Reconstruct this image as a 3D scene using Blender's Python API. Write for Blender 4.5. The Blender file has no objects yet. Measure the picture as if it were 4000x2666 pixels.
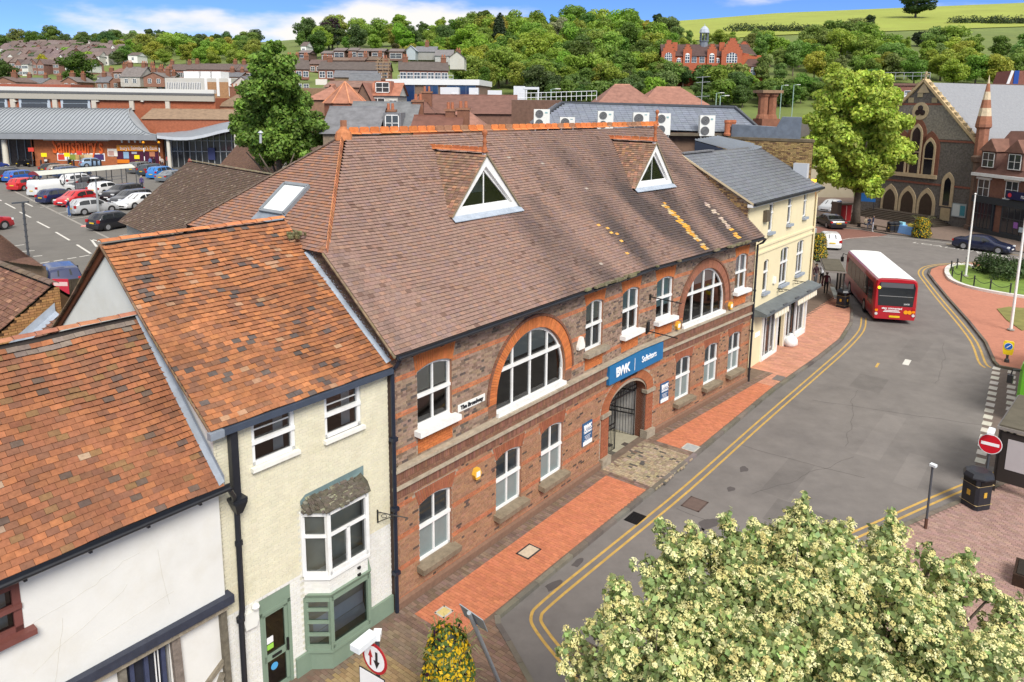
import bpy, math, random
import numpy as np
from math import sin, cos, tan, pi, radians, sqrt, atan2, hypot, floor
from mathutils import Matrix, Vector
random.seed(7)
SC = bpy.context.scene
COL = SC.collection
# --- camera
FPX, PITCH, CYP, ROLL, HCAM = 2918.963, radians(10.218), 926.9, radians(0.514), 13.3
_r = Vector((1, 0, 0)); _f = Vector((0, cos(PITCH), -sin(PITCH))); _u = Vector((0, sin(PITCH), cos(PITCH)))
CR = cos(ROLL)*_r + sin(ROLL)*_u
CU = cos(ROLL)*_u - sin(ROLL)*_r
CP = Vector((0, 0, HCAM))
cam = bpy.data.cameras.new('camera'); camo = bpy.data.objects.new('camera', cam); COL.objects.link(camo)
cam.sensor_fit = 'HORIZONTAL'; cam.sensor_width = 36.0; cam.lens = FPX/4000*36
cam.shift_y = -(1333-CYP)/4000
cam.clip_start = 0.1; cam.clip_end = 6000
camo.matrix_world = Matrix(((CR.x, CU.x, -_f.x, 0), (CR.y, CU.y, -_f.y, 0), (CR.z, CU.z, -_f.z, HCAM), (0, 0, 0, 1)))
SC.camera = camo
# --- sky, sun, exposure
CLOUD = (8.3, 4.1, 1.2)
SUN_AZ, SUN_EL = radians(160), radians(44)      # compass-like: 0 = away from the camera (+Y), clockwise
w = bpy.data.worlds.new('World'); SC.world = w; w.use_nodes = True
nt = w.node_tree; nt.nodes.clear()
def wn(t, **k):
 n = nt.nodes.new(t)
 for a, b in k.items(): setattr(n, a, b)
 return n
def wl(a, b): nt.links.new(a, b)
out = wn('ShaderNodeOutputWorld'); bg = wn('ShaderNodeBackground'); bg.inputs[1].default_value = 0.075
sky = wn('ShaderNodeTexSky', sky_type='NISHITA', sun_disc=False, sun_elevation=SUN_EL, sun_rotation=SUN_AZ, altitude=1500, air_density=0.75, dust_density=0.0, ozone_density=6.0)
tc = wn('ShaderNodeTexCoord'); mp = wn('ShaderNodeMapping'); mp.inputs['Scale'].default_value = (1.0, 1.0, 3.2); mp.inputs['Location'].default_value = CLOUD; mp.inputs['Rotation'].default_value = (0, 0, radians(-11))
n1_ = wn('ShaderNodeTexNoise'); n1_.inputs['Scale'].default_value = 3.4; n1_.inputs['Detail'].default_value = 10; n1_.inputs['Roughness'].default_value = 0.5
sx_ = wn('ShaderNodeSeparateXYZ'); el = wn('ShaderNodeMapRange'); el.inputs[1].default_value = 0.02; el.inputs[2].default_value = 0.5; el.inputs[3].default_value = 0.0; el.inputs[4].default_value = 0.22   # extra cloud added overhead, out of view, to whiten the ambient light
ad = wn('ShaderNodeMath', operation='ADD'); rp = wn('ShaderNodeMapRange'); rp.interpolation_type = 'SMOOTHSTEP'; rp.inputs[1].default_value = 0.545; rp.inputs[2].default_value = 0.66
mx = wn('ShaderNodeMix', data_type='RGBA'); mx.inputs[7].default_value = (7.5, 7.35, 7.15, 1)
wl(tc.outputs['Generated'], mp.inputs[0]); wl(mp.outputs[0], n1_.inputs[0]); wl(tc.outputs['Generated'], sx_.inputs[0]); wl(sx_.outputs[2], el.inputs[0]); wl(n1_.outputs[0], ad.inputs[0]); wl(el.outputs[0], ad.inputs[1]); wl(ad.outputs[0], rp.inputs[0])
wl(rp.outputs[0], mx.inputs[0]); tn = wn('ShaderNodeMix', data_type='RGBA', blend_type='MULTIPLY'); tn.inputs[0].default_value = 1; tn.inputs[7].default_value = (0.74, 0.86, 1.12, 1); wl(sky.outputs[0], tn.inputs[6]); wl(tn.outputs[2], mx.inputs[6]); wl(mx.outputs[2], bg.inputs[0]); wl(bg.outputs[0], out.inputs[0])
sl = bpy.data.lights.new('sun', 'SUN'); sl.energy = 2.4; sl.angle = radians(25); sl.color = (1, 0.96, 0.9)
so = bpy.data.objects.new('sun', sl); COL.objects.link(so)
_sd = Vector((sin(SUN_AZ)*cos(SUN_EL), cos(SUN_AZ)*cos(SUN_EL), sin(SUN_EL)))
so.rotation_euler = _sd.to_track_quat('Z', 'Y').to_euler()
SC.view_settings.view_transform = 'Standard'; SC.view_settings.look = 'None'; SC.view_settings.exposure = 0.84; SC.view_settings.gamma = 1
SC.view_settings.use_curve_mapping = False
SC.cycles.use_denoising = True; SC.cycles.max_bounces = 6; SC.cycles.transparent_max_bounces = 16
SC.cycles.caustics_reflective = False; SC.cycles.caustics_refractive = False
# --- picture <-> place helpers (4000 px wide photograph)
def ray(x, y): return _f*FPX + CR*(x-2000) - CU*(y-CYP)
def G(x, y, z=0.0):
 d = ray(x, y); t = (z-HCAM)/d.z; return CP + d*t
def D(x, y, Y):
 d = ray(x, y); return CP + d*(Y/d.y)
def pr(P):
 q = Vector(P)-CP; zc = q.dot(_f)
 if zc < 0.1: return (-9e9, -9e9)
 return 2000+FPX*q.dot(CR)/zc, CYP-FPX*q.dot(CU)/zc
# --- materials
MATS = {}
def nodes(name):
 m = bpy.data.materials.new(name); m.use_nodes = True; t = m.node_tree
 return m, t, t.nodes['Principled BSDF']
def pm(name, col, rough=0.8, var=0.18, scale=2.0, bump=0.15, bscale=60, metal=0.0, coat=0.0, spec=0.4, stain=0.0, sscale=0.35, stcol=(0.4, 0.38, 0.35), sheen=0):
 """painted / mineral surface: colour x part tint x object colour, fine and broad variation, bump."""
 if name in MATS: return MATS[name]
 m, t, b = nodes(name); L = t.links.new; N = t.nodes.new
 at = N('ShaderNodeAttribute'); at.attribute_name = 'tint'
 oi = N('ShaderNodeObjectInfo'); ge = N('ShaderNodeNewGeometry')
 m1 = N('ShaderNodeMix'); m1.data_type = 'RGBA'; m1.blend_type = 'MULTIPLY'; m1.inputs[0].default_value = 1
 m2 = N('ShaderNodeMix'); m2.data_type = 'RGBA'; m2.blend_type = 'MULTIPLY'; m2.inputs[0].default_value = 1
 m3 = N('ShaderNodeMix'); m3.data_type = 'RGBA'; m3.blend_type = 'MULTIPLY'; m3.inputs[0].default_value = 1
 L(at.outputs['Color'], m1.inputs[6]); L(oi.outputs['Color'], m1.inputs[7])
 m2.inputs[6].default_value = (*col, 1); L(m1.outputs[2], m2.inputs[7])
 nz = N('ShaderNodeTexNoise'); nz.inputs['Scale'].default_value = scale; nz.inputs['Detail'].default_value = 6; nz.inputs['Roughness'].default_value = 0.65
 L(ge.outputs['Position'], nz.inputs['Vector'])
 mr = N('ShaderNodeMapRange'); mr.inputs[1].default_value = 0.3; mr.inputs[2].default_value = 0.7
 mr.inputs[3].default_value = 1-var; mr.inputs[4].default_value = 1+var
 L(nz.outputs[0], mr.inputs[0]); L(m2.outputs[2], m3.inputs[6]); L(mr.outputs[0], m3.inputs[7])
 last = m3.outputs[2]
 if stain > 0:
  ns = N('ShaderNodeTexNoise'); ns.inputs['Scale'].default_value = sscale; ns.inputs['Detail'].default_value = 7; ns.inputs['Roughness'].default_value = 0.7
  L(ge.outputs['Position'], ns.inputs['Vector'])
  r2 = N('ShaderNodeMapRange'); r2.inputs[1].default_value = 0.48; r2.inputs[2].default_value = 0.68; r2.inputs[3].default_value = 0; r2.inputs[4].default_value = stain
  L(ns.outputs[0], r2.inputs[0])
  m4 = N('ShaderNodeMix'); m4.data_type = 'RGBA'; m4.blend_type = 'MULTIPLY'; m4.inputs[7].default_value = (*stcol, 1)
  L(r2.outputs[0], m4.inputs[0]); L(last, m4.inputs[6]); last = m4.outputs[2]
 L(last, b.inputs['Base Color'])
 b.inputs['Roughness'].default_value = rough; b.inputs['Metallic'].default_value = metal
 b.inputs['Specular IOR Level'].default_value = spec
 if coat: b.inputs['Coat Weight'].default_value = coat; b.inputs['Coat Roughness'].default_value = 0.05
 if bump:
  nb = N('ShaderNodeTexNoise'); nb.inputs['Scale'].default_value = bscale; nb.inputs['Detail'].default_value = 4
  L(ge.outputs['Position'], nb.inputs['Vector'])
  bp = N('ShaderNodeBump'); bp.inputs['Strength'].default_value = bump; bp.inputs['Distance'].default_value = 0.02
  L(nb.outputs[0], bp.inputs['Height']); L(bp.outputs[0], b.inputs['Normal'])
 MATS[name] = m
 return m
def glass(name, tintc=(0.75, 0.8, 0.8), ior=1.5):
 if name in MATS: return MATS[name]
 m, t, b = nodes(name); t.nodes.remove(b); L = t.links.new; N = t.nodes.new
 tr = N('ShaderNodeBsdfTransparent'); tr.inputs[0].default_value = (*tintc, 1)
 gl = N('ShaderNodeBsdfGlossy'); gl.inputs['Roughness'].default_value = 0.03
 fr = N('ShaderNodeFresnel'); fr.inputs[0].default_value = ior
 ad = N('ShaderNodeMath'); ad.operation = 'ADD'; ad.inputs[1].default_value = 0.05; ad.use_clamp = True
 mi = N('ShaderNodeMixShader'); L(fr.outputs[0], ad.inputs[0]); L(ad.outputs[0], mi.inputs[0]); L(tr.outputs[0], mi.inputs[1]); L(gl.outputs[0], mi.inputs[2])
 o = t.nodes['Material Output']; L(mi.outputs[0], o.inputs[0]); MATS[name] = m
 return m
def emit(name, col, st):
 if name in MATS: return MATS[name]
 m, t, b = nodes(name); b.inputs['Base Color'].default_value = (*col, 1); b.inputs['Emission Color'].default_value = (*col, 1); b.inputs['Emission Strength'].default_value = st
 MATS[name] = m; return m
def leafmat(name, col, trans=0.35, rough=0.55, var=0.25, scale=0.6):
 if name in MATS: return MATS[name]
 m, t, b = nodes(name); L = t.links.new; N = t.nodes.new
 at = N('ShaderNodeAttribute'); at.attribute_name = 'tint'; oi = N('ShaderNodeObjectInfo')
 m1 = N('ShaderNodeMix'); m1.data_type = 'RGBA'; m1.blend_type = 'MULTIPLY'; m1.inputs[0].default_value = 1
 m2 = N('ShaderNodeMix'); m2.data_type = 'RGBA'; m2.blend_type = 'MULTIPLY'; m2.inputs[0].default_value = 1
 L(at.outputs['Color'], m1.inputs[6]); L(oi.outputs['Color'], m1.inputs[7]); m2.inputs[6].default_value = (*col, 1); L(m1.outputs[2], m2.inputs[7])
 L(m2.outputs[2], b.inputs['Base Color']); b.inputs['Roughness'].default_value = rough; b.inputs['Specular IOR Level'].default_value = 0.3
 tl = N('ShaderNodeBsdfTranslucent'); L(m2.outputs[2], tl.inputs[0])
 mi = N('ShaderNodeMixShader'); mi.inputs[0].default_value = trans; L(b.outputs[0], mi.inputs[1]); L(tl.outputs[0], mi.inputs[2])
 L(mi.outputs[0], t.nodes['Material Output'].inputs[0]); MATS[name] = m
 return m
# --- mesh building
W1 = (1.0, 1.0, 1.0)
class MB:
 def __init__(s): s.v = []; s.f = []; s.t = []
 def poly(s, pts, t=W1):
  n = len(s.v); s.v.extend([tuple(p) for p in pts]); s.f.append(tuple(range(n, n+len(pts)))); s.t.append(t); return s
 def obox(s, C, A, B, N, t=W1, bottom=True):
  """oriented box: centre and three half vectors"""
  C = Vector(C); A = Vector(A); B = Vector(B); N = Vector(N); n = len(s.v)
  for sn in (-1, 1):
   for sb in (-1, 1):
    for sa in (-1, 1): s.v.append(tuple(C+A*sa+B*sb+N*sn))
  F = [(4, 5, 7, 6), (0, 1, 5, 4), (2, 6, 7, 3), (0, 4, 6, 2), (1, 3, 7, 5)]
  if bottom: F.append((0, 2, 3, 1))
  for q in F: s.f.append(tuple(n+i for i in q)); s.t.append(t)
  return s
 def box(s, x0, x1, y0, y1, z0, z1, t=W1):
  return s.obox(((x0+x1)/2, (y0+y1)/2, (z0+z1)/2), ((x1-x0)/2, 0, 0), (0, (y1-y0)/2, 0), (0, 0, (z1-z0)/2), t)
 def bar(s, a, b, w, h, t=W1, up=(0, 0, 1)):
  a = Vector(a); b = Vector(b); d = b-a; L = d.length
  if L < 1e-6: return s
  d /= L; u = Vector(up)
  if abs(d.dot(u)) > 0.98: u = Vector((0, 1, 0))
  sd = d.cross(u).normalized(); u2 = sd.cross(d).normalized()
  return s.obox((a+b)/2, d*(L/2), sd*(w/2), u2*(h/2), t)
 def tube(s, pts, r, n=8, t=W1, cap=True):
  pts = [Vector(p) for p in pts]; k = len(pts)
  rs = r if isinstance(r, (list, tuple)) else [r]*k
  base = len(s.v); ref = None
  for i, p in enumerate(pts):
   d = (pts[min(i+1, k-1)]-pts[max(i-1, 0)]).normalized()
   if ref is None: ref = Vector((0, 0, 1)) if abs(d.z) < 0.9 else Vector((1, 0, 0))
   a = d.cross(ref)
   if a.length < 1e-4: a = d.cross(Vector((0, 1, 0)))
   a.normalize(); b = a.cross(d).normalized(); ref = b
   for j in range(n):
    th = 2*pi*j/n; s.v.append(tuple(p+(a*cos(th)+b*sin(th))*rs[i]))
  for i in range(k-1):
   for j in range(n):
    j2 = (j+1) % n
    s.f.append((base+i*n+j, base+i*n+j2, base+(i+1)*n+j2, base+(i+1)*n+j)); s.t.append(t)
  if cap:
   s.f.append(tuple(base+j for j in range(n))[::-1]); s.t.append(t)
   s.f.append(tuple(base+(k-1)*n+j for j in range(n))); s.t.append(t)
  return s
 def lathe(s, prof, c=(0, 0, 0), n=12, t=W1, a0=0):
  base = len(s.v); k = len(prof)
  for (r, z) in prof:
   for j in range(n):
    th = a0+2*pi*j/n; s.v.append((c[0]+r*cos(th), c[1]+r*sin(th), c[2]+z))
  for i in range(k-1):
   for j in range(n):
    j2 = (j+1) % n
    s.f.append((base+i*n+j, base+i*n+j2, base+(i+1)*n+j2, base+(i+1)*n+j)); s.t.append(t)
  s.f.append(tuple(base+j for j in range(n))[::-1]); s.t.append(t); s.f.append(tuple(base+(k-1)*n+j for j in range(n))); s.t.append(t)
  return s
 def prism(s, pts, off, t=W1):
  """polygon (3-D points) thickened by the vector off"""
  off = Vector(off); a = [Vector(p) for p in pts]; b = [p+off for p in a]; n = len(a); k = len(s.v)
  s.v.extend([tuple(p) for p in a+b]); s.f.append(tuple(range(k, k+n))[::-1]); s.t.append(t)
  s.f.append(tuple(range(k+n, k+2*n))); s.t.append(t)
  for i in range(n):
   j = (i+1) % n; s.f.append((k+i, k+j, k+n+j, k+n+i)); s.t.append(t)
  return s
 def grid(s, rows, t=W1):
  base = len(s.v); m = len(rows[0])
  for r in rows: s.v.extend([tuple(p) for p in r])
  for i in range(len(rows)-1):
   for j in range(m-1):
    a = base+i*m+j; s.f.append((a, a+1, a+m+1, a+m)); s.t.append(t)
  return s
 def mesh(s, name, smooth=False):
  me = bpy.data.meshes.new(name); me.from_pydata(s.v, [], s.f);
  a = me.attributes.new('tint', 'FLOAT_COLOR', 'FACE')
  arr = np.ones((len(s.f), 4), dtype=np.float32); arr[:, :3] = np.array(s.t, dtype=np.float32).reshape(-1, 3)
  a.data.foreach_set('color', arr.ravel())
  if smooth: me.polygons.foreach_set('use_smooth', [True]*len(s.f))
  me.update(); return me
 def build(s, name, mat, parent=None, smooth=False, label=None, kind=None, color=None):
  return link(name, s.mesh(name, smooth), mat, parent, label, kind, color)
def link(name, me, mat, parent=None, label=None, kind=None, color=None):
 o = bpy.data.objects.new(name, me); COL.objects.link(o)
 if mat and me and not me.materials: me.materials.append(mat)
 if parent: o.parent = parent; KIDS.setdefault(parent.as_pointer(), []).append(o)
 if label: o['label'] = label
 if kind: o['kind'] = kind
 if color: o.color = (*color, 1)
 return o
KIDS = {}
def tag(o, label=None, cat=None, group=None, kind=None):
 if label: o['label'] = label
 if cat: o['category'] = cat
 if group: o['group'] = group
 if kind: o['kind'] = kind
 return o
def thing(name, label, cat, loc=(0, 0, 0), rz=0.0, group=None):
 o = bpy.data.objects.new(name, None); COL.objects.link(o); o.empty_display_size = 0.2
 o.location = loc; o.rotation_euler = (0, 0, rz); return tag(o, label, cat, group)
def copy_tree(o, parent=None):
 c = o.copy(); COL.objects.link(c); c.parent = parent
 if parent: KIDS.setdefault(parent.as_pointer(), []).append(c)
 for ch in KIDS.get(o.as_pointer(), []): copy_tree(ch, c)
 return c
def loc_rz(o): return Matrix.LocRotScale(o.location, o.rotation_euler, o.scale)
def wmat(o):
 m = loc_rz(o)
 while o.parent: o = o.parent; m = loc_rz(o) @ m
 return m
_cube = None
def unit_cube():
 global _cube
 _cube = MB().obox((0, 0, 0), (1, 0, 0), (0, 1, 0), (0, 0, 1)); return _cube
CUBES = {}
def pieces(parent, name, mat, P, nsep=300, rest=None):
 """alike pieces (centre, three half vectors, tint) in the parent's frame: the nearest nsep in the picture as objects, the rest as one part"""
 if not P: return
 M = wmat(parent); key = []
 for i, p in enumerate(P):
  q = M @ Vector(p[0]); x, y = pr(q)
  d = (q-CP).length
  if not (-20 < x < 4020 and -20 < y < 2690): d += 1e4
  key.append((d, i))
 key.sort(); sep = set(i for d, i in key[:nsep])
 kk = (name, mat.name)
 if kk not in CUBES:
  me = unit_cube().mesh(name); me.materials.append(mat); CUBES[kk] = me
 me = CUBES[kk]; mb = MB()
 for i, (C, A, B, N, t) in enumerate(P):
  if i in sep:
   o = bpy.data.objects.new(name, me); COL.objects.link(o); o.parent = parent; o.color = (*t, 1)
   A = Vector(A); B = Vector(B); N = Vector(N); C = Vector(C)
   o.matrix_basis = Matrix(((A.x, B.x, N.x, C.x), (A.y, B.y, N.y, C.y), (A.z, B.z, N.z, C.z), (0, 0, 0, 1)))
  else: mb.obox(C, A, B, N, t, bottom=False)
 if mb.v: mb.build(rest or name+'_field', mat, parent, kind='stuff')
TMP = bpy.data.scenes.new('tmp')
def baked(o):
 vl = TMP.view_layers[0]; TMP.collection.objects.link(o); vl.update(); me = bpy.data.meshes.new_from_object(o.evaluated_get(vl.depsgraph)); bpy.data.objects.remove(o); return me
def text_mesh(txt, size, extrude=0.01, align='CENTER', shear=0, bold=0.0, space=1.0):
 c = bpy.data.curves.new('t', 'FONT'); c.body = txt; c.size = size; c.extrude = extrude; c.align_x = align; c.align_y = 'CENTER'; c.shear = shear; c.offset = bold; c.resolution_u = 3; c.space_character = space
 me = baked(bpy.data.objects.new('t', c)); bpy.data.curves.remove(c)
 a = me.attributes.new('tint', 'FLOAT_COLOR', 'FACE'); a.data.foreach_set('color', [1.0]*(4*len(me.polygons)))
 me.materials.clear(); return me
def text(parent, txt, size, O, U, Vv, mat, name='lettering', extrude=0.01, scx=1.0, **k):
 """lettering as a thin solid: centre O, reading direction U, letter-up Vv"""
 me = text_mesh(txt, size, extrude, **k)
 U = Vector(U).normalized(); Vv = Vector(Vv).normalized(); N = U.cross(Vv); O = Vector(O)
 for v in me.vertices:
  c = v.co; v.co = O+U*(c.x*scx)+Vv*c.y+N*c.z
 me.update()
 return link(name, me, mat, parent)
def jit(c, a):
 k = 1+random.uniform(-a, a); return (c[0]*k, c[1]*k*(1+random.uniform(-a, a)*.3), c[2]*k*(1+random.uniform(-a, a)*.4))
def lerp(a, b, t): return a+(b-a)*t
def srgb(r, g, b):
 f = lambda v: (v/255/12.92) if v <= 10 else ((v/255+0.055)/1.055)**2.4
 return (f(r), f(g), f(b))
# ===== walls, windows, tiled roofs
M_BRICK = pm('brick', (1, 1, 1), 0.9, 0.14, 9, 0.35, 90)
M_MORTAR = pm('mortar', (0.36, 0.29, 0.22), 0.95, 0.15, 8, 0.3, 80)
M_TILE = pm('clay_tile', (1, 1, 1), 0.85, 0.20, 11, 0.4, 70)
M_WHITE = pm('white_paint', (0.80, 0.80, 0.78), 0.5, 0.05, 5, 0.08, 40, stain=0.25, sscale=3.0, stcol=(0.6, 0.56, 0.5))
M_BLACK = pm('black_paint', (0.018, 0.02, 0.026), 0.4, 0.15, 5, 0.1, 30)
M_STONE = pm('stone', (0.33, 0.28, 0.21), 0.9, 0.2, 6, 0.4, 50, stain=0.5, sscale=2.0)
M_LEAD = pm('lead', (0.22, 0.25, 0.29), 0.55, 0.2, 3, 0.2, 20)
M_GLASS = glass('window_glass')
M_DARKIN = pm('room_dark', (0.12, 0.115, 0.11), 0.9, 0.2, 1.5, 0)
M_IRON = pm('wrought_iron', (0.012, 0.012, 0.013), 0.45, 0.2, 5, 0.1)
M_BLIND = pm('blind', (1, 1, 1), 0.8, 0.05, 4, 0)
M_SIGN = pm('sign_paint', (1, 1, 1), 0.45, 0.03, 3, 0)
M_TERR = pm('terracotta', (1, 1, 1), 0.8, 0.2, 8, 0.3, 50)
def top_of(op):
 s0, s1, z0, sp, ri = op[:5]; kind = op[5] if len(op) > 5 else 'seg'
 def f(s):
  u = (s-(s0+s1)/2)/((s1-s0)/2); u = max(-1, min(1, u))
  return sp+ri*(sqrt(1-u*u) if kind == 'arch' else 1-u*u)
 return f
def wall_panel(mb, mp, s0, s1, z0, z1, ops, o=0.0, t=W1):
 br = {s0, s1}
 for op in ops:
  if op[1] < s0 or op[0] > s1: continue
  n = 1 if op[4] == 0 else (28 if (len(op) > 5 and op[5] == 'arch') else 6)
  for i in range(n+1):
   u = -cos(pi*i/n) if n > 1 else (-1 if i == 0 else 1)
   br.add(min(s1, max(s0, (op[0]+op[1])/2+u*(op[1]-op[0])/2)))
 br = sorted(br)
 for a, b in zip(br, br[1:]):
  if b-a < 1e-5: continue
  m = (a+b)/2; cur = [(z0, z0)]; iv = []
  hit = sorted([op for op in ops if op[0]-1e-6 < m < op[1]+1e-6], key=lambda q: q[2])
  lo = (z0, z0)
  for op in hit:
   f = top_of(op)
   if op[2] > lo[0]+1e-5: iv.append((lo, (op[2], op[2])))
   lo = (f(a), f(b))
  if min(lo) < z1-1e-5: iv.append((lo, (z1, z1)))
  for (l, h) in iv:
   mb.poly([mp(a, o, l[0]), mp(b, o, l[1]), mp(b, o, h[1]), mp(a, o, h[0])], t)
def reveals(mb, mp, ops, depth, t=W1, o=0.0):
 for op in ops:
  f = top_of(op); s0, s1, z0 = op[:3]
  mb.poly([mp(s0, o, z0), mp(s0, o, f(s0)), mp(s0, o+depth, f(s0)), mp(s0, o+depth, z0)], t)
  mb.poly([mp(s1, o, z0), mp(s1, o+depth, z0), mp(s1, o+depth, f(s1)), mp(s1, o, f(s1))], t)
  mb.poly([mp(s0, o, z0), mp(s0, o+depth, z0), mp(s1, o+depth, z0), mp(s1, o, z0)], t)
  n = 1 if op[4] == 0 else 20
  for i in range(n):
   u0, u1 = -cos(pi*i/n), -cos(pi*(i+1)/n); a = (s0+s1)/2+u0*(s1-s0)/2; b = (s0+s1)/2+u1*(s1-s0)/2
   mb.poly([mp(a, o, f(a)), mp(b, o, f(b)), mp(b, o+depth, f(b)), mp(a, o+depth, f(a))], t)
def bricks(mp, s0, s1, z0, z1, ops, colf, proud=0.008, h=0.075, L=(0.215, 0.1025), joint=0.011, skip=None):
 """courses of bricks clipped round the openings -> pieces"""
 P = []; n = int(round((z1-z0)/h)); tops = [(op, top_of(op)) for op in ops]
 for r in range(n):
  za = z0+r*h; zc = za+h/2; iv = [(s0, s1)]
  for op, f in tops:
   if zc < op[2] or zc > op[3]+op[4]: continue
   a, b = op[0], op[1]
   if zc > op[3] and op[4] > 0:
    k = (zc-op[3])/op[4]; hw = (b-a)/2; c = (a+b)/2
    u = sqrt(max(0, 1-k*k)) if (len(op) > 5 and op[5] == 'arch') else sqrt(max(0, 1-k))
    a, b = c-u*hw, c+u*hw
   nv = []
   for (p, q) in iv:
    if b <= p or a >= q: nv.append((p, q)); continue
    if a > p: nv.append((p, a))
    if b < q: nv.append((b, q))
   iv = nv
  for (p, q) in iv:
   s = s0-(0.16 if r % 2 else 0.0); k = 0
   while s < q:
    l = L[k % len(L)]; e = s+l; a = max(s, p); b = min(e, q)
    if b-a > 0.025 and not (skip and skip((a+b)/2, zc)):
     c = colf((a+b)/2, zc, r)
     m = (a+b)/2; C = mp(m, -proud/2, zc); T = (mp(m+.01, 0, zc)-mp(m-.01, 0, zc)).normalized()
     Nn = (mp(m, -1, zc)-mp(m, 0, zc))
     P.append((C, T*((b-a)/2), Vector((0, 0, (h-joint)/2)), Nn*(proud/2+random.uniform(0, .002)), c))
    s = e+joint; k += 1
 return P
def ring_bricks(mp, cs, cz, r0, r1, a0, a1, colf, w=0.062, joint=0.009, proud=0.03, rz=1.0):
 """voussoirs of an arch"""
 P = []; rm = (r0+r1)/2; n = int((a1-a0)*r0/(w+joint))
 for i in range(n):
  a = a0+(a1-a0)*(i+.5)/n; ds, dz = cos(a), sin(a)*rz
  C = mp(cs+rm*ds, -proud/2, cz+rm*dz); Rv = (mp(cs+ds, 0, cz+dz)-mp(cs, 0, cz)); Tv = (mp(cs-sin(a), 0, cz+cos(a)*rz)-mp(cs, 0, cz))
  Nn = mp(cs, -1, cz)-mp(cs, 0, cz)
  P.append((C, Tv*((a1-a0)*rm/n/2-joint/2), Rv*((r1-r0)/2), Nn*(proud/2), colf(a)))
 return P
def fan_bricks(mp, s0, s1, z0, z1, spread, colf, w=0.066, joint=0.009, proud=0.012, rise=0.0):
 """flat gauged arch over a window: splayed upright bricks"""
 P = []; n = max(3, int((s1-s0)/(w+joint))); mid = (s0+s1)/2
 for i in range(n):
  u = (i+.5)/n*2-1; s = mid+u*(s1-s0)/2; st = mid+u*((s1-s0)/2+spread); zb = z0+rise*(1-u*u)
  B = (mp(st, 0, z1)-mp(s, 0, zb)); C = (mp(st, -proud/2, z1)+mp(s, -proud/2, zb))/2; T = (mp(s+.01, 0, z0)-mp(s-.01, 0, z0)).normalized()
  Nn = mp(mid, -1, z0)-mp(mid, 0, z0)
  P.append((C, T*((s1-s0+spread)/n/2-joint/2), B/2, Nn*(proud/2), colf(u)))
 return P
def sash(root, mp, op, depth=0.11, trans=None, cols=2, low=None, blind=None, fw=0.075, bw=0.05, mat=None, upper=None, name='window', label=None, glassm=None):
 """timber window filling an opening: frame, glazing bars, panes, optional blind; trans = height of the transom"""
 mat = mat or M_WHITE; s0, s1, z0, sp, ri = op[:5]; f = top_of(op); mb = MB(); o = depth
 n = 1 if ri == 0 else (24 if (len(op) > 5 and op[5] == 'arch') else 8)
 mb.bar(mp(s0+fw/2, o, z0), mp(s0+fw/2, o, f(s0)), fw, 0.09); mb.bar(mp(s1-fw/2, o, z0), mp(s1-fw/2, o, f(s1)), fw, 0.09)
 mb.bar(mp(s0, o, z0+.045), mp(s1, o, z0+.045), 0.09, 0.09)
 for i in range(n):
  u0, u1 = -cos(pi*i/n), -cos(pi*(i+1)/n); a = (s0+s1)/2+u0*(s1-s0)/2; b = (s0+s1)/2+u1*(s1-s0)/2
  mb.bar(mp(a, o, f(a)-fw/2), mp(b, o, f(b)-fw/2), 0.085, fw)
 xs = [s0+(s1-s0)*i/cols for i in range(cols+1)]
 for x in xs[1:-1]: mb.bar(mp(x, o, z0), mp(x, o, f(x)), bw, 0.075)
 zt = trans if trans else None
 if zt:
  if len(op) > 5 and op[5] == 'arch' and zt > sp:
   k = sqrt(max(0, 1-((zt-sp)/ri)**2)); c = (s0+s1)/2; hw = (s1-s0)/2*k; mb.bar(mp(c-hw, o-.02, zt), mp(c+hw, o-.02, zt), 0.12, 0.085)
  else: mb.bar(mp(s0, o-.02, zt), mp(s1, o-.02, zt), 0.12, 0.085)
 wobj = mb.build(name, mat, root, label=label)
 og = o+0.012
 for i in range(cols):
  a, b = xs[i]+bw/2, xs[i+1]-bw/2
  if i == 0: a = s0+fw*.8
  if i == cols-1: b = s1-fw*.8
  for (lo, hi, up) in ([(z0+.09, zt-.04, False), (zt+.04, None, True)] if zt else [(z0+.09, None, False)]):
   m = 6 if hi is None and ri > 0 else 1; pts = [mp(a, og, lo), mp(b, og, lo)]
   ok = True
   if hi is None:
    top = [(lerp(b, a, j/m)) for j in range(m+1)]
    tp = [mp(x, og, max(lo, f(x)-fw*.6)) for x in top]
    if all(f(x)-fw*.6 <= lo+.01 for x in top): ok = False
    pts += tp
   else:
    if min(f(a), f(b)) < hi:   # arch cuts the lower light
     top = [lerp(b, a, j/8) for j in range(9)]; pts += [mp(x, og, max(lo, min(hi, f(x)-fw*.6))) for x in top]
    else: pts += [mp(b, og, hi), mp(a, og, hi)]
   if ok:
    gm = low if (low and not up) else (upper if (upper and up) else (glassm or M_GLASS))
    MB().poly(pts).build('pane', gm, wobj)
 if blind:
  for (c, za, zb) in blind:
   bl = MB(); ob = og+0.05
   n2 = 12 if ri > 0 else 1
   for i in range(n2):
    a, b = lerp(s0+.05, s1-.05, i/n2), lerp(s0+.05, s1-.05, (i+1)/n2)
    ta, tb = min(zb, f(a)-.04), min(zb, f(b)-.04)
    if ta > za or tb > za: bl.poly([mp(a, ob, za), mp(b, ob, za), mp(b, ob, max(za, tb)), mp(a, ob, max(za, ta))], c)
   if bl.v: bl.build('blind', M_BLIND, wobj)
 return wobj
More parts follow.
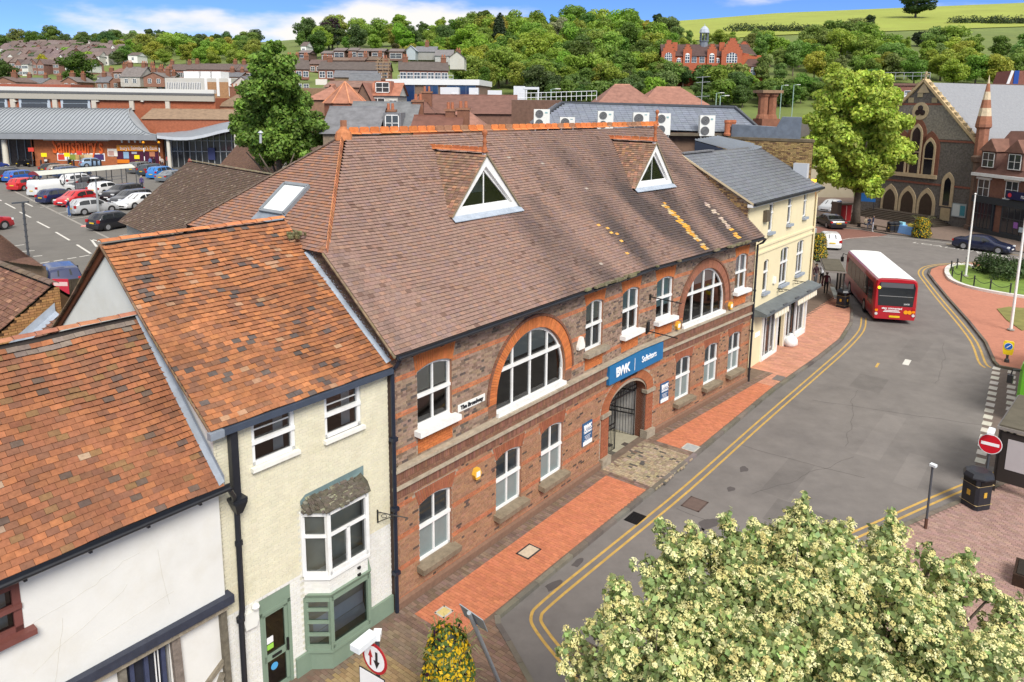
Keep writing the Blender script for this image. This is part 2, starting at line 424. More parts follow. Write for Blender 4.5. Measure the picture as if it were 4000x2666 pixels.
def tile_rows(P, T, iv, colf, gauge=0.105, tw=0.17, lift=0.028, jx=0.004, jr=0.0, th=0.009, t0=0.0):
 """courses of tiles on a roof surface P(s, t): pieces"""
 out = []; n = int((T-t0)/gauge)
 for r in range(n):
  t = t0+(r+.5)*gauge
  for (a, b) in iv(t):
   s = a-(tw/2 if r % 2 else 0)
   while s < b:
    e = s+tw; p, q = max(s, a), min(e, b); s = e
    if q-p < 0.03: continue
    m = (p+q)/2; C = Vector(P(m, t)); A = (Vector(P(m+.02, t))-Vector(P(m-.02, t))).normalized(); U = (Vector(P(m, t+.02))-Vector(P(m, t-.02))).normalized(); N = A.cross(U).normalized()
    j = random.gauss(0, jr); dz = random.uniform(0, jx)
    out.append((C+N*(lift*.5+dz), (A+N*j*.3)*((q-p)/2*.975), U*(gauge*.475)-N*(lift*.42-j*.02), N*th, colf(m, t)))
 return out
def patch_mesh(mb, P, s0, s1, T, iv, ns=12, nt_=12, t=W1, drop=0.02):
 for i in range(nt_):
  ta, tb = T*i/nt_, T*(i+1)/nt_
  A = iv(ta+1e-4); B = iv(tb-1e-4)
  if not A or not B: continue
  for (a, b), (c, d) in zip(A, B):
   for k in range(ns):
    q = []
    for (x, y, tt, kk) in ((a, b, ta, k), (a, b, ta, k+1), (c, d, tb, k+1), (c, d, tb, k)):
     p = Vector(P(lerp(x, y, kk/ns), tt)); p.z -= drop; q.append(p)
    mb.poly(q, t)
def ridge_run(a, b, n, r, colf, parent, mat, name='ridge_tile', crest=0.0, up=(0, 0, 1), sag=0.0, ang=0.9):
 """row of half-round ridge tiles from a to b"""
 a = Vector(a); b = Vector(b); d = (b-a)/n; dn = d.normalized(); sd = dn.cross(Vector(up)).normalized(); u = sd.cross(dn).normalized()
 for i in range(n):
  mb = MB(); rows = []
  for (k, rr) in ((0.02, r), (0.98, r*0.94)):
   c = a+d*(i+k)+u*random.uniform(-.006, .006); ring = []
   for j in range(7):
    th = -ang+2*ang*j/6; ring.append(c+sd*(sin(th)*rr*1.15)+u*(cos(th)*rr-r*.55))
   rows.append(ring)
  mb.grid(rows)
  lo = [[p-u*0.03 for p in rw] for rw in rows]
  mb.poly([*rows[0], *reversed(lo[0])]); mb.poly([*reversed(rows[1]), *lo[1]])
  if crest:
   c0 = a+d*(i+.06)+u*(r*.43); c1 = a+d*(i+.94)+u*(r*.43); w_ = sd*0.022
   pf = [(0, 0), (0, crest*.75), (.14, crest), (.86, crest), (1, crest*.75), (1, 0)]
   mb.prism([c0+(c1-c0)*x+u*y-w_ for x, y in pf], w_*2)
  mb.build(name, mat, parent, color=colf(i))
# ===== the red brick office
AZ1, AZ2, SB = radians(38.4), radians(43.439), 12.712
P0 = Vector((-2.989, 17.623, 0)); BEND = AZ2-AZ1
D1 = Vector((sin(AZ1), cos(AZ1), 0)); N1 = Vector((-cos(AZ1), sin(AZ1), 0))
RZ1 = pi/2-AZ1
def FM(s, o, z):
 if s <= SB: return Vector((s, o, z))
 k = s-SB; return Vector((SB+k*cos(BEND)+o*sin(BEND), -k*sin(BEND)+o*cos(BEND), z))
def street(s, o, z=0.0):
 """world point from the office's street frame"""
 return P0+D1*s+N1*o+Vector((0, 0, z))
SE = 22.25; EAVE, RIDGE, RO = 7.25, 12.2, 5.72
off = thing('brick_office', 'long red brown brick office with tiled roof and two big arched windows', 'building', P0, RZ1)
WO = [(0.91, 2.22, 4.86, 6.42, 0.14), (8.91, 10.04, 4.84, 6.46, 0.14), (11.38, 12.62, 4.86, 6.42, 0.14), (13.83, 15.06, 4.86, 6.42, 0.14), (20.34, 21.5, 4.88, 6.44, 0.14)]
AO = [(4.13, 7.71, 4.14, 4.62, 1.79, 'arch'), (15.9, 19.5, 4.14, 4.60, 1.79, 'arch')]
GO = [(0.92, 2.19, 0.96, 2.68, 0.14), (4.14, 5.39, 0.98, 2.70, 0.14), (6.42, 7.67, 1.0, 2.72, 0.14), (15.57, 16.8, 0.95, 2.68, 0.14), (17.94, 19.16, 0.98, 2.70, 0.14), (20.12, 21.32, 1.0, 2.74, 0.14)]
GATE = (10.62, 13.36, -0.2, 2.15, 0.66, 'arch')
OPS = WO+AO+GO+[GATE]
wall = MB()
for (a, b) in ((0.0, SB), (SB, SE)): wall_panel(wall, FM, a, b, -0.1, 7.3, [q for q in OPS if q is not GATE] if False else OPS)
rv = MB(); reveals(rv, FM, OPS[:-1], 0.12, (0.30, 0.15, 0.09))
wobj = wall.build('wall', M_MORTAR, off)
rv.build('reveal', M_BRICK, wobj)
ORANGE = (0.54, 0.165, 0.05)
def c_up(s, z, r):
 k = r % 13
 if z > 7.0: return jit(ORANGE, .12)
 if k in (4, 5): return jit((0.46, 0.17, 0.08), .2)
 g = random.random()
 if g < .07: return jit((0.12, 0.09, 0.075), .2)
 if g < .35: return jit((0.21, 0.14, 0.10), .18)
 return jit((0.315, 0.215, 0.155), .16)
def c_lo(s, z, r):
 g = random.random()
 if r % 12 in (3, 4): return jit((0.42, 0.15, 0.07), .18)
 if g < .05: return jit((0.10, 0.065, 0.05), .2)
 return jit((0.335, 0.178, 0.102), .16)
SK = [(A[0]-.42, A[1]+.42) for A in AO]
def skip_up(s, z):
 for A in AO:
  c = (A[0]+A[1])/2; d = hypot(s-c, max(0, z-A[3]))
  if d < 2.17 and z > A[3]: return True
 for q in WO:
  if q[3]+.0 < z < 7.0 and abs(s-(q[0]+q[1])/2) < (q[1]-q[0])/2+.2*(z-q[3])/.5: return True
  if 4.16 < z < q[2]-.1 and q[0]-.02 < s < q[1]+.02: return True
 return False
def skip_lo(s, z):
 c = (GATE[0]+GATE[1])/2
 if z > GATE[3] and hypot((s-c)/1.92, (z-GATE[3])/1.2) < 1: return True
 if z <= GATE[3] and (10.1 < s < 10.62 or 13.36 < s < 13.88): return True
 for q in GO:
  if q[3] < z < q[3]+.46 and abs(s-(q[0]+q[1])/2) < (q[1]-q[0])/2+.18*(z-q[3])/.45: return True
 return False
PB = []
for (a, b) in ((0.0, SB), (SB, SE)):
 PB += bricks(FM, a, b, 4.12, 7.27, OPS, c_up, skip=skip_up)
 PB += bricks(FM, a, b, 0.0, 3.22, OPS, c_lo, skip=skip_lo)
for A in AO: PB += ring_bricks(FM, (A[0]+A[1])/2, A[3], 1.80, 2.16, 0, pi, lambda a: jit(ORANGE if A is AO[0] else (0.30, 0.12, 0.07), .15))
for A in AO:
 PB += ring_bricks(FM, (A[0]+A[1])/2, A[3], 2.16, 2.24, 0, pi, lambda a: jit((0.20, 0.09, 0.055), .15), proud=0.06, w=.1)
 for sg, x in ((-1, A[0]), (1, A[1])):   # jambs under the springing
  for r in range(6):
   PB.append((FM(x+sg*.19, -.008, A[3]-.04-r*.075), Vector((.18, 0, 0)), Vector((0, 0, .032)), Vector((0, -.012, 0)), jit(ORANGE if r < 1 else (0.2, .11, .07), .2)))
PB += ring_bricks(FM, 11.99, 2.15, 1.385, 1.90, 0.0, pi, lambda a: jit((0.36, 0.12, 0.05), .15), w=.062, rz=.58)
for q in WO: PB += fan_bricks(FM, q[0]-.02, q[1]+.02, q[3]+.01, 7.02, .17, lambda u: jit(ORANGE, .13), rise=.14)
for q in GO: PB += fan_bricks(FM, q[0]-.02, q[1]+.02, q[3]+.01, q[3]+.44, .15, lambda u: jit((0.30, 0.10, 0.05), .15), rise=.14)
for q in WO:    # orange apron under the sills
 PB += bricks(FM, q[0], q[1], 4.18, q[2]-.12, [], lambda s, z, r: jit(ORANGE, .12), proud=.02)
for (a, b) in ((0.0, SB), (SB, SE)):
 for (z0, z1, pj, ww) in ((3.23, 3.50, .045, .07), (3.74, 4.0, .075, .07)):
  n = int((b-a)/(ww+.008))
  for i in range(n):
   s = a+(i+.5)*(b-a)/n
   if z0 < 3.5 and 10.4 < s < 14.1: continue
   T = (FM(s+.01, 0, 0)-FM(s-.01, 0, 0)).normalized()
   PB.append((FM(s, -pj/2, (z0+z1)/2), T*(ww/2), Vector((0, 0, (z1-z0)/2-.004)), (FM(s, -1, 0)-FM(s, 0, 0))*(pj/2), jit((0.215, 0.10, 0.065), .25)))
 PB += bricks(FM, a, b, 3.585, 3.735, [], lambda s, z, r: jit((0.22, 0.11, 0.07), .2), proud=.055)
pieces(wobj, 'brick', M_BRICK, PB, 300, 'brickwork')
st = MB()
for (a, b) in ((-.02, SB), (SB, SE)):
 for (z0, z1, pj) in ((4.0, 4.085, .15), (3.50, 3.58, .12)):
  T = FM(b, 0, 0)-FM(a, 0, 0); st.obox(FM((a+b)/2, -pj/2, (z0+z1)/2), T/2, (0, 0, (z1-z0)/2), (FM(a+.1, -1, 0)-FM(a+.1, 0, 0))*(pj/2), (1.25, 1.25, 1.25))
st.build('string_course', M_STONE, off)
pl = MB()
for (a, b) in ((0.0, 10.1), (13.9, SE)):
 for (p, q) in (((a, min(b, SB)),) if a < SB else ((a, b),)):
  pl.prism([FM(p, 0, 0), FM(p, -.10, 0), FM(p, -.10, .30), FM(p, 0, .36)], FM(q, 0, 0)-FM(p, 0, 0), (0.20, 0.115, 0.075))
pl.build('plinth', M_BRICK, off)
gp = MB()
for (a, b) in ((10.08, 10.64), (13.34, 13.9)):
 c = (a+b)/2; T = (FM(c+.01, 0, 0)-FM(c-.01, 0, 0)).normalized(); Nn = FM(c, -1, 0)-FM(c, 0, 0)
 gp.obox(FM(c, -.0, .18), T*.30, (0, 0, .26), Nn*.16); gp.obox(FM(c, .03, 2.08), T*.31, (0, 0, .07), Nn*.13)
gp.build('impost', M_STONE, off)
PP = []
for (a, b) in ((10.12, 10.62), (13.36, 13.86)): PP += bricks(FM, a, b, 0.42, 2.02, [], lambda s, z, r: jit((0.32, 0.105, 0.05), .15), proud=.03)
pieces(wobj, 'brick', M_BRICK, PP, 40, 'pier_brickwork')
ps = MB(); a, b = 10.62, 13.36
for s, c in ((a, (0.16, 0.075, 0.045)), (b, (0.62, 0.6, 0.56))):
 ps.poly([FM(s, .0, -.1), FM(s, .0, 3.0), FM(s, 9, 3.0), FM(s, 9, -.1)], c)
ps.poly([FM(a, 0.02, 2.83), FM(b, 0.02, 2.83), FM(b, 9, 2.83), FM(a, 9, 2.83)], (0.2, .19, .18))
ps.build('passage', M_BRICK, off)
arch_sof = MB(); reveals(arch_sof, FM, [GATE], 0.45, (0.20, 0.08, 0.045)); arch_sof.build('arch_soffit', M_BRICK, off)
lab = ['upper', '']
for i, q in enumerate(WO):
 bl = {0: [((.62, .64, .52), 5.8, 7)], 1: [((.66, .64, .5), 5.85, 7), ((.2, .22, .22), 4.9, 5.5)], 2: [((.45, .62, .58), 5.75, 7)], 3: [((.5, .66, .62), 5.35, 7)], 4: [((.8, .82, .82), 5.75, 7), ((.45, .33, .16), 4.9, 5.75)]}[i]
 wn_ = sash(off, FM, q, 0.12, trans=5.72, blind=bl)
 c = (q[0]+q[1])/2; T = (FM(c+.01, 0, 0)-FM(c-.01, 0, 0)).normalized(); Nn = FM(c, -1, 0)-FM(c, 0, 0)
 MB().obox(FM(c, -.06, q[2]-.07), T*((q[1]-q[0])/2+.13), (0, 0, .075), Nn*.19).build('sill', M_STONE if i == 1 else M_WHITE, wn_, color=None)
for i, q in enumerate(GO):
 frost = pm('frosted_glass', (0.20, 0.24, 0.235), 0.25, 0.08, 2, 0)
 wn_ = sash(off, FM, q, 0.12, trans=1.98, low=frost, blind=[((.25, .26, .27), 1.9, 3)])
 c = (q[0]+q[1])/2; T = (FM(c+.01, 0, 0)-FM(c-.01, 0, 0)).normalized(); Nn = FM(c, -1, 0)-FM(c, 0, 0)
 MB().obox(FM(c, -.08, q[2]-.08), T*((q[1]-q[0])/2+.12), Vector((0, 0, .085))+Nn*.015, Nn*.20-Vector((0, 0, .02)), (.72, .68, .62)).build('sill', M_STONE, wn_)
for i, q in enumerate(AO):
 bl = [((.55, .56, .5), 5.62, 6.5)] if i == 0 else [((.6, .6, .56), 5.75, 6.5)]
 wn_ = sash(off, FM, q, 0.14, trans=5.45, cols=4, blind=bl, fw=.09, bw=.07)
 c = (q[0]+q[1])/2; T = (FM(c+.01, 0, 0)-FM(c-.01, 0, 0)).normalized(); Nn = FM(c, -1, 0)-FM(c, 0, 0)
 MB().obox(FM(c, .03, q[2]+.01), T*((q[1]-q[0])/2-.01), (0, 0, .06), Nn*.12).build('sill', M_WHITE, wn_)
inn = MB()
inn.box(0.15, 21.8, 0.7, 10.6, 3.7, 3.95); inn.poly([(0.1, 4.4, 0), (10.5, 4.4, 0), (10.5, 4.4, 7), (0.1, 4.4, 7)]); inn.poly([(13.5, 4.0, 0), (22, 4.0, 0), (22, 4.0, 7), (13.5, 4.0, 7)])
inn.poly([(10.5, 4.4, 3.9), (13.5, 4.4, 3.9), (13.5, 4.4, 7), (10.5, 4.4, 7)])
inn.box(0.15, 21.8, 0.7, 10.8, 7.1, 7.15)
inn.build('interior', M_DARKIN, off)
gb = MB(); zh = 9.40; oh = (zh-EAVE)/((RIDGE-EAVE)/(RO+.35))-.35
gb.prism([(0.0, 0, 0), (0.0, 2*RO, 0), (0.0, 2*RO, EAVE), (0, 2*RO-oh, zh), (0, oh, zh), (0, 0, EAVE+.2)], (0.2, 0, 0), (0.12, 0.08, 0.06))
e2 = FM(SE, 0, 0); b2 = FM(SE, 2*RO, 0)
gb.prism([e2, b2, b2+Vector((0, 0, EAVE)), FM(SE, RO, RIDGE-.1), e2+Vector((0, 0, EAVE+.2))], FM(SE-.2, 0, 0)-e2, (0.18, 0.11, 0.07))
gb.poly([(0, 2*RO, 0), (22, 2*RO-1.5, 0), (22, 2*RO-1.5, EAVE), (0, 2*RO, EAVE)], (0.18, 0.11, 0.07))
gb.build('gable_wall', M_BRICK, off)
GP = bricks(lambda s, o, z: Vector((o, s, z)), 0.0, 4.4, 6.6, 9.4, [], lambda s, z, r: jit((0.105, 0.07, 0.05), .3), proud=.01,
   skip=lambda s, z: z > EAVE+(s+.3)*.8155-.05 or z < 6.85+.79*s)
pieces(wobj, 'brick', M_BRICK, GP, 60, 'gable_brickwork')
# ---- roof
SLOPE = (RIDGE-EAVE)/(RO+.35); TL = hypot(RIDGE-EAVE, RO+.35)
S0E, S1E = -.15, SE+.12
RL, RR = 3.35, None
_e1 = FM(SE, RO, 0)
def eave(s): return FM(s, -.35, EAVE)
RIDA = Vector((-.15, RO, RIDGE)); RIDB = Vector((_e1.x+.1, _e1.y, RIDGE-.06))
def roofP(s, t):
 k = t/TL; e = eave(s); u = (s-S0E)/(S1E-S0E); r = RIDA.lerp(RIDB, u); p = e.lerp(r, k)
 p.z += 0.035*sin(s*.9+t*.6)*sin(pi*k)-0.05*sin(pi*k)*sin(pi*u) - (0.02*max(0, .12-k)/.12)
 return p
t_h = (zh-EAVE)/(RIDGE-EAVE)*TL
def hip_s(t):   # left limit of the front slope
 return S0E if t < t_h else lerp(S0E+.1, RL, (t-t_h)/(TL-t_h))
DORM = [(4.94, 8.44, 6.62), (15.75, 18.85, 17.3)]
DZ0, DZ1 = 9.74, 11.66
def dcut(t):
 """stations hidden under the dormers at slope length t"""
 z = EAVE+(RIDGE-EAVE)*t/TL; r = []
 for (a, b, c) in DORM:
  if DZ0 < z < DZ1-.05:
   k = (z-DZ0)/(DZ1-DZ0); r.append((lerp(a, c, k), lerp(b, c, k)))
 return r
def front_iv(t):
 iv = [(hip_s(t), S1E)]
 for (a, b) in dcut(t):
  nv = []
  for (p, q) in iv:
   if b <= p or a >= q: nv.append((p, q)); continue
   if a > p: nv.append((p, a))
   if b < q: nv.append((b, q))
  iv = nv
 return iv
def noise2(x, y, s=0):
 return (sin(x*1.7+s)+sin(y*2.3+1.3*s+x*.6)+sin(x*3.1-y*1.1+2*s)+sin(y*4.7+x*2.2+.5*s))/4
def lich(s, t, s0, w, t0, t1):
 return t0 < t < t1 and abs(s-s0-.03*noise2(t*3, s)) < w*(.6+.6*random.random())
def c_roof(s, t):
 base = (0.255, 0.162, 0.128); g = random.random(); k = t/TL
 if g < .14: base = (0.285, 0.168, 0.122)
 elif g < .24: base = (0.235, 0.155, 0.135)
 elif g < .27: base = (0.17, 0.10, 0.075)
 c = list(jit(base, .09))
 d = 0
 st_ = .5+.5*noise2(s*.85, t*.22, 3.1)
 lo = max(0, min(1, (1.02-k)*1.5))
 if s > 6: d = max(0, (st_-.40))*2.0*lo*min(1, (s-6)/3.5)
 if s > 11: d += .16*min(1, (s-11)/3)
 d += max(0, .3-abs(s-.2-0.0*t))*.8*(k < .45)
 if 8.2 < s < 10.2 and k < .58: d += .38*max(0, 1-abs(s-9.3)/.95)
 if 12.6 < s < 13.9 and k < .5: d += .3*max(0, 1-abs(s-13.2)/.7)
 d = min(.68, d); c = [v*(1-d*m) for v, m in zip(c, (1.0, .93, .86))]
 if lich(s, t, 17.05+.12*(3-t)/3, .22, .12, 3.05) and random.random() < .9: c = list(jit((0.62, 0.31, 0.045) if random.random() < .7 else (.5, .38, .2), .2))
 elif lich(s, t, 20.2, .22, .2, 2.6) and random.random() < .6: c = list(jit((0.62, 0.33, 0.06) if t < .9 else (.46, .36, .28), .2))
 elif lich(s, t, 12.0, .4, .2, 2.6) and random.random() < .10: c = list(jit((0.6, 0.32, 0.08), .2))
 elif random.random() < .0012: c = [.36, .3, .25]
 return tuple(c)
roof = MB(); patch_mesh(roof, roofP, S0E, S1E, TL, lambda t: [(hip_s(t), S1E)], 40, 30, drop=.03)
hipE = [Vector((-.12, oh-.1, zh)), Vector((-.12, 2*RO-oh+.1, zh))]; apex = Vector((RL, RO, RIDGE))
HL = hypot(RL+.12, RIDGE-zh)
def hipP(s, t):
 k = t/HL; e = hipE[1].lerp(hipE[0], s); a = e.lerp(apex, 0);
 mid = (hipE[0]+hipE[1])/2; up = (apex-Vector((-.12, RO, zh)))*k
 return e+up
hw = (hipE[1].y-hipE[0].y)
def hipPm(s, t):   # s in metres from the back corner towards the street
 k = t/HL; y = hipE[1].y-s; return Vector((-.12+(RL+.12)*k, y, zh+(RIDGE-zh)*k))
def hip_iv(t):
 k = t/HL; m = hw/2; iv = [(m-(1-k)*m, m+(1-k)*m)]
 if 1.0 < t < 2.15:   # roof window
  iv2 = []
  for (p, q) in iv:
   a, b = 3.02, 4.23
   if a > p: iv2.append((p, a))
   if b < q: iv2.append((b, q))
  return iv2
 return iv
patch_mesh(roof, hipPm, 0, hw, HL, hip_iv, 6, 16)
roof.poly([RIDA+Vector((RL, 0, -.02)), RIDB+Vector((0, 0, -.02)), FM(SE, 2*RO+.3, EAVE), Vector((0, 2*RO+.3, EAVE)), Vector((-.1, 2*RO-oh, zh))], (0.25, .14, .1))
robj = roof.build('roof', pm('underlay', (0.035, 0.028, 0.024), .95, .1, 3, 0), off)
def c_hip(s, t):
 g = random.random(); b = (0.29, 0.16, 0.115)
 if g < .2: b = (0.34, 0.165, 0.095)
 elif g < .36: b = (0.25, 0.16, 0.13)
 return jit(b, .10)
TP = tile_rows(roofP, TL-.02, front_iv, c_roof, gauge=.122, tw=.185)
TP += tile_rows(hipPm, HL-.02, hip_iv, c_hip, gauge=.108, tw=.175)
HA = Vector(roofP(S0E+.1, t_h));
nb_ = int((apex-HA).length/.135)
for i in range(nb_):
 p = HA.lerp(apex, (i+.5)/nb_); d = (apex-HA).normalized(); sd = Vector((1, 1, 0)).normalized(); sd = (sd-d*sd.dot(d)).normalized(); u = sd.cross(d).normalized()
 if u.z < 0: u = -u
 col = jit((0.46, 0.19, 0.09), .25)
 for sg in (-1, 1):
  TP.append((p+sd*sg*.07+u*.022, (sd*.075-u*sg*.028), d*.085-u*.012, u*.009, col))
pieces(robj, 'tile', M_TILE, TP, 300, 'tile_courses')
ORR = lambda i: jit((0.60, 0.19, 0.055), .16) if random.random() < .85 else jit((.33, .17, .10), .1)
ridge_run(apex+Vector((.25, 0, .05)), RIDB+Vector((0, 0, .05)), 46, .16, ORR, robj, M_TERR, crest=.16)
ridge_run(apex, hipE[1], 24, .13, lambda i: jit((0.14, 0.095, 0.07), .2), robj, M_TERR, name='hip_tile')
def finial(p, parent, h=.75):
 MB().lathe([(.10, 0), (.11, .05), (.075, .12), (.055, .30), (.085, .36), (.05, .42), (.05, .52), (.09, .60), (.10, .67), (.06, .74), (.0, .76)], p, 10, (0.36, 0.12, 0.05)).build('finial', M_TERR, parent, smooth=True)
finial(RIDB+Vector((-.1, 0, .1)), robj)
MB().lathe([(.30, -.15), (.24, .1), (.12, .22), (.10, .28)], apex+Vector((.05, 0, .02)), 10, (0.45, .17, .07)).obox(apex+Vector((.06, 0, .36)), (.09, 0, 0), (0, .05, 0), (0, 0, .14), (0.3, .13, .07)).build('hip_cap', M_TERR, robj)
# ---- A-frame dormers
for i, (a, b, c) in enumerate(DORM):
 if i == 0: mpd = lambda s, o, z: Vector((s, o, z))
 else: mpd = lambda s, o, z: FM(s, o, z)
 fo = 2.70; A_ = mpd(a, fo, DZ0); B_ = mpd(b, fo, DZ0); T_ = mpd(c, fo, DZ1)
 inw = (mpd(c, fo+1, 0)-mpd(c, fo, 0)).normalized()
 def reach(p):   # run a horizontal line inward until it meets the main slope
  for k in range(400):
   q = p+inw*(k*.02); zz = EAVE+(q.y+.35+ (0 if i == 0 else .35))*SLOPE*(1 if i == 0 else .93)
   if zz >= q.z: return q
  return p
 Tb = reach(T_)+inw*.1; dm = MB()
 dm.poly([A_, T_, Tb], (.4, .3, .25)); dm.poly([B_, Tb, T_], (.4, .3, .25)); dmo = dm.build('dormer', pm('underlay', (0.03, .03, .03)), off)
 white = MB(); fwd_ = -inw
 def inset(d):   # triangle inset by d
  cen = (A_+B_+T_)/3; return [A_+(B_-A_).normalized()*d*2.1+Vector((0, 0, d)), B_-(B_-A_).normalized()*d*2.1+Vector((0, 0, d)), T_-Vector((0, 0, d*2.1))]
 I1 = inset(.20); O1 = [A_, B_, T_]
 for k in range(3):
  p, q, r, s_ = O1[k], O1[(k+1) % 3], I1[(k+1) % 3], I1[k]
  white.prism([p, q, r, s_], fwd_*.16)
 I2 = inset(.27)
 for k in range(3): white.prism([I1[k], I1[(k+1) % 3], I2[(k+1) % 3], I2[k]], fwd_*.06)
 mcen = I2[0].lerp(I2[1], .48); tt = I2[2].lerp(I2[0], .02); mt = Vector((mcen.x, mcen.y, I2[2].z-.06))
 white.bar(mcen, mt, .06, .06)
 wo_ = white.build('window', M_WHITE, dmo)
 MB().poly([I2[0]+fwd_*.03, mcen+fwd_*.03, mt+fwd_*.03]).build('pane', M_GLASS, wo_); MB().poly([mcen+fwd_*.03, I2[1]+fwd_*.03, mt+fwd_*.03]).build('pane', M_GLASS, wo_)
 MB().poly([I2[0]+inw*.7, I2[1]+inw*.7, I2[2]+inw*.35], (.30, .31, .33)).poly([I2[0]+inw*.25, I2[0].lerp(I2[1], .4)+inw*.5, I2[0].lerp(I2[2], .7)+inw*.2], (.4, .4, .36)).build('curtain', M_BLIND, wo_)
 MB().prism([A_+fwd_*.17, B_+fwd_*.17, B_+fwd_*.36-Vector((0, 0, .14)), A_+fwd_*.36-Vector((0, 0, .14))], (0, 0, .02), (1.6, 1.6, 1.6)).build('apron_flashing', M_LEAD, dmo)
 TPd = []
 for (base, nm) in ((A_, 0), (B_, 1)):
  Ls = (T_-base).length; back = reach(base)
  ex = .22
  def dP(s, t, base=base): return base+(T_-base)*(t/Ls)+inw*(s-ex)
  def div(t, base=base): return [(0, ex+(reach(base+(T_-base)*min(1, t/Ls)+Vector((0, 0, .001)))-(base+(T_-base)*min(1, t/Ls))).length+.06)]
  if nm == 0: P_ = tile_rows(lambda s, t: dP(-s, t)+inw*0, Ls, lambda t: [(-q, -p) for p, q in div(t)], lambda s, t: jit((0.24, 0.145, 0.10) if random.random() > .25 else (.34, .18, .11), .25), gauge=.108)
  else: P_ = tile_rows(dP, Ls, div, lambda s, t: jit((0.27, 0.16, 0.11), .2), gauge=.108)
  TPd += P_
 pieces(dmo, 'tile', M_TILE, TPd, 60, 'tile_courses')
 ridge_run(Tb+Vector((0, 0, .05)), T_+fwd_*.2+Vector((0, 0, .05)), 7, .13, lambda i: jit((0.50, 0.16, 0.06), .2), dmo, M_TERR, crest=.1)
 finial(T_+fwd_*.1+Vector((0, 0, .02)), dmo)
 vg = MB()
 for base in (A_, B_): vg.bar(base+fwd_*.2-Vector((0, 0, .02)), T_+fwd_*.2-Vector((0, 0, .02)), .05, .05, (0.24, .19, .12))
 vg.build('verge', M_TERR, dmo)
def hp(s, t, h=0):
 n = Vector((-(RIDGE-zh), 0, RL+.12)).normalized(); return hipPm(s, t)+n*h
sk = MB(); a, b, t0, t1 = 3.05, 4.2, 1.0, 2.15
for (p, q) in (((a, t0), (b, t0)), ((b, t0), (b, t1)), ((b, t1), (a, t1)), ((a, t1), (a, t0))):
 sk.bar(hp(*p, .07), hp(*q, .07), .10, .12, up=(hp(0, 0, 1)-hp(0, 0, 0)))
sko = sk.build('skylight', pm('grey_metal', (0.20, 0.22, 0.24), .4, .1, 4, 0), robj)
MB().poly([hp(a, t0, .10), hp(b, t0, .10), hp(b, t1, .10), hp(a, t1, .10)]).build('pane', glass('clear_glass', (.97, .98, .98), 1.25), sko)
MB().poly([hp(a, t0, .085), hp(b, t0, .085), hp(b, t1, .085), hp(a, t1, .085)], (.95, .97, .97)).build('blind', M_BLIND, sko)
MB().poly([hp(a-.15, t0-.35, .035), hp(b+.15, t0-.35, .035), hp(b+.1, t0, .05), hp(a-.1, t0, .05)]).build('apron_flashing', M_LEAD, sko)
vv = MB()
for i in range(26):
 t = t_h*(i+.5)/26; p = Vector(roofP(S0E, t)); u = (Vector(roofP(S0E, t+.05))-Vector(roofP(S0E, t-.05))).normalized()
 vv.obox(p+Vector((-.005, 0, -.035)), (0.035, 0, 0), u*.07, (0, 0, .022), jit((0.22, .165, .10), .25))
vv.build('verge', M_TERR, robj)
gut = MB()
for (a, b) in ((-.1, SB), (SB, SE+.1)):
 A = FM(a, -.43, EAVE-.06); Bp = FM(b, -.43, EAVE-.06); d = (Bp-A).normalized(); sd = Vector((d.y, -d.x, 0)); rows = []
 for k in range(8):
  th = pi*k/7; rows.append([A+sd*cos(th)*.075-Vector((0, 0, sin(th)*.075)), Bp+sd*cos(th)*.075-Vector((0, 0, sin(th)*.075))])
 gut.grid(rows); gut.bar(FM(a, -.32, EAVE-.05), FM(b, -.32, EAVE-.05), .03, .16)
 n = int((b-a)/1.0)
 for i in range(n): p = FM(a+(i+.5)*(b-a)/n, -.4, EAVE-.14); gut.bar(p, p+Vector((0, 0.1, -.06)), .05, .05)
gut.build('gutter', M_BLACK, off)
sf = MB()
for (a, b) in ((0, SB), (SB, SE)): sf.poly([FM(a, -.34, EAVE-.02), FM(b, -.34, EAVE-.02), FM(b, 0.05, EAVE-.02), FM(a, .05, EAVE-.02)], (.25, .1, .05))
sf.build('soffit', M_BRICK, off)
mo = MB()
for k in range(46):  # moss and dry grass in the gutter
 s = random.choice([random.uniform(7, 22), random.gauss(20, .8), random.gauss(10, 1)]); p = FM(s, -.42+random.uniform(-.08, .05), EAVE+.0)
 mo.obox(p, (random.uniform(.05, .2), 0, 0), (0, .05, 0), (0, 0, random.uniform(.02, .05)), jit((.16, .14, .08), .3))
mo.build('gutter_moss', M_TERR, off, kind='stuff')
dp = MB()
dp.tube([FM(.0, -.40, EAVE-.1), FM(-.02, -.25, EAVE-.35), FM(-.02, -.1, EAVE-.5), FM(-.02, -.1, .05)], .055, 8)
for z in (1.2, 3.0, 4.9): dp.box(-.1, .07, -.17, -.02, z, z+.1)
dp.build('downpipe', pm('navy_paint', (0.015, .02, .035), .4, .15, 4, .1), off)
dp = MB(); dp.tube([FM(SE+.1, -.42, EAVE-.1), FM(SE+.08, -.3, EAVE-.3), FM(SE-.06, -.12, EAVE-.42), FM(SE-.06, -.12, .02)], .055, 8)
for z in (.7, 2.6, 4.6): dp.lathe([(.075, 0), (.075, .08)], FM(SE-.06, -.12, z), 8)
dp.build('downpipe', M_BLACK, off)
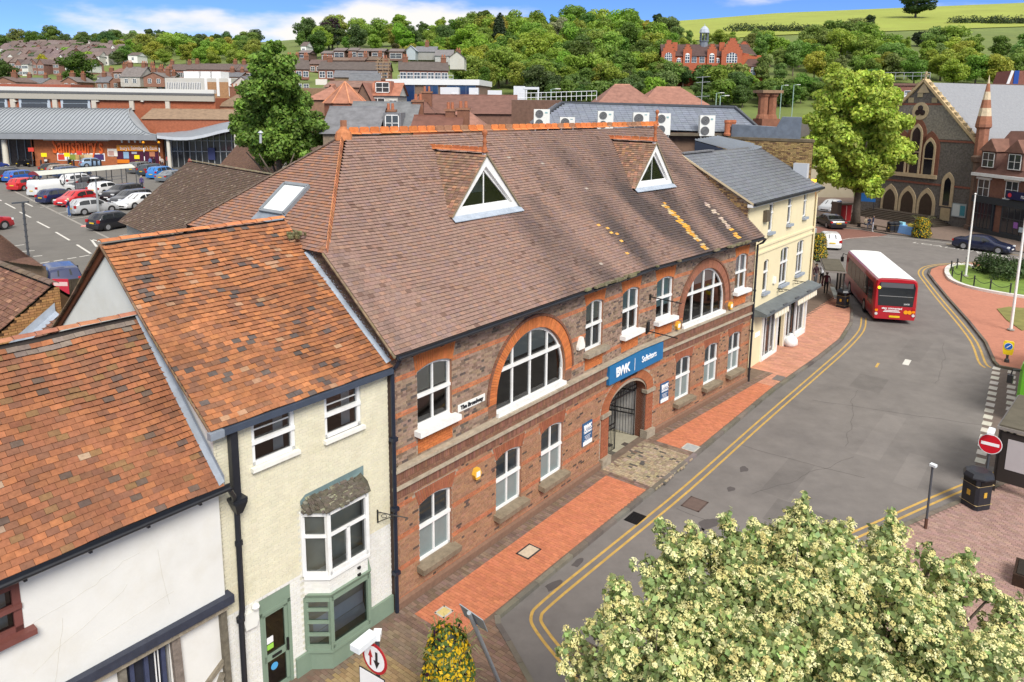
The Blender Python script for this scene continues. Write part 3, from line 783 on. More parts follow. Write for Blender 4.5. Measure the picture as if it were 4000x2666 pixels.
# ---- gates (one leaf open inward, tall fixed bars above)
def gate_leaf(hinge, ang, wdt, name):
 ux = Vector((cos(ang), sin(ang), 0)); g = MB(); h = Vector(hinge)
 for z in (.08, 1.0, 1.18, 2.0): g.bar(h+Vector((0, 0, z)), h+ux*wdt+Vector((0, 0, z)), .03, .045)
 n = 11
 for k in range(n+1):
  x = wdt*k/n; zt = 2.0 if k not in (0, n) else 2.1; g.tube([h+ux*x+Vector((0, 0, .06)), h+ux*x+Vector((0, 0, zt))], .011 if k not in (0, n) else .024, 6)
 for k in range(4):
  c = h+ux*(wdt*(k+.5)/4)+Vector((0, 0, 1.09)); g.tube([c+ux*cos(t)*.08+Vector((0, 0, sin(t)*.08)) for t in [2*pi*j/10 for j in range(11)]], .008, 5, cap=False)
 return g.build(name, M_IRON, off)
gate_leaf(FM(10.66, .42, 0), radians(-2), 1.15, 'gate_leaf'); gate_leaf(FM(13.30, .45, 0), radians(102), 1.3, 'gate_leaf')
ov = MB()
for k in range(22):
 s = 10.70+k*(2.6/21); u = (s-11.99)/1.37; zt = 2.15+.66*sqrt(max(0, 1-u*u)); ov.tube([FM(s, .42, 2.14), FM(s, .42, zt)], .011, 6)
ov.bar(FM(10.64, .42, 2.12), FM(13.34, .42, 2.12), .04, .05); ov.bar(FM(10.64, .42, 2.3), FM(13.34, .42, 2.3), .03, .03)
ov.build('gate_overthrow', M_IRON, off)
# ---- signs, name plate, boxes, brackets
BLUE = (0.016, 0.145, 0.335)
def board(s0, s1, z0, z1, proud, col, name, mat=M_SIGN, parent=None, label=None):
 c = (s0+s1)/2; A = FM(s0, 0, 0); Bv = FM(s1, 0, 0); T = (Bv-A); Nn = Vector((T.y, -T.x, 0)).normalized()
 o = MB().obox((A+Bv)/2+Nn*proud*.5+Vector((0, 0, (z0+z1)/2)), T/2, (0, 0, (z1-z0)/2), Nn*proud*.5, col).build(name, mat, parent or off, label=label)
 return o, (A+Bv)/2+Nn*(proud+.012)+Vector((0, 0, (z0+z1)/2)), T.normalized(), Nn
WHT = pm('white_print', (.86, .86, .86), .5, .02, 3, 0)
so_, c_, t_, nn = board(10.33, 14.22, 3.26, 3.96, .17, BLUE, 'fascia_sign', label='blue solicitors fascia sign above the gate')
UPV = Vector((0, 0, 1))
text(so_, 'BWK', .50, c_-t_*1.05+UPV*.0, t_, UPV, WHT, bold=.012, scx=.92, space=.82)
text(so_, 'Solicitors', .34, c_+t_*.85+UPV*.03, t_, UPV, WHT, scx=.86, bold=.004)
sb_ = MB()
q = c_-t_*.22; sb_.obox(q, t_*.012, UPV*.24, nn*.004);
sb_.build('lettering', WHT, so_)
for (s0, s1, z0, z1, nm) in ((8.84, 9.45, 1.40, 2.24, 'left'), (14.39, 14.98, 1.28, 2.09, 'right')):
 b_, c_, t_, nn = board(s0, s1, z0, z1, .05, (0.03, .10, .22), 'sign_plate', label='small blue plate sign on the '+nm+' side of the gate')
 text(b_, 'BWK', .25, c_+UPV*.25, t_, UPV, WHT, bold=.006, scx=.95, space=.85); text(b_, 'Solicitors', .13, c_+UPV*.08, t_, UPV, WHT)
 ln = MB()
 for k in range(4): ln.obox(c_-UPV*(.06+k*.055)-t_*(.02*(k % 2)), t_*(.20-.03*(k % 3)), UPV*.010, nn*.003, (.7, .7, .75))
 ln.obox(c_+UPV*.15, t_*.24, UPV*.005, nn*.003); ln.obox(c_-UPV*.33, t_*.29, UPV*.075, nn*.004); ln.build('lettering', WHT, b_)
b_, c_, t_, nn = board(2.45, 3.6, 4.81, 5.03, .02, (.8, .8, .76), 'street_nameplate')
text(b_, 'The Broadway', .165, c_, t_, UPV, M_BLACK, scx=.98, bold=.004)
c_ = FM(12.0, -.045, 2.97);
text(off, 'BROADWAY COURT', .135, c_-Vector((0, .01, -.12)), (FM(12.6, 0, 0)-FM(11.4, 0, 0)), UPV, M_BLACK, scx=1.0, bold=.006)
def hexbox(s, z, col, name, parent, mp=FM, r=.19, sides=6, rot=0.0, sx=.8):
 pts = [mp(s+cos(rot+2*pi*k/sides)*r*sx, 0, z+sin(rot+2*pi*k/sides)*r) for k in range(sides)]
 nn = (mp(s, -1, z)-mp(s, 0, z)); m = MB().prism(pts, nn*.13, col); c = mp(s, -.135, z); T = (mp(s+.1, 0, z)-mp(s-.1, 0, z)).normalized()
 return m.obox(c, T*r*.42, UPV*r*.42, nn*.006, (.85, .85, .82)).build(name, M_SIGN, parent)
YEL = (0.75, 0.42, 0.05)
for i, (s, z) in enumerate(((3.18, 2.72), (15.44, 4.36), (19.95, 4.32))): hexbox(s, z, YEL, 'alarm_box', off)
pts = [FM(8.54+x, 0, 5.29+y) for x, y in ((-.19, -.2), (.17, -.2), (.19, -.1), (.07, .22), (-.05, .22), (-.19, -.1))]
MB().prism(pts, (0, -.12, 0), (.82, .8, .74)).build('alarm_box', M_SIGN, off)
for (s, z) in ((13.35, 5.95), (13.2, 4.62)):
 br = MB(); br.box(FM(s, 0, 0).x-.05, FM(s, 0, 0).x+.05, FM(s, 0, 0).y-.05, FM(s, 0, 0).y, z-.12, z+.1); br.tube([FM(s, -.03, z), FM(s+.1, -1.35, z-.03)], .022, 6); br.build('sign_bracket', M_IRON, off)
MB().obox(FM(13.28, -.03, 4.75), (.09, 0, 0), (0, .03, 0), (0, 0, .2)).build('tie_plate', M_IRON, off)
# ===== terrain, roads, pavements
def sstep(a, b, x):
 t = max(0.0, min(1.0, (x-a)/(b-a))); return t*t*(3-2*t)
ZPX = [-4000, -1500, 0, 600, 1000, 1400, 2000, 2600, 3000, 4000, 5500, 9000]
ZSK = [40, 50, 52, 57, 57, 64, 72, 76, 83, 93, 100, 100]
def zsky(px): return float(np.interp(px, ZPX, ZSK))
def terrain(x, y):
 q = Vector((x, y, 0))-P0; s, o = q.dot(D1), q.dot(N1)
 z = 2.6*sstep(13, 19, o)*sstep(56, 42, s)
 z = max(z, 2.6*sstep(110, 150, y)) if s >= 42 else z
 px = 2000+2919*x/max(y, 20.0)
 if y > 135:
  t = (y-135)/465.0
  if t < 1: z += (zsky(px)-2.6)*(t*0.9+0.1*t*t*(3-2*t))
  else: z += (zsky(px)-2.6)-(t-1)*12
 return z
def T(px, py):
 """where the sight line of a pixel meets the terrain"""
 d = ray(px, py).normalized(); t = 40.0
 while t < 1500:
  p = CP+d*t
  if p.z <= terrain(p.x, p.y):
   lo, hi = t-2.0, t
   for _ in range(14):
    m = (lo+hi)/2; p = CP+d*m
    if p.z <= terrain(p.x, p.y): hi = m
    else: lo = m
   p = CP+d*hi; return Vector((p.x, p.y, terrain(p.x, p.y)))
  t += 2.0
 p = CP+d*620; return Vector((p.x, p.y, terrain(p.x, p.y)))
def TY(px, Y):
 """terrain point on picture column px at depth Y"""
 x = (px-2000)/FPX*Y/cos(PITCH)*1.0; x = D(px, 500, Y).x
 return Vector((x, Y, terrain(x, Y)))
def ZY(P, y):
 lo, hi = -10.0, 200.0
 for _ in range(50):
  m = (lo+hi)/2
  if pr((P[0], P[1], m))[1] > y: lo = m
  else: hi = m
 return lo
M_GRASSG = pm('hill_grass', (0.125, 0.165, 0.04), 0.95, 0.25, 0.05, 0.3, 2.0, stain=0.5, sscale=0.03, stcol=(1.25, 1.1, 0.75))
M_ASPH = pm('asphalt', (0.18, 0.164, 0.152), 0.92, 0.12, 1.2, 0.35, 130, stain=0.6, sscale=0.22, stcol=(0.66, 0.66, 0.68))
M_PAVE = pm('paver', (1, 1, 1), 0.9, 0.12, 7, 0.3, 90)
M_CONC = pm('concrete', (0.30, 0.28, 0.25), 0.9, 0.15, 3, 0.3, 60, stain=0.4, sscale=0.8)
M_YLINE = pm('yellow_line', (0.52, 0.33, 0.085), 0.8, 0.25, 6, 0.1, 80, stain=0.5, sscale=3, stcol=(0.45, 0.45, 0.5))
M_WLINE = pm('white_line', (0.62, 0.60, 0.55), 0.8, 0.15, 6, 0.1, 80, stain=0.4, sscale=3, stcol=(0.5, 0.5, 0.5))
M_GRASS = pm('lawn_grass', (0.14, 0.22, 0.035), 0.95, 0.25, 1.5, 0.5, 25, stain=0.4, sscale=0.4, stcol=(1.3, 1.05, 0.7))
gx = list(np.concatenate([np.arange(-900, -120, 30), np.arange(-120, 130, 6), np.arange(130, 1200, 30)]))
gy = list(np.concatenate([np.arange(-60, 150, 5), np.arange(150, 700, 10), np.arange(700, 1500, 50)]))
g = MB(); rows = [[(x, y, terrain(x, y)-.03) for x in gx] for y in gy]; g.grid(rows)
gobj = g.build('ground', M_GRASSG, smooth=True, kind='structure')
def sheet(name, pts, z, mat, parent=None, kind='structure', t=W1):
 o = MB().poly([(p[0], p[1], z) for p in pts], t).build(name, mat, parent)
 if kind and not parent: o['kind'] = kind
 return o
road = sheet('road', [(-40, -25), (70, -25), (70, 112), (30, 112), (14, 60), (-40, 12)], 0.0, M_ASPH)
cpk = sheet('car_park', [(-120, 38), (-10, 38), (12, 62), (12, 140), (-120, 140)], 2.605, pm('car_park_asphalt', (0.155, 0.145, 0.13), .95, .1, .8, .3, 60, stain=.4, sscale=.12, stcol=(.78, .78, .8)))
KH = 0.11
def slab(name, pts, mat, h=KH, t=W1, kind='structure', parent=None):
 o = MB().prism([(p[0], p[1], -.02) for p in pts], (0, 0, h+.02), t).build(name, mat, parent)
 if kind and not parent: o['kind'] = kind
 return o
def S2(s, o): p = street(s, o); return (p.x, p.y)
KL = [(0.2, -4.4), (0.99, -3.03), (1.30, -2.45), (1.55, -2.2), (5, -2.2), (10, -2.24), (16, -2.24), (22, -2.23), (28, -2.5), (32, -2.55), (36, -2.1), (39.2, -1.33), (41.9, -.26), (46.5, 2.2), (51, 4.4), (56, 6.4), (62, 8.2)]
PAV = [S2(-14, .1), S2(-14, -8)]+[S2(-2.2, -8), S2(-.6, -6)]+[S2(*k) for k in KL]+[S2(60, 12), S2(24, 1.5), S2(24.0, .2)]
BROWN = (0.19, 0.115, 0.08); REDP = (0.52, 0.185, 0.095)
pav = slab('pavement', PAV, pm('pavement_bed', (0.16, 0.115, 0.085), .95, .2, 4, .3, 60), h=KH-.006)
def inpoly(p, poly):
 x, y = p; r = False; j = len(poly)-1
 for i in range(len(poly)):
  xi, yi = poly[i]; xj, yj = poly[j]
  if (yi > y) != (yj > y) and x < (xj-xi)*(y-yi)/(yj-yi)+xi: r = not r
  j = i
 return r
PP = []
def facade_o(s): return 0 if s < SB else -(s-SB)*sin(BEND)
def is_setts(s, o): return 10.2 < s < 12.95+(-o)*.0 and o < -.15
zt = KH
o_ = -.12
def kerb_o(s): return float(np.interp(s, [k[0] for k in KL[3:]], [k[1] for k in KL[3:]]))+.13
def put_paver(s, o, ls, lo, col):
 PP.append((street(s, o, zt-.02), D1*(ls/2-.004), N1*(lo/2-.004), Vector((0, 0, .023+random.uniform(-.002, .003))), col))
s = -0.0
r = 0
while s < 45:
 far = s > 24
 lo, ls = (.21, .105) if not far else (.42, .21)
 if s < 24:
  for k in (0, 1): put_paver(s+ls/2, facade_o(s)-.215-k*.19, ls, .19, jit((0.20, 0.135, 0.10), .25))
 o = facade_o(s)-.5+(lo/2 if r % 2 else 0) if s < 24 else .6-(lo/2 if r % 2 else 0)
 while o > kerb_o(s+ls/2)+.02:
  kb = kerb_o(s+ls/2); ll = min(lo, o-kb); oc = o-ll/2
  if ll > .03 and not (10.0 < s < 13.1):
   border = s < .16 or (9.7 < s < 13.4); cut = max(0, oc+ll/2-(facade_o(s)-.5)) if s < 24 else 0; oc -= cut/2
   put_paver(s+ls/2, oc, ls, max(.02, ll-cut), jit((0.20, 0.135, 0.10) if border else (REDP if s < 22.2 else (.52, .25, .165)), .12 if not border else .3))
  o -= lo
 s += ls; r += 1
s = -9.0; r = 0
while s < .0:
 o = -.12-(.105 if r % 2 else 0)
 while o > -6.5:
  oc = o-.105
  tan_ = s < -.25 and oc < -.42 and oc > -2.1; tan2 = s < -2.6 and -2.1 < oc < -.6
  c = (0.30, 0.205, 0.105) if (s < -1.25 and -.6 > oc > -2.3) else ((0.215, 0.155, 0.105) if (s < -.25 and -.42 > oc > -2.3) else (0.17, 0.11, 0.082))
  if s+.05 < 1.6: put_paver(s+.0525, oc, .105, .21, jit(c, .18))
  o -= .21
 s += .105; r += 1
s = 0.0
while s < 1.5:   # corner by the give-way pole
 o = -2.2
 while o > -4.3:
  if s+.05 < np.interp(o, [-4.4, -3.03, -2.45, -2.2], [.1, .85, 1.15, 1.4]): put_paver(s+.0525, o-.105, .105, .21, jit((0.19, .12, .085), .2))
  o -= .21
 s += .105
pieces(pav, 'paver', M_PAVE, PP, 300, 'paving')
PS = []
s = 10.05
while s < 13.05:
 o = -.16; row = random.uniform(.1, .135)
 while o > -2.28:
  l = random.uniform(.12, .2)
  if o < -1.3: l *= .8
  c = jit((0.36, 0.285, 0.19), .25) if random.random() > .06 else jit((.1, .09, .08), .2)
  PS.append((street(s+row/2, o-l/2, zt-.02), D1*(row/2-.008), N1*(l/2-.008), Vector((random.uniform(-.003, .003), 0, .025+random.uniform(-.004, .006))), c)); o -= l
 s += row
pieces(pav, 'sett', M_PAVE, PS, 300, 'setts')
gw = MB(); gw.poly([tuple(street(10.62, .0, .1)), tuple(street(13.36, .0, .1)), tuple(street(13.36, 9, .1)), tuple(street(10.62, 9, .1))], (.36, .33, .24))
gwo = gw.build('passage_floor', M_PAVE, pav)
PF = []
for i in range(8):
 for j in range(5):
  if (i+j) % 2 and random.random() < .8: PF.append((street(10.9+j*.5+random.uniform(-.05, .05), .25+i*.42, .112), D1*.13, N1*.10, Vector((0, 0, .004)), jit((.09, .075, .065), .2)))
pieces(pav, 'slab', M_PAVE, PF, 40)
def kerb(parent, pts, col, w=.15, h=KH+.012, L=.9, nsep=300, name='kerb_stone'):
 P = []
 for (a, b) in zip(pts, pts[1:]):
  a = Vector((*a, 0)); b = Vector((*b, 0)); d = b-a; n = max(1, round(d.length/L)); u = d.normalized(); sd = Vector((u.y, -u.x, 0))
  for i in range(n): P.append((a+d*((i+.5)/n)+Vector((0, 0, h/2-.02)), u*(d.length/n/2-.006), sd*(w/2), Vector((0, 0, h/2+.02)), jit(col, .25)))
 pieces(parent, name, M_CONC, P, nsep, name+'s')
kerb(pav, [S2(*k) for k in KL], (.55, .52, .48))
def stripe(parent, pts, w, off_, z, mat, name, dash=None):
 """painted line following a polyline at an offset"""
 pts = [Vector((*p, 0)) for p in pts]; L = []; R = []
 for i, p in enumerate(pts):
  d = (pts[min(i+1, len(pts)-1)]-pts[max(i-1, 0)]).normalized(); sd = Vector((d.y, -d.x, 0)); L.append(p+sd*(off_-w/2)); R.append(p+sd*(off_+w/2))
 mb = MB()
 for i in range(len(pts)-1): mb.poly([(L[i].x, L[i].y, z), (R[i].x, R[i].y, z), (R[i+1].x, R[i+1].y, z), (L[i+1].x, L[i+1].y, z)])
 return mb.build(name, mat, parent)
def smooth(pts, n=4):
 out = []
 for i in range(len(pts)-1):
  p0, p1, p2, p3 = pts[max(i-1, 0)], pts[i], pts[i+1], pts[min(i+2, len(pts)-1)]
  for k in range(n):
   t = k/n; out.append(tuple(.5*((2*p1[j])+(-p0[j]+p2[j])*t+(2*p0[j]-5*p1[j]+4*p2[j]-p3[j])*t*t+(-p0[j]+3*p1[j]-3*p2[j]+p3[j])*t**3) for j in range(2)))
 out.append(tuple(pts[-1])); return out
YK = [(0.75, -6.2), (1.25, -4.6), (1.78, -3.35), (2.2, -2.83), (3.0, -2.72), (6, -2.8), (11, -2.95), (18, -2.95), (26, -3.0), (31, -3.0), (35, -2.8), (38, -2.2)]
for k in (0.0, .26): stripe(road, smooth([S2(*q) for q in YK]), .085, k, .004, M_YLINE, 'yellow_line')
RK = [(-10, -8.2), (0, -7.9), (5, -7.8), (8.0, -8.1), (10.5, -8.75), (13, -9.56), (16.05, -10.8), (18.0, -11.6), (20, -12.4), (23, -13.8)]
RP = [S2(*k) for k in RK]+[S2(23, -24), S2(-10, -24)]
rpav = slab('pavement', RP, pm('pavement_bed_pink', (0.20, 0.13, 0.105), .95, .2, 4, .3, 60), h=KH-.006)
kerb(rpav, [S2(*k) for k in RK], (.5, .45, .4))
PR = []; s = 7.0; r = 0
while s < 22:
 ko = float(np.interp(s, [k[0] for k in RK], [k[1] for k in RK]))-.12; o = ko-(.105 if r % 2 else 0)
 while o > -15.5:
  PR.append((street(s+.05, o-.105, zt-.02), D1*.0485, N1*.101, Vector((0, 0, .023)), jit((0.33, .21, .175), .15))); o -= .21
 s += .105; r += 1
pieces(rpav, 'paver', M_PAVE, PR, 200, 'paving')
for k in (.0, .26): stripe(road, smooth([S2(a, b) for a, b in [(-8, -7.4), (0, -7.1), (5.2, -7.0), (8.2, -7.3), (10.6, -7.95), (13, -8.85), (16, -10.0), (18.3, -10.95), (20.4, -11.9)]]), .09, k, .004, M_YLINE, 'yellow_line')
PW = []
for i in range(7):
 for j in range(4): PW.append((street(8.6+i*.62, -13.2-j*.62, KH+.012), D1*.30, N1*.30, Vector((0, 0, .012)), jit((.40, .31, .21), .12)))
pieces(rpav, 'slab', M_PAVE, PW, 60)
IS = [(3900, 1436), (3884, 1420), (3850, 1343), (3782, 1258), (3706, 1173), (3650, 1105), (3628, 1075), (3634, 1056), (3665, 1044), (3740, 1036), (3870, 1031), (4000, 1028)]
ISL = [(p.x, p.y) for p in (G(*q) for q in IS)]+[(52, 60), (46, 40), (33, 33.5), (27, 35.6)]
isl = slab('traffic_island', ISL, pm('island_paving', (0.44, 0.185, 0.12), .9, .12, 5, .35, 40, stain=.3, sscale=.5, stcol=(.7, .7, .72)), h=KH)
kerb(isl, ISL+[ISL[0]], (.42, .38, .34), nsep=60)
for k in (-.42, -.72): stripe(road, smooth([(p.x, p.y) for p in (G(*q) for q in IS)], 3), .11, k, .004, M_YLINE, 'yellow_line')
LW = [(3697, 1076), (3700, 1058), (3722, 1045), (3760, 1041), (3792, 1047), (3800, 1053), (3850, 1040), (3900, 1040), (4010, 1046)]
LWB = [(3697, 1076), (3712, 1100), (3745, 1118), (3800, 1135), (3900, 1155), (4010, 1172)]
lw = [(p.x, p.y) for p in (G(*q) for q in LW)]; lwb = [(p.x, p.y) for p in (G(*q) for q in LWB)]
lawn = slab('lawn', lw+[(60, 60), (48, 46)]+lwb[::-1], M_GRASS, h=.16)
wk = MB()
for (a, b) in zip(smooth(lw[:6]), smooth(lw[:6])[1:]): wk.bar((*a, .17), (*b, .17), .32, .2)
for (a, b) in zip(smooth(lwb), smooth(lwb)[1:]): wk.bar((*a, .17), (*b, .17), .34, .22)
wk.build('lawn_kerb', pm('white_kerb', (.66, .64, .6), .7, .1, 3, .2), isl)
l2 = [G(*q) for q in ((3893, 1215), (3940, 1207), (4020, 1215), (4040, 1290), (3990, 1300), (3930, 1258))]
slab('lawn', [(p.x, p.y) for p in l2], pm('rough_lawn', (.20, .19, .055), .95, .25, 1.5, .5, 20), h=.15)
CS = []
for (a, b, n) in (((32.46, -10.08), (19.2, -10.9), 17), ((32.3, -10.75), (20.2, -11.75), 16)):
 for i in range(n):
  t = i/(n-1); CS.append((street(lerp(a[0], b[0], t), lerp(a[1], b[1], t), .006), D1*.24, N1*.17, Vector((0, 0, .003)), jit((.9, .88, .84), .08)))
pieces(road, 'crossing_stud', M_WLINE, CS, 60)
sheet('crossing_paving', [S2(19.5, -10.75), S2(32.5, -9.9), S2(32.5, -15), S2(21.8, -15)], .003, pm('brown_paving', (0.155, .12, .10), .9, .15, 4, .3, 50), parent=road)
CK = [(3050, 872), (3365, 897), (3467, 916), (3620, 934), (3722, 946), (4000, 989), (4200, 1020)]
ckw = [(p.x, p.y) for p in (G(*q) for q in CK)]
cpav = slab('pavement', ckw+[(75, 62), (75, 108), (36, 108)], pm('far_paving', (0.20, .145, .115), .9, .15, 3, .3, 40), h=KH)
kerb(cpav, ckw, (.45, .42, .38), nsep=40, L=1.2)
sheet('brick_road', [(p.x, p.y) for p in (G(*q) for q in ((3050, 875), (3365, 899), (3467, 918), (3430, 926), (3320, 934), (3240, 950), (3190, 985), (3100, 950)))], .005, pm('brick_road_paving', (0.215, .10, .075), .9, .15, 3, .3, 40), parent=road)
stripe(road, [(p.x, p.y) for p in (G(*q) for q in ((3240, 948), (3320, 932), (3430, 924), (3560, 934), (3722, 953), (3900, 985)))], .10, 0, .008, M_WLINE, 'white_line')
stripe(road, [(p.x, p.y) for p in (G(*q) for q in ((3700, 952), (3850, 975), (4010, 1002)))], .10, .25, .008, M_YLINE, 'yellow_line')
for k in (0, .3): stripe(road, [(p.x, p.y) for p in (G(*q) for q in ((3190, 975), (3215, 1005), (3245, 1040)))], .1, k, .008, M_YLINE, 'yellow_line')
stripe(road, [S2(30, -6.3), S2(31, -6.25)], .3, 0, .004, M_WLINE, 'white_line'); stripe(road, [S2(28.6, -5.2), S2(29.4, -5.15)], .12, 0, .004, M_YLINE, 'yellow_line')
for (tx, px, py) in (('LOADING', 3705, 968), ('ONLY', 3905, 1001)):
 p = G(px, py); u = (G(px+70, py+10)-G(px-70, py-10)).normalized(); v = Vector((-u.y, u.x, 0))
 text(road, tx, .95, (p.x, p.y, .011), u, v, M_WLINE, name='road_lettering', extrude=.002, scx=1.45, space=1.1)
def cover(name, s, o, ls, lo, z, t, mat, frame=None, parent=None):
 p = MB().obox(street(s, o, z), D1*ls/2, N1*lo/2, (0, 0, .006), t)
 if frame:
  for k in (-1, 1): p.obox(street(s+k*ls/2, o, z+.002), D1*.025, N1*(lo/2+.02), (0, 0, .006), frame); p.obox(street(s, o+k*lo/2, z+.002), D1*(ls/2+.02), N1*.025, (0, 0, .006), frame)
 return p.build(name, mat, parent)
cover('access_cover', 4.3, -1.15, .62, .42, KH+.008, (.55, .45, .33), M_PAVE, (.04, .04, .04), pav)
cover('access_cover', 13.75, -1.9, .55, .52, KH+.008, (.36, .37, .36), M_PAVE, (.5, .47, .4), pav)
cover('access_cover', .75, -1.05, .34, .3, KH+.008, (.62, .5, .2), M_PAVE, (.5, .48, .42), pav)
cover('access_cover', 23.5, -1.95, .75, .45, KH+.008, (.16, .14, .13), M_PAVE, None, pav)
dr = MB(); dr.obox(street(8.1, -2.62, .006), D1*.33, N1*.24, (0, 0, .004), (.3, .3, .3))
for k in range(9): dr.obox(street(7.83+k*.067, -2.62, .012), D1*.014, N1*.21, (0, 0, .006), (1, 1, 1))
dr.build('drain_grate', M_IRON, road)
cover('manhole_cover', 10.15, -3.75, .75, .6, .004, (.13, .09, .075), M_PAVE, (.09, .06, .05), road)
cover('manhole_cover', 2.0, -4.55, .6, .5, .004, (.12, .085, .06), M_PAVE, (.08, .06, .04), road)
tp = MB()
for (s, o, r_) in ((9.3, -4.6, .42), (8.7, -4.5, .3), (13.6, -4.1, .25), (1.8, -5.0, .75), (1.1, -5.5, .5), (2.6, -5.3, .35), (11.9, -4.3, .2), (4.9, -2.5, .25), (3.6, -2.55, .3)):
 n = 14; ph = random.uniform(0, 6); tp.poly([tuple(street(s+cos(2*pi*k/n)*r_*(1+.25*sin(3*2*pi*k/n+ph)), o+sin(2*pi*k/n)*r_*.55*(1+.3*sin(2*2*pi*k/n+ph)), .003)) for k in range(n)], (.5, .48, .5))
tp.build('tar_patch', M_ASPH, road, kind='stuff')
RPT = MB()
for (s, o, a, b, k) in ((14, -5.6, 3.2, 1.0, .88), (20, -7.4, 5.0, .9, 1.1), (11.5, -6.9, 1.6, 2.2, .84), (26, -5.5, 2.2, 1.4, .86), (7.0, -4.8, 2.4, .8, 1.08), (33, -6.2, 4.2, 1.2, .9), (17.5, -9.0, 3.0, .8, 1.12)): RPT.poly([tuple(street(s+x*a/2, o+y*b/2, .0025)) for x, y in ((-1, -1), (1, -.9), (1.02, 1), (-.97, .95))], (k, k, k))
RPT.build('tarmac_patch', M_ASPH, road, kind='stuff')
CRK = MB()
for (s, o, n, ds, do) in ((12, -5.0, 16, .35, -.12), (18, -6.5, 22, .3, .05), (9.5, -3.4, 12, .05, -.4), (22, -4.0, 14, .12, -.45), (15.5, -3.2, 10, .03, -.42), (28, -8, 18, .4, .1)):
 p = street(s, o, .0045); q_ = []
 for k in range(n): s += ds*random.uniform(.6, 1.4)+random.gauss(0, .03); o += do*random.uniform(.5, 1.5)+random.gauss(0, .06); q = street(s, o, .0045); CRK.bar(p, q, .012, .002, (.55, .54, .54)); p = q
CRK.build('cracks', M_ASPH, road, kind='stuff')
FG = MB(); FG.grid([[TY(px, Y)+Vector((0, 0, .3)) for px in range(2300, 4500, 100)] for Y in range(400, 621, 20)]); FG.build('field', pm('field_grass', (.27, .31, .05), .95, .15, .04, .3, 1.0, stain=.5, sscale=.02, stcol=(.8, .95, .8)), kind='structure', smooth=True)
def cpl(a, b, w, name='bay_line', mat=None):
 A, B_ = G(*a, 2.6), G(*b, 2.6); stripe(cpk, [(A.x, A.y), (B_.x, B_.y)], w, 0, 2.612, mat or M_WLINE, name)
for (a, b) in (((20, 795), (60, 816)), ((77, 829), (120, 851)), ((145, 867), (193, 892)), ((218, 908), (272, 940)), ((300, 957), (355, 992)), ((0, 782), (5, 786)), ((97, 793), (128, 808)), ((355, 935), (378, 965)), ((352, 935), (390, 945))): cpl(a, b, .16)
for (a, b) in (((157, 1030), (193, 1024)), ((210, 1022), (246, 1016)), ((263, 1013), (298, 1007)), ((310, 1005), (350, 998)), ((55, 962), (95, 957)), ((75, 985), (135, 980)), ((130, 1003), (165, 1000))): cpl(a, b, .16)
cpl((55, 748), (430, 935), .22, 'kerb_line', M_CONC)
for k in range(7): cpl((95+k*62, 790+k*22), (200+k*62, 775+k*22), .1)
# ===== cream house and white timbered house
M_CREAM = pm('cream_brick', (1, 1, 1), 0.85, 0.06, 3, 0.4, 60, stain=.25, sscale=.9, stcol=(.86, .8, .68))
M_REND = pm('white_render', (0.70, 0.69, 0.65), 0.9, 0.04, 1.5, 0.15, 25, stain=.5, sscale=.7, stcol=(.88, .85, .78))
M_GREEN = pm('sage_paint', (0.20, 0.27, 0.20), 0.55, 0.06, 3, .1, 40)
M_TIMB = pm('old_timber', (0.17, 0.145, 0.115), 0.9, .35, 9, .5, 40)
M_BEAM = pm('dark_beam', (0.035, .04, .06), .6, .2, 4, .3, 30)
cr = thing('cream_house', 'narrow cream painted brick house with orange tiled roof and green shop bay', 'house', P0, RZ1)
CM = lambda s, o, z: Vector((s, o+.05, z))
CA, CB = -4.70, -.06
CW = [(-3.85, -2.78, 5.68, 6.68, 0), (-1.98, -.92, 5.62, 6.70, 0)]
CD = (-3.9, -3.1, .05, 2.58, 0)
cops = CW+[CD]
wl_ = MB(); wall_panel(wl_, CM, CA, CB, -.1, 6.86, cops, t=(.62, .60, .50)); reveals(wl_, CM, cops, .14, (.62, .60, .5))
cw = wl_.build('wall', M_CREAM, cr)
def c_cream(s, z, r):
 k = 1 if z < 2.66 else 0
 if random.random() < .0035 and z > 2.4 and (s > -.75 or s < -3.7): return (.30, .2, .12)
 if k: return jit((0.72, .71, .67), .03)
 return jit((0.70, 0.655, 0.49), .035)
sk_bay = lambda s, z: -2.72 < s < -.93 and z < 4.3
pieces(cw, 'brick', M_CREAM, bricks(CM, CA, CB, .0, 6.85, cops, c_cream, proud=.006, skip=lambda s, z: sk_bay(s, z) or (z < .62 and s > -3.05)), 300, 'brickwork')
MB().box(-3.05, CB, -.02, .04, 0, .60, (1, 1, 1)).build('plinth', M_GREEN, cr)
for q in CW:
 w_ = sash(cr, CM, q, .07, cols=1, trans=(q[2]+q[3])/2+.02, fw=.085, blind=None)
 m = MB(); m.bar(CM(q[0]+.1, .08, q[2]+.78), CM(q[1]-.1, .08, q[2]+.78), .03, .03); m.build('glazing_bar', M_WHITE, w_)
 MB().box(q[0]-.06, q[1]+.06, -.06, .12, q[2]-.09, q[2]+.0, (1, .98, .92)).build('sill', M_WHITE, w_)
 MB().poly([CM(q[1]-.42, .22, q[2]+.06), CM(q[1]-.16, .22, q[2]+.06), CM(q[1]-.16, .22, q[3]-.06), CM(q[1]-.40, .22, q[3]-.06)], (.55, .55, .55)).build('curtain', M_BLIND, w_)
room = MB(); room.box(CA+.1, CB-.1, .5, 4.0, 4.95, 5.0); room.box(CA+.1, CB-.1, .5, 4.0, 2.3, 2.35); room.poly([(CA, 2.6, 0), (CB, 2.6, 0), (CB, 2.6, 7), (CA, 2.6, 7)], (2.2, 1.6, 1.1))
room.build('interior', M_DARKIN, cr)
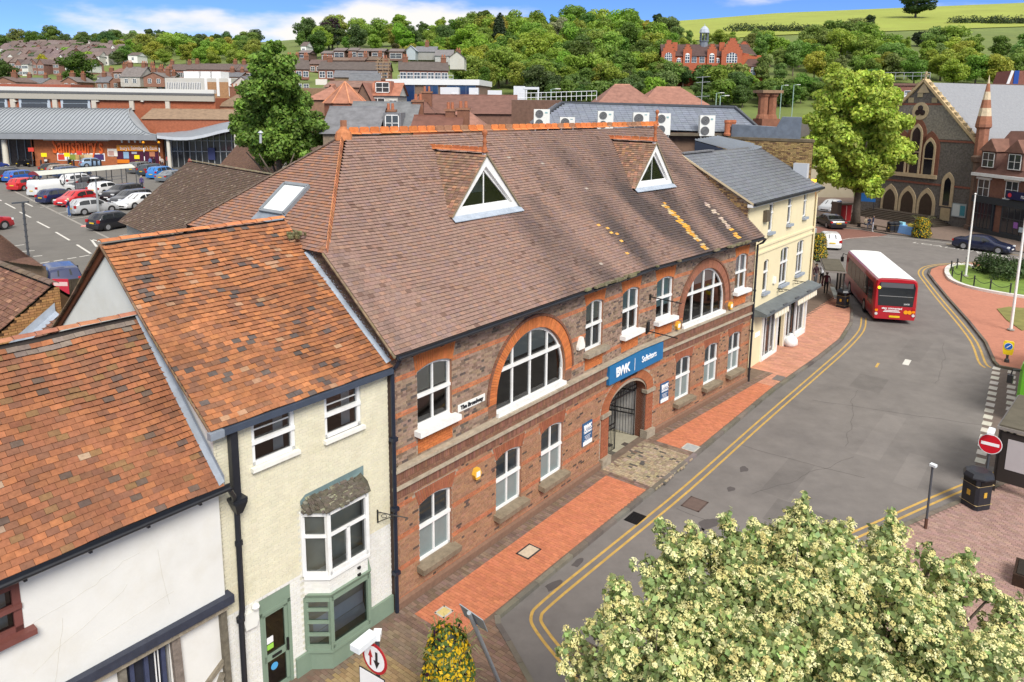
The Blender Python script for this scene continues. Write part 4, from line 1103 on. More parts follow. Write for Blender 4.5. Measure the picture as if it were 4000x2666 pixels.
dr_ = MB(); dr_.box(-3.9, -3.82, .05, .17, .05, 2.2); dr_.box(-3.18, -3.1, .05, .17, .05, 2.2); dr_.box(-3.9, -3.1, .05, .17, 2.12, 2.2); dr_.box(-3.82, -3.18, .08, .15, .05, .22); dr_.box(-3.82, -3.18, .08, .15, .92, 1.08); dr_.box(-3.82, -3.74, .08, .15, .2, 2.12); dr_.box(-3.26, -3.18, .08, .15, .2, 2.12); dr_.box(-3.82, -3.18, .08, .15, 2.05, 2.12)
dro = dr_.build('door', M_GREEN, cr)
MB().box(-3.9, -3.1, .06, .12, 2.2, 2.58).build('transom_panel', M_GREEN, cr)
MB().poly([(-3.74, .11, .22), (-3.26, .11, .22), (-3.26, .11, .92), (-3.74, .11, .92)]).build('pane', M_GLASS, dro); MB().poly([(-3.74, .11, 1.08), (-3.26, .11, 1.08), (-3.26, .11, 2.05), (-3.74, .11, 2.05)]).build('pane', M_GLASS, dro)
MB().box(-3.62, -3.38, .06, .08, .97, 1.03).box(-3.24, -3.2, .03, .08, .95, 1.25).build('handle', M_IRON, dro)
MB().box(-3.72, -3.56, .095, .105, 1.35, 1.5, (.8, .8, .8)).build('notice', M_SIGN, dro); MB().box(-3.72, -3.56, .095, .105, 1.2, 1.32, (.3, .6, .08)).build('notice', M_SIGN, dro)
MB().prism([(-3.56+.09*cos(k*pi/6), .103, .72+.09*sin(k*pi/6)) for k in range(12)], (0, -.006, 0), (.08, .35, .65)).build('sticker', M_SIGN, dro)
BX = [(-2.72, .05), (-2.34, -.40), (-1.22, -.40), (-.94, .05)]
def bay(z, g=0.0): return [Vector((x+(g if i > 1 else -g)*.6, y-g, z)) for i, (x, y) in enumerate(BX)]
byo = thing_parent = MB()
by = MB()
def band(mb, z0, z1, t, g0=0, g1=None):
 a, b = bay(z0, g0), bay(z1, g0 if g1 is None else g1)
 for i in range(3): mb.poly([a[i], a[i+1], b[i+1], b[i]], t)
band(by, 0, .62, (1, 1, 1)); by.poly(bay(.62)); bobj = by.build('bay_base', M_GREEN, cr)
b2 = MB(); band(b2, 2.0, 2.5, (.72, .71, .67)); b2.poly(bay(4.18), (.72, .71, .67)); b2.poly(bay(2.46), (.6, .6, .55)); b2o = b2.build('bay_apron', M_CREAM, cr)
BPC = []
for i in range(3):
 a, b = bay(0)[i], bay(0)[i+1]; u = (b-a).normalized(); nn = Vector((u.y, -u.x, 0)); L_ = (b-a).length
 mpb = lambda s, o, z, a=a, u=u, nn=nn: a+u*s-nn*o+Vector((0, 0, z))
 BPC += bricks(mpb, 0.0, L_, 2.02, 2.40, [], lambda s, z, r: jit((0.73, .72, .68), .03), proud=.006)
pieces(b2o, 'brick', M_CREAM, BPC, 60, 'brickwork')
def bay_window(z0, z1, mat, label, bars, sillz):
 fr = MB(); A, B_ = bay(z0), bay(z1)
 for i in range(4):
  fr.bar(A[i], B_[i], .10, .10)
 for i in range(3):
  u = (A[i+1]-A[i]);
  for z in (z0+.05, z1-.05): fr.bar(A[i]+Vector((0, 0, z-z0)), A[i+1]+Vector((0, 0, z-z0)), .10, .10)
  for (seg, kind, f) in bars:
   if seg != i: continue
   if kind == 'h': fr.bar(A[i]+Vector((0, 0, f*(z1-z0))), A[i+1]+Vector((0, 0, f*(z1-z0))), .07, .07)
   if kind == 'v': p = A[i]+u*f; fr.bar(p, p+Vector((0, 0, (z1-z0))), .07, .07)
   if kind == 'vl': p = A[i]+u*f; fr.bar(p, p+Vector((0, 0, (z1-z0)*.62)), .09, .07)
 o = fr.build('bay_window', mat, cr, label=label)
 for i in range(3):
  MB().poly([A[i]+Vector((0, .02, .08)), A[i+1]+Vector((0, .02, .08)), B_[i+1]+Vector((0, .02, -.08)), B_[i]+Vector((0, .02, -.08))]).build('pane', M_GLASS, o)
 s = MB(); a, b = bay(z0-.08, .06), bay(z0, .06)
 for i in range(3): s.poly([a[i], a[i+1], b[i+1], b[i]])
 s.poly(b); s.build('sill', mat, o)
 return o
bay_window(.66, 2.0, M_GREEN, 'sage green shop bay window', [(0, 'h', .28), (0, 'h', .52), (0, 'h', .76)], .6)
bay_window(2.55, 4.15, M_WHITE, 'white upper bay window', [(0, 'h', .62), (1, 'h', .62), (1, 'vl', .5)], 2.5)
dsp = MB(); dsp.poly([(-2.55, .0, .95), (-2.2, -.32, .95), (-1.25, -.32, .95), (-1.05, .0, .95)], (.72, .78, .84)); dsp.poly([(-2.55, .02, .95), (-1.05, .02, .95), (-1.05, .02, 1.3), (-2.55, .02, 1.3)], (.75, .8, .85)); dsp.build('window_display', M_BLIND, cr)
cor = MB(); a, b = bay(2.0, .04), bay(2.1, .08)
for i in range(3): cor.poly([a[i], a[i+1], b[i+1], b[i]])
cor.poly(b); cor.build('cornice', M_GREEN, cr)
rf = MB(); e = bay(4.18, .12); t_ = [Vector((-2.62, .04, 4.42)), Vector((-2.3, -.05, 4.42)), Vector((-1.2, -.05, 4.42)), Vector((-1.0, .04, 4.42))]
for i in range(3): rf.poly([e[i], e[i+1], t_[i+1], t_[i]], (.09, .085, .06))
rf.poly(e, (.3, .3, .3)); rfo = rf.build('bay_roof', M_TERR, cr)
mt = MB()
for k in range(260):
 i = random.choice((0, 1, 1, 1)); u, v = random.random(), random.random(); p = (e[i]*(1-u)+e[i+1]*u)*(1-v)+(t_[i]*(1-u)+t_[i+1]*u)*v
 g_ = random.random(); mt.obox(p+Vector((0, 0, .012)), (random.uniform(.03, .07), 0, 0), (0, random.uniform(.02, .05), .02), (0, 0, .012), jit((.095, .08, .06) if g_ < .92 else (.22, .22, .15), .25))
mt.build('moss', M_TERR, rfo, kind='stuff')
MB().poly([(-2.74, .035, 4.30), (-.9, .035, 4.30), (-.9, .035, 4.56), (-2.6, .035, 4.52), (-2.74, .035, 4.42)], (.72, .9, .78)).poly([(-2.74, .03, 4.25), (-2.62, .03, 4.43), (-2.3, -.06, 4.43), (-2.34, -.2, 4.36)], (.72, .9, .78)).poly([(-2.62, .03, 4.43), (-.95, .03, 4.43), (-1.2, -.07, 4.43), (-2.3, -.07, 4.43)], (.72, .9, .78)).build('flashing', M_LEAD, rfo)
CE, CRZ, CRO = 6.86, 10.12, 4.12
ctl = hypot(CRZ-CE, CRO+.12)
def creamP(s, t):
 k = t/ctl; return Vector((s, -.12+(CRO+.12)*k+.0, CE+(CRZ-CE)*k+.02*sin(s*2.1+t)*sin(pi*k)+.006*sin(s*5+t*3)-.06*sin(pi*k)))
c_iv = lambda t: [(CA-.12, -.02)]
def c_ct(s, t):
 g = random.random(); k = t/ctl; n = noise2(s*1.3, t*1.2, 5)
 dark = .5*max(0, n)+(.45 if k < .62 and n > -.1 else 0)
 b = (0.33, 0.132, 0.058)
 if g < .20: b = (0.42, 0.165, 0.065)
 elif g < .255: b = (0.11, 0.085, 0.075)
 elif g < .45: b = (0.225, 0.105, 0.06)
 elif g < .48: b = (.38, .22, .13)
 c = jit(b, .10); m = 1-.42*dark*(.5+.5*random.random())
 return tuple(v*m for v in c)
rf = MB(); patch_mesh(rf, creamP, 0, 0, ctl, c_iv, 6, 8)
def backP(O, R_, s0, s1, e, mb, t): mb.poly([(s0, O, R_), (s1, O, R_), (s1, 2*O, e), (s0, 2*O, e)], t)
backP(CRO, CRZ-.03, CA-.1, -.02, CE, rf, (.2, .1, .06)); cro = rf.build('roof', MATS['underlay'], cr)
pieces(cro, 'tile', M_TILE, tile_rows(creamP, ctl-.03, c_iv, c_ct, gauge=.125, tw=.195, jx=.010, jr=.10, lift=.03, th=.010), 300, 'tile_courses')
ridge_run((CA-.14, CRO, CRZ+.03), (-.05, CRO, CRZ+.03), 11, .14, lambda i: jit((.52, .19, .075), .2), cro, M_TERR)
gbl = MB(); gbl.prism([(CA, .05, 0), (CA, 2*CRO, 0), (CA, 2*CRO, CE), (CA, CRO, CRZ-.08), (CA, .05, CE-.05)], (.15, 0, 0)); gbl.poly([(CA, 2*CRO, 0), (CB, 2*CRO, 0), (CB, 2*CRO, CE), (CA, 2*CRO, CE)]); gbl.build('gable_wall', M_REND, cr)
vg = MB()
for sg in (0, 1):
 for i in range(34):
  t = ctl*(i+.5)/34; p = Vector(creamP(CA-.12, t));
  if sg: p.y = 2*CRO-p.y
  vg.obox(p+Vector((.03, 0, -.04)), (.055, 0, 0), ((0, .06, .05) if not sg else (0, -.06, .05)), (0, 0, .022), jit((.20, .125, .075), .3))
vg.build('verge', M_TERR, cro)
bb = MB(); bb.bar((CA-.03, CRO, CRZ-.16), (CA-.03, 2*CRO+.1, CE-.16), .06, .16, (.45, .25, .14)); bb.build('bargeboard', pm('brown_wood', (.22, .1, .05), .8, .2, 5, .2), cro)
fs = MB(); fs.box(CA-.16, CB+.0, -.2, -.09, CE-.14, CE-.01); fs.build('gutter', pm('grey_fascia', (.05, .065, .095), .5, .1, 4, .05), cr); MB().box(CA-.18, CA+.12, -.21, -.08, CE-.15, CE-.0, (1, 1, 1)).build('gutter_end', M_LEAD, cr)
fl = MB()
for i in range(22):
 t = ctl*(.02+.74*i/22); p = Vector(creamP(-.02, t)); q = Vector(creamP(-.02, t+ctl*.74/22));
 fl.poly([p+Vector((-.13, 0, .05)), q+Vector((-.13, 0, .05)), q+Vector((.045, 0, .09)), p+Vector((.045, 0, .09))], (1.5, 1.5, 1.5))
 fl.poly([p+Vector((.01, 0, .05)), q+Vector((.01, 0, .05)), q+Vector((.01, .0, .24)), p+Vector((.01, .03, .14))], (1.5, 1.5, 1.5))
fl.build('step_flashing', M_LEAD, cro)
wd = MB()
for k in range(40): wd.obox(Vector(creamP(-.12, ctl*.86))+Vector((random.gauss(0, .12), random.gauss(0, .12), .08+random.uniform(0, .1))), (.03, .01, 0), (0, .03, .01), (0, 0, .04), jit((.16, .15, .07), .4))
wd.build('weeds', M_TERR, cro, kind='stuff')
pp = MB(); pp.box(-4.42, -4.26, -.14, .0, 5.25, CE-.1); pp.prism([(-4.50, -.24, 5.2), (-4.18, -.24, 5.2), (-4.18, .02, 5.2), (-4.5, .02, 5.2)], (0, 0, .06)); pp.lathe([(.09, 0), (.20, .25), (.2, .3)], (-4.34, -.12, 4.92), 4, a0=pi/4)
pp.tube([(-4.36, -.1, 4.95), (-4.37, -.09, 2.7), (-4.41, -.09, 2.5), (-4.42, -.09, .05)], .062, 8); pp.lathe([(.085, 0), (.085, .08)], (-4.36, -.1, 4.2), 8); pp.lathe([(.09, 0), (.09, .1)], (-4.42, -.09, 2.45), 8)
pp.build('downpipe', M_BLACK, cr)
ab = MB(); pts = [CM(-4.14+x, 0, 2.28+y) for x, y in ((-.14, -.18), (.12, -.2), (.18, -.05), (.16, .18), (-.12, .2), (-.18, .05))]; ab.prism(pts, (0, -.1, 0), (.75, .75, .7)); ab.lathe([(.01, -.09), (.07, -.05), (.09, 0), (.07, .05), (.01, .09)], (-4.05, -.08, 2.58), 10, (.8, .8, .76)); ab.build('alarm_box', M_SIGN, cr)
bk = MB(); bk.bar((-.5, .02, 3.2), (-.5, .02, 2.85), .03, .03); bk.tube([(-.5, .0, 3.15), (-.3, -.35, 3.1), (-.1, -.65, 3.05)], .014, 5); bk.tube([(-.5, .0, 2.88), (-.38, -.2, 3.0), (-.2, -.45, 3.07)], .012, 5)
for c in ((-.42, -.13), (-.32, -.3)): bk.tube([(c[0]+.04*cos(t), c[1]*1.0-.06*cos(t), 3.05+.05*sin(t)) for t in [k*.7 for k in range(10)]], .008, 4)
bk.build('sign_bracket', M_IRON, cr)
MB().lathe([(.05, 0), (.05, .04)], (-1.5, -.42, 2.3), 8, (.3, .3, .3)).lathe([(.05, 0), (.05, .04)], (-1.5, -.42, 2.12), 8, (.3, .3, .3)).build('tie_bolt', M_IRON, b2o)
# --- white timbered house
wh = thing('timbered_house', 'white rendered timber framed house with old orange tiled roof at the left edge', 'house', P0, RZ1)
WA, WB = -11.5, -4.72; WE, WRZ, WRO = 5.78, 8.72, 2.72
WWN = (-9.55, -8.28, 4.6, 5.5, 0)
ww = MB(); wall_panel(ww, CM, WA, WB, 3.2, 5.85, [WWN], o=-.12); wall_panel(ww, CM, WA, WB, -.1, 3.2, [(-6.72, -5.9, 0, 2.92, 0)], o=-.02); reveals(ww, CM, [(-6.72, -5.9, 0, 2.92, 0)], .2); reveals(ww, CM, [WWN], .2, o=-.12)
ww.build('wall', M_REND, wh)
MAROON = pm('maroon_paint', (.16, .055, .045), .6, .12, 5, .1)
w_ = sash(wh, lambda s, o, z: CM(s, o-.12, z), WWN, .03, trans=5.05, cols=2, mat=MAROON, fw=.12); MB().box(WWN[0]-.12, WWN[1]+.14, -.24, .0, 4.5, 4.6).build('sill', MAROON, w_)
MB().poly([CM(-9.0, .15, 4.6), CM(-8.42, .15, 4.6), CM(-8.42, .15, 5.5), CM(-9, .15, 5.5)], (.5, .5, .48)).build('curtain', M_BLIND, w_)
bm = MB(); bm.box(WA, WB+.12, -.22, .06, 3.06, 3.24); bmo = bm.build('bressumer_beam', M_BEAM, wh); MB().box(WA, WB, -.16, .06, 2.93, 3.06, (1.5, 1.5, 1.4)).build('wall_plate', M_TIMB, wh)
for (a, b, w__) in (((-4.78, 2.93), (-4.74, 0), .13), ((-5.8, 2.93), (-5.72, 0), .17), ((-6.82, 2.93), (-6.8, 0), .13), ((-8.3, 2.93), (-8.3, 0), .15)):
 MB().bar((a[0], -.02, a[1]), (b[0], -.02, b[1]), w__, .12, jit((1, 1, 1), .2)).build('post', M_TIMB, wh)
for (a, b) in (((-4.8, 1.72), (-6.0, .85)), ((-4.85, 1.45), (-5.6, 0))): MB().bar((a[0], .0, a[1]), (b[0], .0, b[1]), .1, .09, jit((1.2, 1.2, 1.15), .1)).build('brace', M_TIMB, wh)
dd = MB(); dd.box(-6.7, -5.95, .08, .13, 0, 2.9, (.5, .5, .5))
for x in (-6.62, -6.35, -6.02): dd.box(x-.04, x+.04, .02, .1, 0, 2.9, (1.3, 1.4, 1.8))
dd.build('door', M_BEAM, wh); MB().box(-6.2, -6.18, .0, .02, 0, 2.9).box(-6.14, -6.12, .0, .02, 0, 2.9).build('cable', M_WHITE, wh)
wtl = hypot(WRZ-WE, WRO+.35)
def whiteP(s, t):
 k = t/wtl; return Vector((s, -.35+(WRO+.35)*k, WE+(WRZ-WE)*k+.016*sin(s*1.7+t)+.005*sin(s*4.3+2*t)-.05*sin(pi*k)))
w_iv = lambda t: [(WA, WB-.02)]
def c_wt(s, t):
 g = random.random(); n = noise2(s*1.6, t*1.5, 9); b = (0.27, 0.105, 0.05)
 if g < .20: b = (0.34, 0.13, 0.055)
 elif g < .40: b = (0.205, 0.09, 0.05)
 elif g < .44: b = (0.12, .08, .06)
 elif g < .50: b = (0.215, .115, .05)
 elif g < .512: b = (.34, .23, .16)
 m = 1-.3*max(0, n)
 if t > wtl-.35 and random.random() < .6: b = (.22, .17, .14)
 return tuple(v*m for v in jit(b, .10))
rf = MB(); patch_mesh(rf, whiteP, 0, 0, wtl, w_iv, 6, 8); backP(WRO, WRZ-.03, WA, WB, WE, rf, (.2, .1, .06)); who = rf.build('roof', MATS['underlay'], wh)
pieces(who, 'tile', M_TILE, tile_rows(whiteP, wtl-.03, w_iv, c_wt, gauge=.125, tw=.2, jx=.010, jr=.10, lift=.03, th=.010), 300, 'tile_courses')
ridge_run((WA, WRO, WRZ+.03), (WB-.05, WRO, WRZ+.03), 17, .13, lambda i: jit((.34, .14, .08), .2), who, M_TERR)
fl = MB(); n = 20
for i in range(n):
 p, q = Vector(whiteP(WB, wtl*.98*i/n)), Vector(whiteP(WB, wtl*.98*(i+1)/n)); fl.poly([p+Vector((-.12, 0, .05)), q+Vector((-.12, 0, .05)), q+Vector((.0, 0, .10)), p+Vector((.0, 0, .10))]); fl.poly([p+Vector((-.005, 0, .02)), q+Vector((-.005, 0, .02)), q+Vector((-.005, 0, .22)), p+Vector((-.005, 0, .22))], (1.1, 1.1, 1.1))
fl.build('flashing', M_LEAD, who)
gt = MB(); A = Vector((WA, -.42, WE-.05)); B_ = Vector((WB+.1, -.42, WE-.05)); rows = []
for k in range(7):
 th = pi*k/6; rows.append([A+Vector((0, -cos(th)*.065, -sin(th)*.065)), B_+Vector((0, -cos(th)*.065, -sin(th)*.065))])
gt.grid(rows); gt.box(WA, WB+.1, -.36, -.33, WE-.1, WE)
for k in range(7): gt.box(-5.3-k, -5.25-k, -.42, -.3, WE-.17, WE-.1)
gt.tube([(WB+.05, -.42, WE-.1), (WB+.2, -.3, WE-.35), (WB+.28, -.15, WE-.55)], .05, 8)
gt.build('gutter', M_BLACK, wh)
gb = MB(); gb.prism([(WA, .05, 0), (WA, 2*WRO, 0), (WA, 2*WRO, WE), (WA, WRO, WRZ-.1), (WA, .05, WE)], (.1, 0, 0)); gb.poly([(WA, 2*WRO, 0), (WB, 2*WRO, 0), (WB, 2*WRO, WE), (WA, 2*WRO, WE)]); gb.poly([(WA, 1.8, 0), (WB, 1.8, 0), (WB, 1.8, WE), (WA, 1.8, WE)], (.1, .1, .1)); gb.build('gable_wall', M_REND, wh)
ck_l = MB()
for (s, z, n, ds, dz) in ((-8.2, 4.6, 12, .16, .03), (-7.7, 4.45, 10, -.02, -.12), (-6.6, 4.5, 12, -.13, -.06), (-6.0, 4.9, 8, .02, -.14), (-7.2, 3.7, 9, .15, .02)):
 p = CM(s, -.1215, z)
 for k in range(n): s += ds*random.uniform(.5, 1.5); z += dz*random.uniform(.4, 1.6)+random.gauss(0, .02); q = CM(s, -.1215, z); ck_l.bar(p, q, .0035, .0035, (.75, .72, .66)); p = q
ck_l.build('render_cracks', M_REND, wh, kind='stuff')
# ===== yellow corner building and its neighbours
M_YEL = pm('yellow_stucco', (0.75, 0.65, 0.42), .85, .04, 1.5, .12, 30, stain=.2, sscale=.6, stcol=(.85, .8, .7))
M_SLATE = pm('slate', (1, 1, 1), .5, .15, 4, .2, 40, spec=.5)
M_FBRICK = pm('far_brick', (1, 1, 1), .9, .22, 3.5, .3, 30)
M_FROOF = pm('far_roof', (1, 1, 1), .9, .25, 1.6, .4, 12)
M_METAL = pm('metal_roof', (1, 1, 1), .42, .08, 1, .05, 10, metal=.3)
M_DGLASS = glass('far_glass', (.35, .4, .42), 1.5)
AZY = radians(39.4); YA = G(2929, 1446); YD = Vector((sin(AZY), cos(AZY), 0)); YN = Vector((-cos(AZY), sin(AZY), 0))
yb = thing('yellow_building', 'pale yellow stucco corner shop building with grey slate roof beside the brick office', 'building', YA, pi/2-AZY)
YM = lambda s, o, z: Vector((s, o, z)); Y0_, Y1_ = -1.6, 8.3; YE, YR, YO = 8.72, 10.85, 3.6
yops = [(1.15, 1.75, 6.95, 8.40, 0), (3.8, 4.4, 7.05, 8.45, 0), (6.25, 6.8, 7.15, 8.5, 0), (.92, 1.6, 3.85, 5.45, .1), (3.25, 4.42, 3.8, 5.7, .12), (5.75, 6.85, 3.95, 5.75, .12), (1.35, 3.3, .15, 2.7, 0), (3.45, 4.5, .05, 2.7, 0), (4.75, 7.9, .35, 2.7, 0)]
m = MB(); wall_panel(m, YM, Y0_, Y1_, -.05, YE, yops); reveals(m, YM, yops, .16); yw = m.build('wall', M_YEL, yb)
gm = MB(); gm.prism([(Y1_, 0, 0), (Y1_, 2*YO, 0), (Y1_, 2*YO, YE), (Y1_, YO, YR-.1), (Y1_, 0, YE)], (-.2, 0, 0)); gm.poly([(Y0_, 2*YO, 0), (Y1_, 2*YO, 0), (Y1_, 2*YO, YE), (Y0_, 2*YO, YE)]); gm.build('end_wall', M_YEL, yb)
gw_ = MB().prism([(Y0_, 0, 0), (Y0_, 2*YO, 0), (Y0_, 2*YO, YE), (Y0_, YO, YR-.12), (Y0_, 0, YE)], (.2, 0, 0)).build('gable_wall', M_MORTAR, yb)
pieces(gw_, 'brick', M_BRICK, bricks(lambda s, o, z: Vector((Y0_+o, s, z)), 0, YO*1.3, 6.9, YR-.1, [], lambda s, z, r: jit((.34, .21, .09) if random.random() > .35 else (.13, .075, .045), .22), L=(.22, .11), proud=.012, joint=.016,
   skip=lambda s, z: z > YE+(YR-YE)*(s/YO if s < YO else 2-s/YO)-.1), 300, 'brickwork')
for i, q in enumerate(yops[:6]):
 w_ = sash(yb, YM, q, .1, trans=(q[2]+q[3])/2+.25, cols=1 if q[1]-q[0] < .8 else 2, fw=.07); MB().box(q[0]-.08, q[1]+.08, -.16, .1, q[2]-.13, q[2], (1.4, 1.4, 1.4)).build('sill', M_LEAD, w_)
for q, c in ((yops[6], 3), (yops[8], 4)): sash(yb, YM, q, .08, cols=c, name='shop_window', fw=.12)
dw = sash(yb, YM, yops[7], .45, cols=1, name='shop_door', fw=.14)
m = MB(); m.box(Y0_, Y1_+.02, -.06, 0, 6.30, 6.42); m.box(Y0_, Y1_+.02, -.06, 0, 5.98, 6.08); m.box(Y0_, Y1_+.02, -.09, 0, YE-.28, YE-.2); m.build('string_course', M_YEL, yb)
fsc = MB(); fsc.prism([(-.1, 0, 3.25), (-.1, -.72, 3.05), (-.1, -.72, 2.92), (-.1, 0, 2.82)], (8.4, 0, 0), (.55, .55, .5)); fso = fsc.build('shop_fascia', M_LEAD, yb)
for x in (0.4, 2.2, 4.0, 5.9): MB().box(x, x+.5, -.74, -.66, 3.05, 3.12, (.35, .35, .35)).build('bracket', M_LEAD, fso)
aw = MB()
for (a, b) in ((1.3, 3.35), (4.7, 7.9)):
 n = int((b-a)/.2)
 for k in range(n): x = a+(b-a)*k/n; aw.poly([(x, -.6, 2.8), (x+(b-a)/n, -.6, 2.8), (x+(b-a)/n, -.62, 2.55), (x+(b-a)/n/2, -.63, 2.48), (x, -.62, 2.55)], (.78, .72, .58) if k % 2 else (.7, .62, .46))
aw.build('awning_valance', M_BLIND, yb)
m = MB()
for x in (1.28, 3.38, 4.62, 6.2, 7.95): m.box(x-.06, x+.06, -.09, .0, .05, 2.8)
m.box(1.28, 3.38, -.09, 0, .05, .2); m.box(4.62, 7.95, -.09, 0, .05, .38); m.build('shop_front_frame', M_WHITE, yb)
MB().box(.35, .95, -.03, 0, 1.62, 1.85).build('notice', M_SIGN, yb)
iy = MB(); iy.box(Y0_+.3, Y1_-.3, .8, 6, 3.0, 3.05); iy.box(Y0_+.3, Y1_-.3, .8, 6, 6.2, 6.25); iy.poly([(Y0_, 3, 0), (Y1_, 3, 0), (Y1_, 3, 8.6), (Y0_, 3, 8.6)], (2.6, 2.2, 1.8)); iy.build('interior', M_DARKIN, yb)
rf = MB(); rf.prism([(Y0_-.1, -.3, YE-.02), (Y1_+.15, -.3, YE-.02), (Y1_+.15, YO, YR), (Y0_-.1, YO, YR)], (0, 0, -.06), (.1, .1, .1)); rf.prism([(Y0_-.1, 2*YO, YE), (Y1_+.1, 2*YO, YE), (Y1_+.1, YO, YR-.01), (Y0_-.1, YO, YR-.01)], (0, 0, -.06), (.1, .1, .1)); yro = rf.build('roof', M_SLATE, yb)
ytl = hypot(YR-YE, YO+.3); yP = lambda s, t: Vector((s, -.3+(YO+.3)*t/ytl, YE+(YR-YE)*t/ytl))
pieces(yro, 'slate', M_SLATE, tile_rows(yP, ytl, lambda t: [(Y0_-.1, Y1_+.15)], lambda s, t: jit((.135, .145, .16), .10), gauge=.24, tw=.36, lift=.014, th=.005, jx=.002), 300, 'slate_courses')
m = MB()
for k in range(22): m.box(Y0_+k*.16, Y0_+k*.16+.13, YO-.16, YO+.16, YR, YR+.07, (.16, .16, .17))
m.build('ridge_tile', M_SLATE, yro, kind='stuff')
MB().box(Y0_-.12, Y1_+.15, -.42, -.3, YE-.12, YE).build('gutter', M_BLACK, yb); MB().box(Y0_-.1, Y1_+.1, -.28, .0, YE-.2, YE-.06).build('eaves_board', M_WHITE, yb)
m = MB(); m.prism([(Y0_-.06, -.3, YE-.1), (Y0_-.06, YO, YR-.08), (Y0_-.06, YO, YR+.02), (Y0_-.06, -.3, YE)], (-.05, 0, 0), (.62, .52, .34)); m.build('verge_board', M_SIGN, yb)
MB().tube([(8.2, -.35, YE-.1), (8.22, -.08, YE-.4), (8.22, -.08, 3.2)], .05, 8).build('downpipe', M_YEL, yb)
for s in (3.05, 5.45):
 m = MB(); m.tube([(s, 0, 3.7), (s, -.7, 3.72)], .02, 5); m.tube([(s, 0, 3.5), (s, -.25, 3.55), (s, -.55, 3.7)], .015, 5); m.tube([(s, -.2+.09*cos(t), 3.62+.07*sin(t)) for t in [k*.6 for k in range(11)]], .012, 4); m.build('sign_bracket', M_IRON, yb)
MB().prism([(2.3, -.0, 4.1), (2.55, 0, 4.1), (2.5, 0, 4.45), (2.35, 0, 4.45)], (0, -.12, 0)).build('alarm_box', M_WHITE, yb)
MB().box(.35, .85, -.2, .05, 7.6, 8.15, (.1, .08, .06)).build('vent_box', M_SIGN, yb)
sb2 = thing('stock_brick_building', 'yellow stock brick party wall block behind the slate roof of the yellow building', 'building', YA+YD*8.35, pi/2-AZY)
FP = [(0, .4, 0), (.9, .9, 0), (5, 9, 0), (0, 9, 0)]; MB().prism(FP, (0, 0, 11.2), (.33, .22, .1)).build('wall', M_BRICK, sb2); MB().prism([(x*1.03-.08, y-.1, 11.2) for x, y, z in FP], (0, 0, .15), (.5, .45, .36)).build('coping', M_STONE, sb2)
wbk = MB().box(-.05, .02, .4, 9, 8, 11.1, (.2, .15, .08)).build('flank_wall', M_MORTAR, sb2)
pieces(wbk, 'brick', M_BRICK, bricks(lambda s, o, z: Vector((-.06+o, s, z)), .4, 8.5, 8.6, 11.15, [], lambda s, z, r: jit((.40, .27, .11) if random.random() > .3 else (.2, .12, .06), .2), proud=.012, joint=.016), 200, 'brickwork')
MB().prism([(.15, 1.2, 11.35), (.15, 5.4, 11.35), (.15, 5.4, 12.1), (.15, 2.6, 12.0), (.15, 2.3, 12.6), (.15, 1.2, 12.6)], (1.0, .4, 0), (.7, .72, .75)).build('lead_parapet', M_LEAD, sb2)
for x in (-.0, .75): MB().lathe([(.2, 0), (.22, .1), (.17, .2), (.18, .75), (.22, .8), (.2, .95)], (x, 5.6, 11.4), 10, (.4, .13, .06)).build('chimney_pot', M_TERR, sb2)
MB().box(-.4, 0, .5, 1.3, 9.0, 10.0, (.5, .52, .55)).build('floodlight', M_SIGN, sb2); MB().box(-.1, .12, .1, .35, 8.2, 9.1).build('amber_lamp', emit('amber', (1, .45, .02), 1.5), sb2)
def at(px, py, Y): return D(px, py, Y)
SY = 47.0
a, b, c, d = D(2080, 492, SY), D(2985, 522, SY), D(2870, 421, SY+2.2), D(2193, 404, SY+2.2)
sm = thing('slate_mansard_building', 'building with blue grey slate mansard slope and white air conditioning units behind the office ridge', 'building', (a.x, SY, 0), 0)
o_ = Vector((a.x, SY, 0)); a, b, c, d = a-o_, b-o_, c-o_, d-o_
MB().box(a.x, b.x+.1, .0, 9, 0, min(a.z, b.z), (.16, .1, .07)).build('wall', M_FBRICK, sm)
dr0 = Vector((0, .06, -.04)); mro = MB().poly([a+dr0, b+dr0, c+dr0, d+dr0], (.1, .1, .1)).poly([d, c, c+Vector((0, 6, -.1)), d+Vector((0, 6, -.1))], (.12, .12, .13)).poly([b, b+Vector((0, 9, 0)), c+Vector((0, 6, 0)), c], (.12, .12, .13)).poly([a, d, d+Vector((0, 6, 0)), a+Vector((0, 9, 0))], (.12, .12, .13)).build('roof', M_SLATE, sm)
ln = ((d+c)/2-(a+b)/2).length
def mP(s, t): k = t/ln; l, r_ = a.lerp(d, k), b.lerp(c, k); return a.lerp(b, s/(b-a).length)+((d+c)/2-(a+b)/2)*k
pieces(mro, 'slate', M_SLATE, tile_rows(mP, ln, lambda t: [(lerp(0, (d-a).x, t/ln), (b-a).length-lerp(0, (b-c).x, t/ln))], lambda s, t: jit((.175, .195, .235), .07), gauge=.22, tw=.45, lift=.012, th=.005), 300, 'slate_courses')
m = MB(); m.bar(d+Vector((0, 0, .05)), c+Vector((0, 0, .05)), .22, .14, (.06, .065, .075)); m.bar(c+Vector((0, 0, .05)), b+Vector((0, 0, .05)), .2, .12, (.06, .065, .075)); m.bar(d+Vector((0, 0, .05)), a+Vector((0, 0, .05)), .2, .12, (.06, .065, .075)); m.build('hip_roll', M_SLATE, mro)
MB().box(a.x, b.x+.2, -.5, .02, b.z-.18, b.z-.02, (.4, .38, .35)).build('coping', M_STONE, sm)
ACG = 'air conditioning units on the slate slope'
M_AC = pm('ac_casing', (.74, .73, .68), .5, .03, 4, 0)
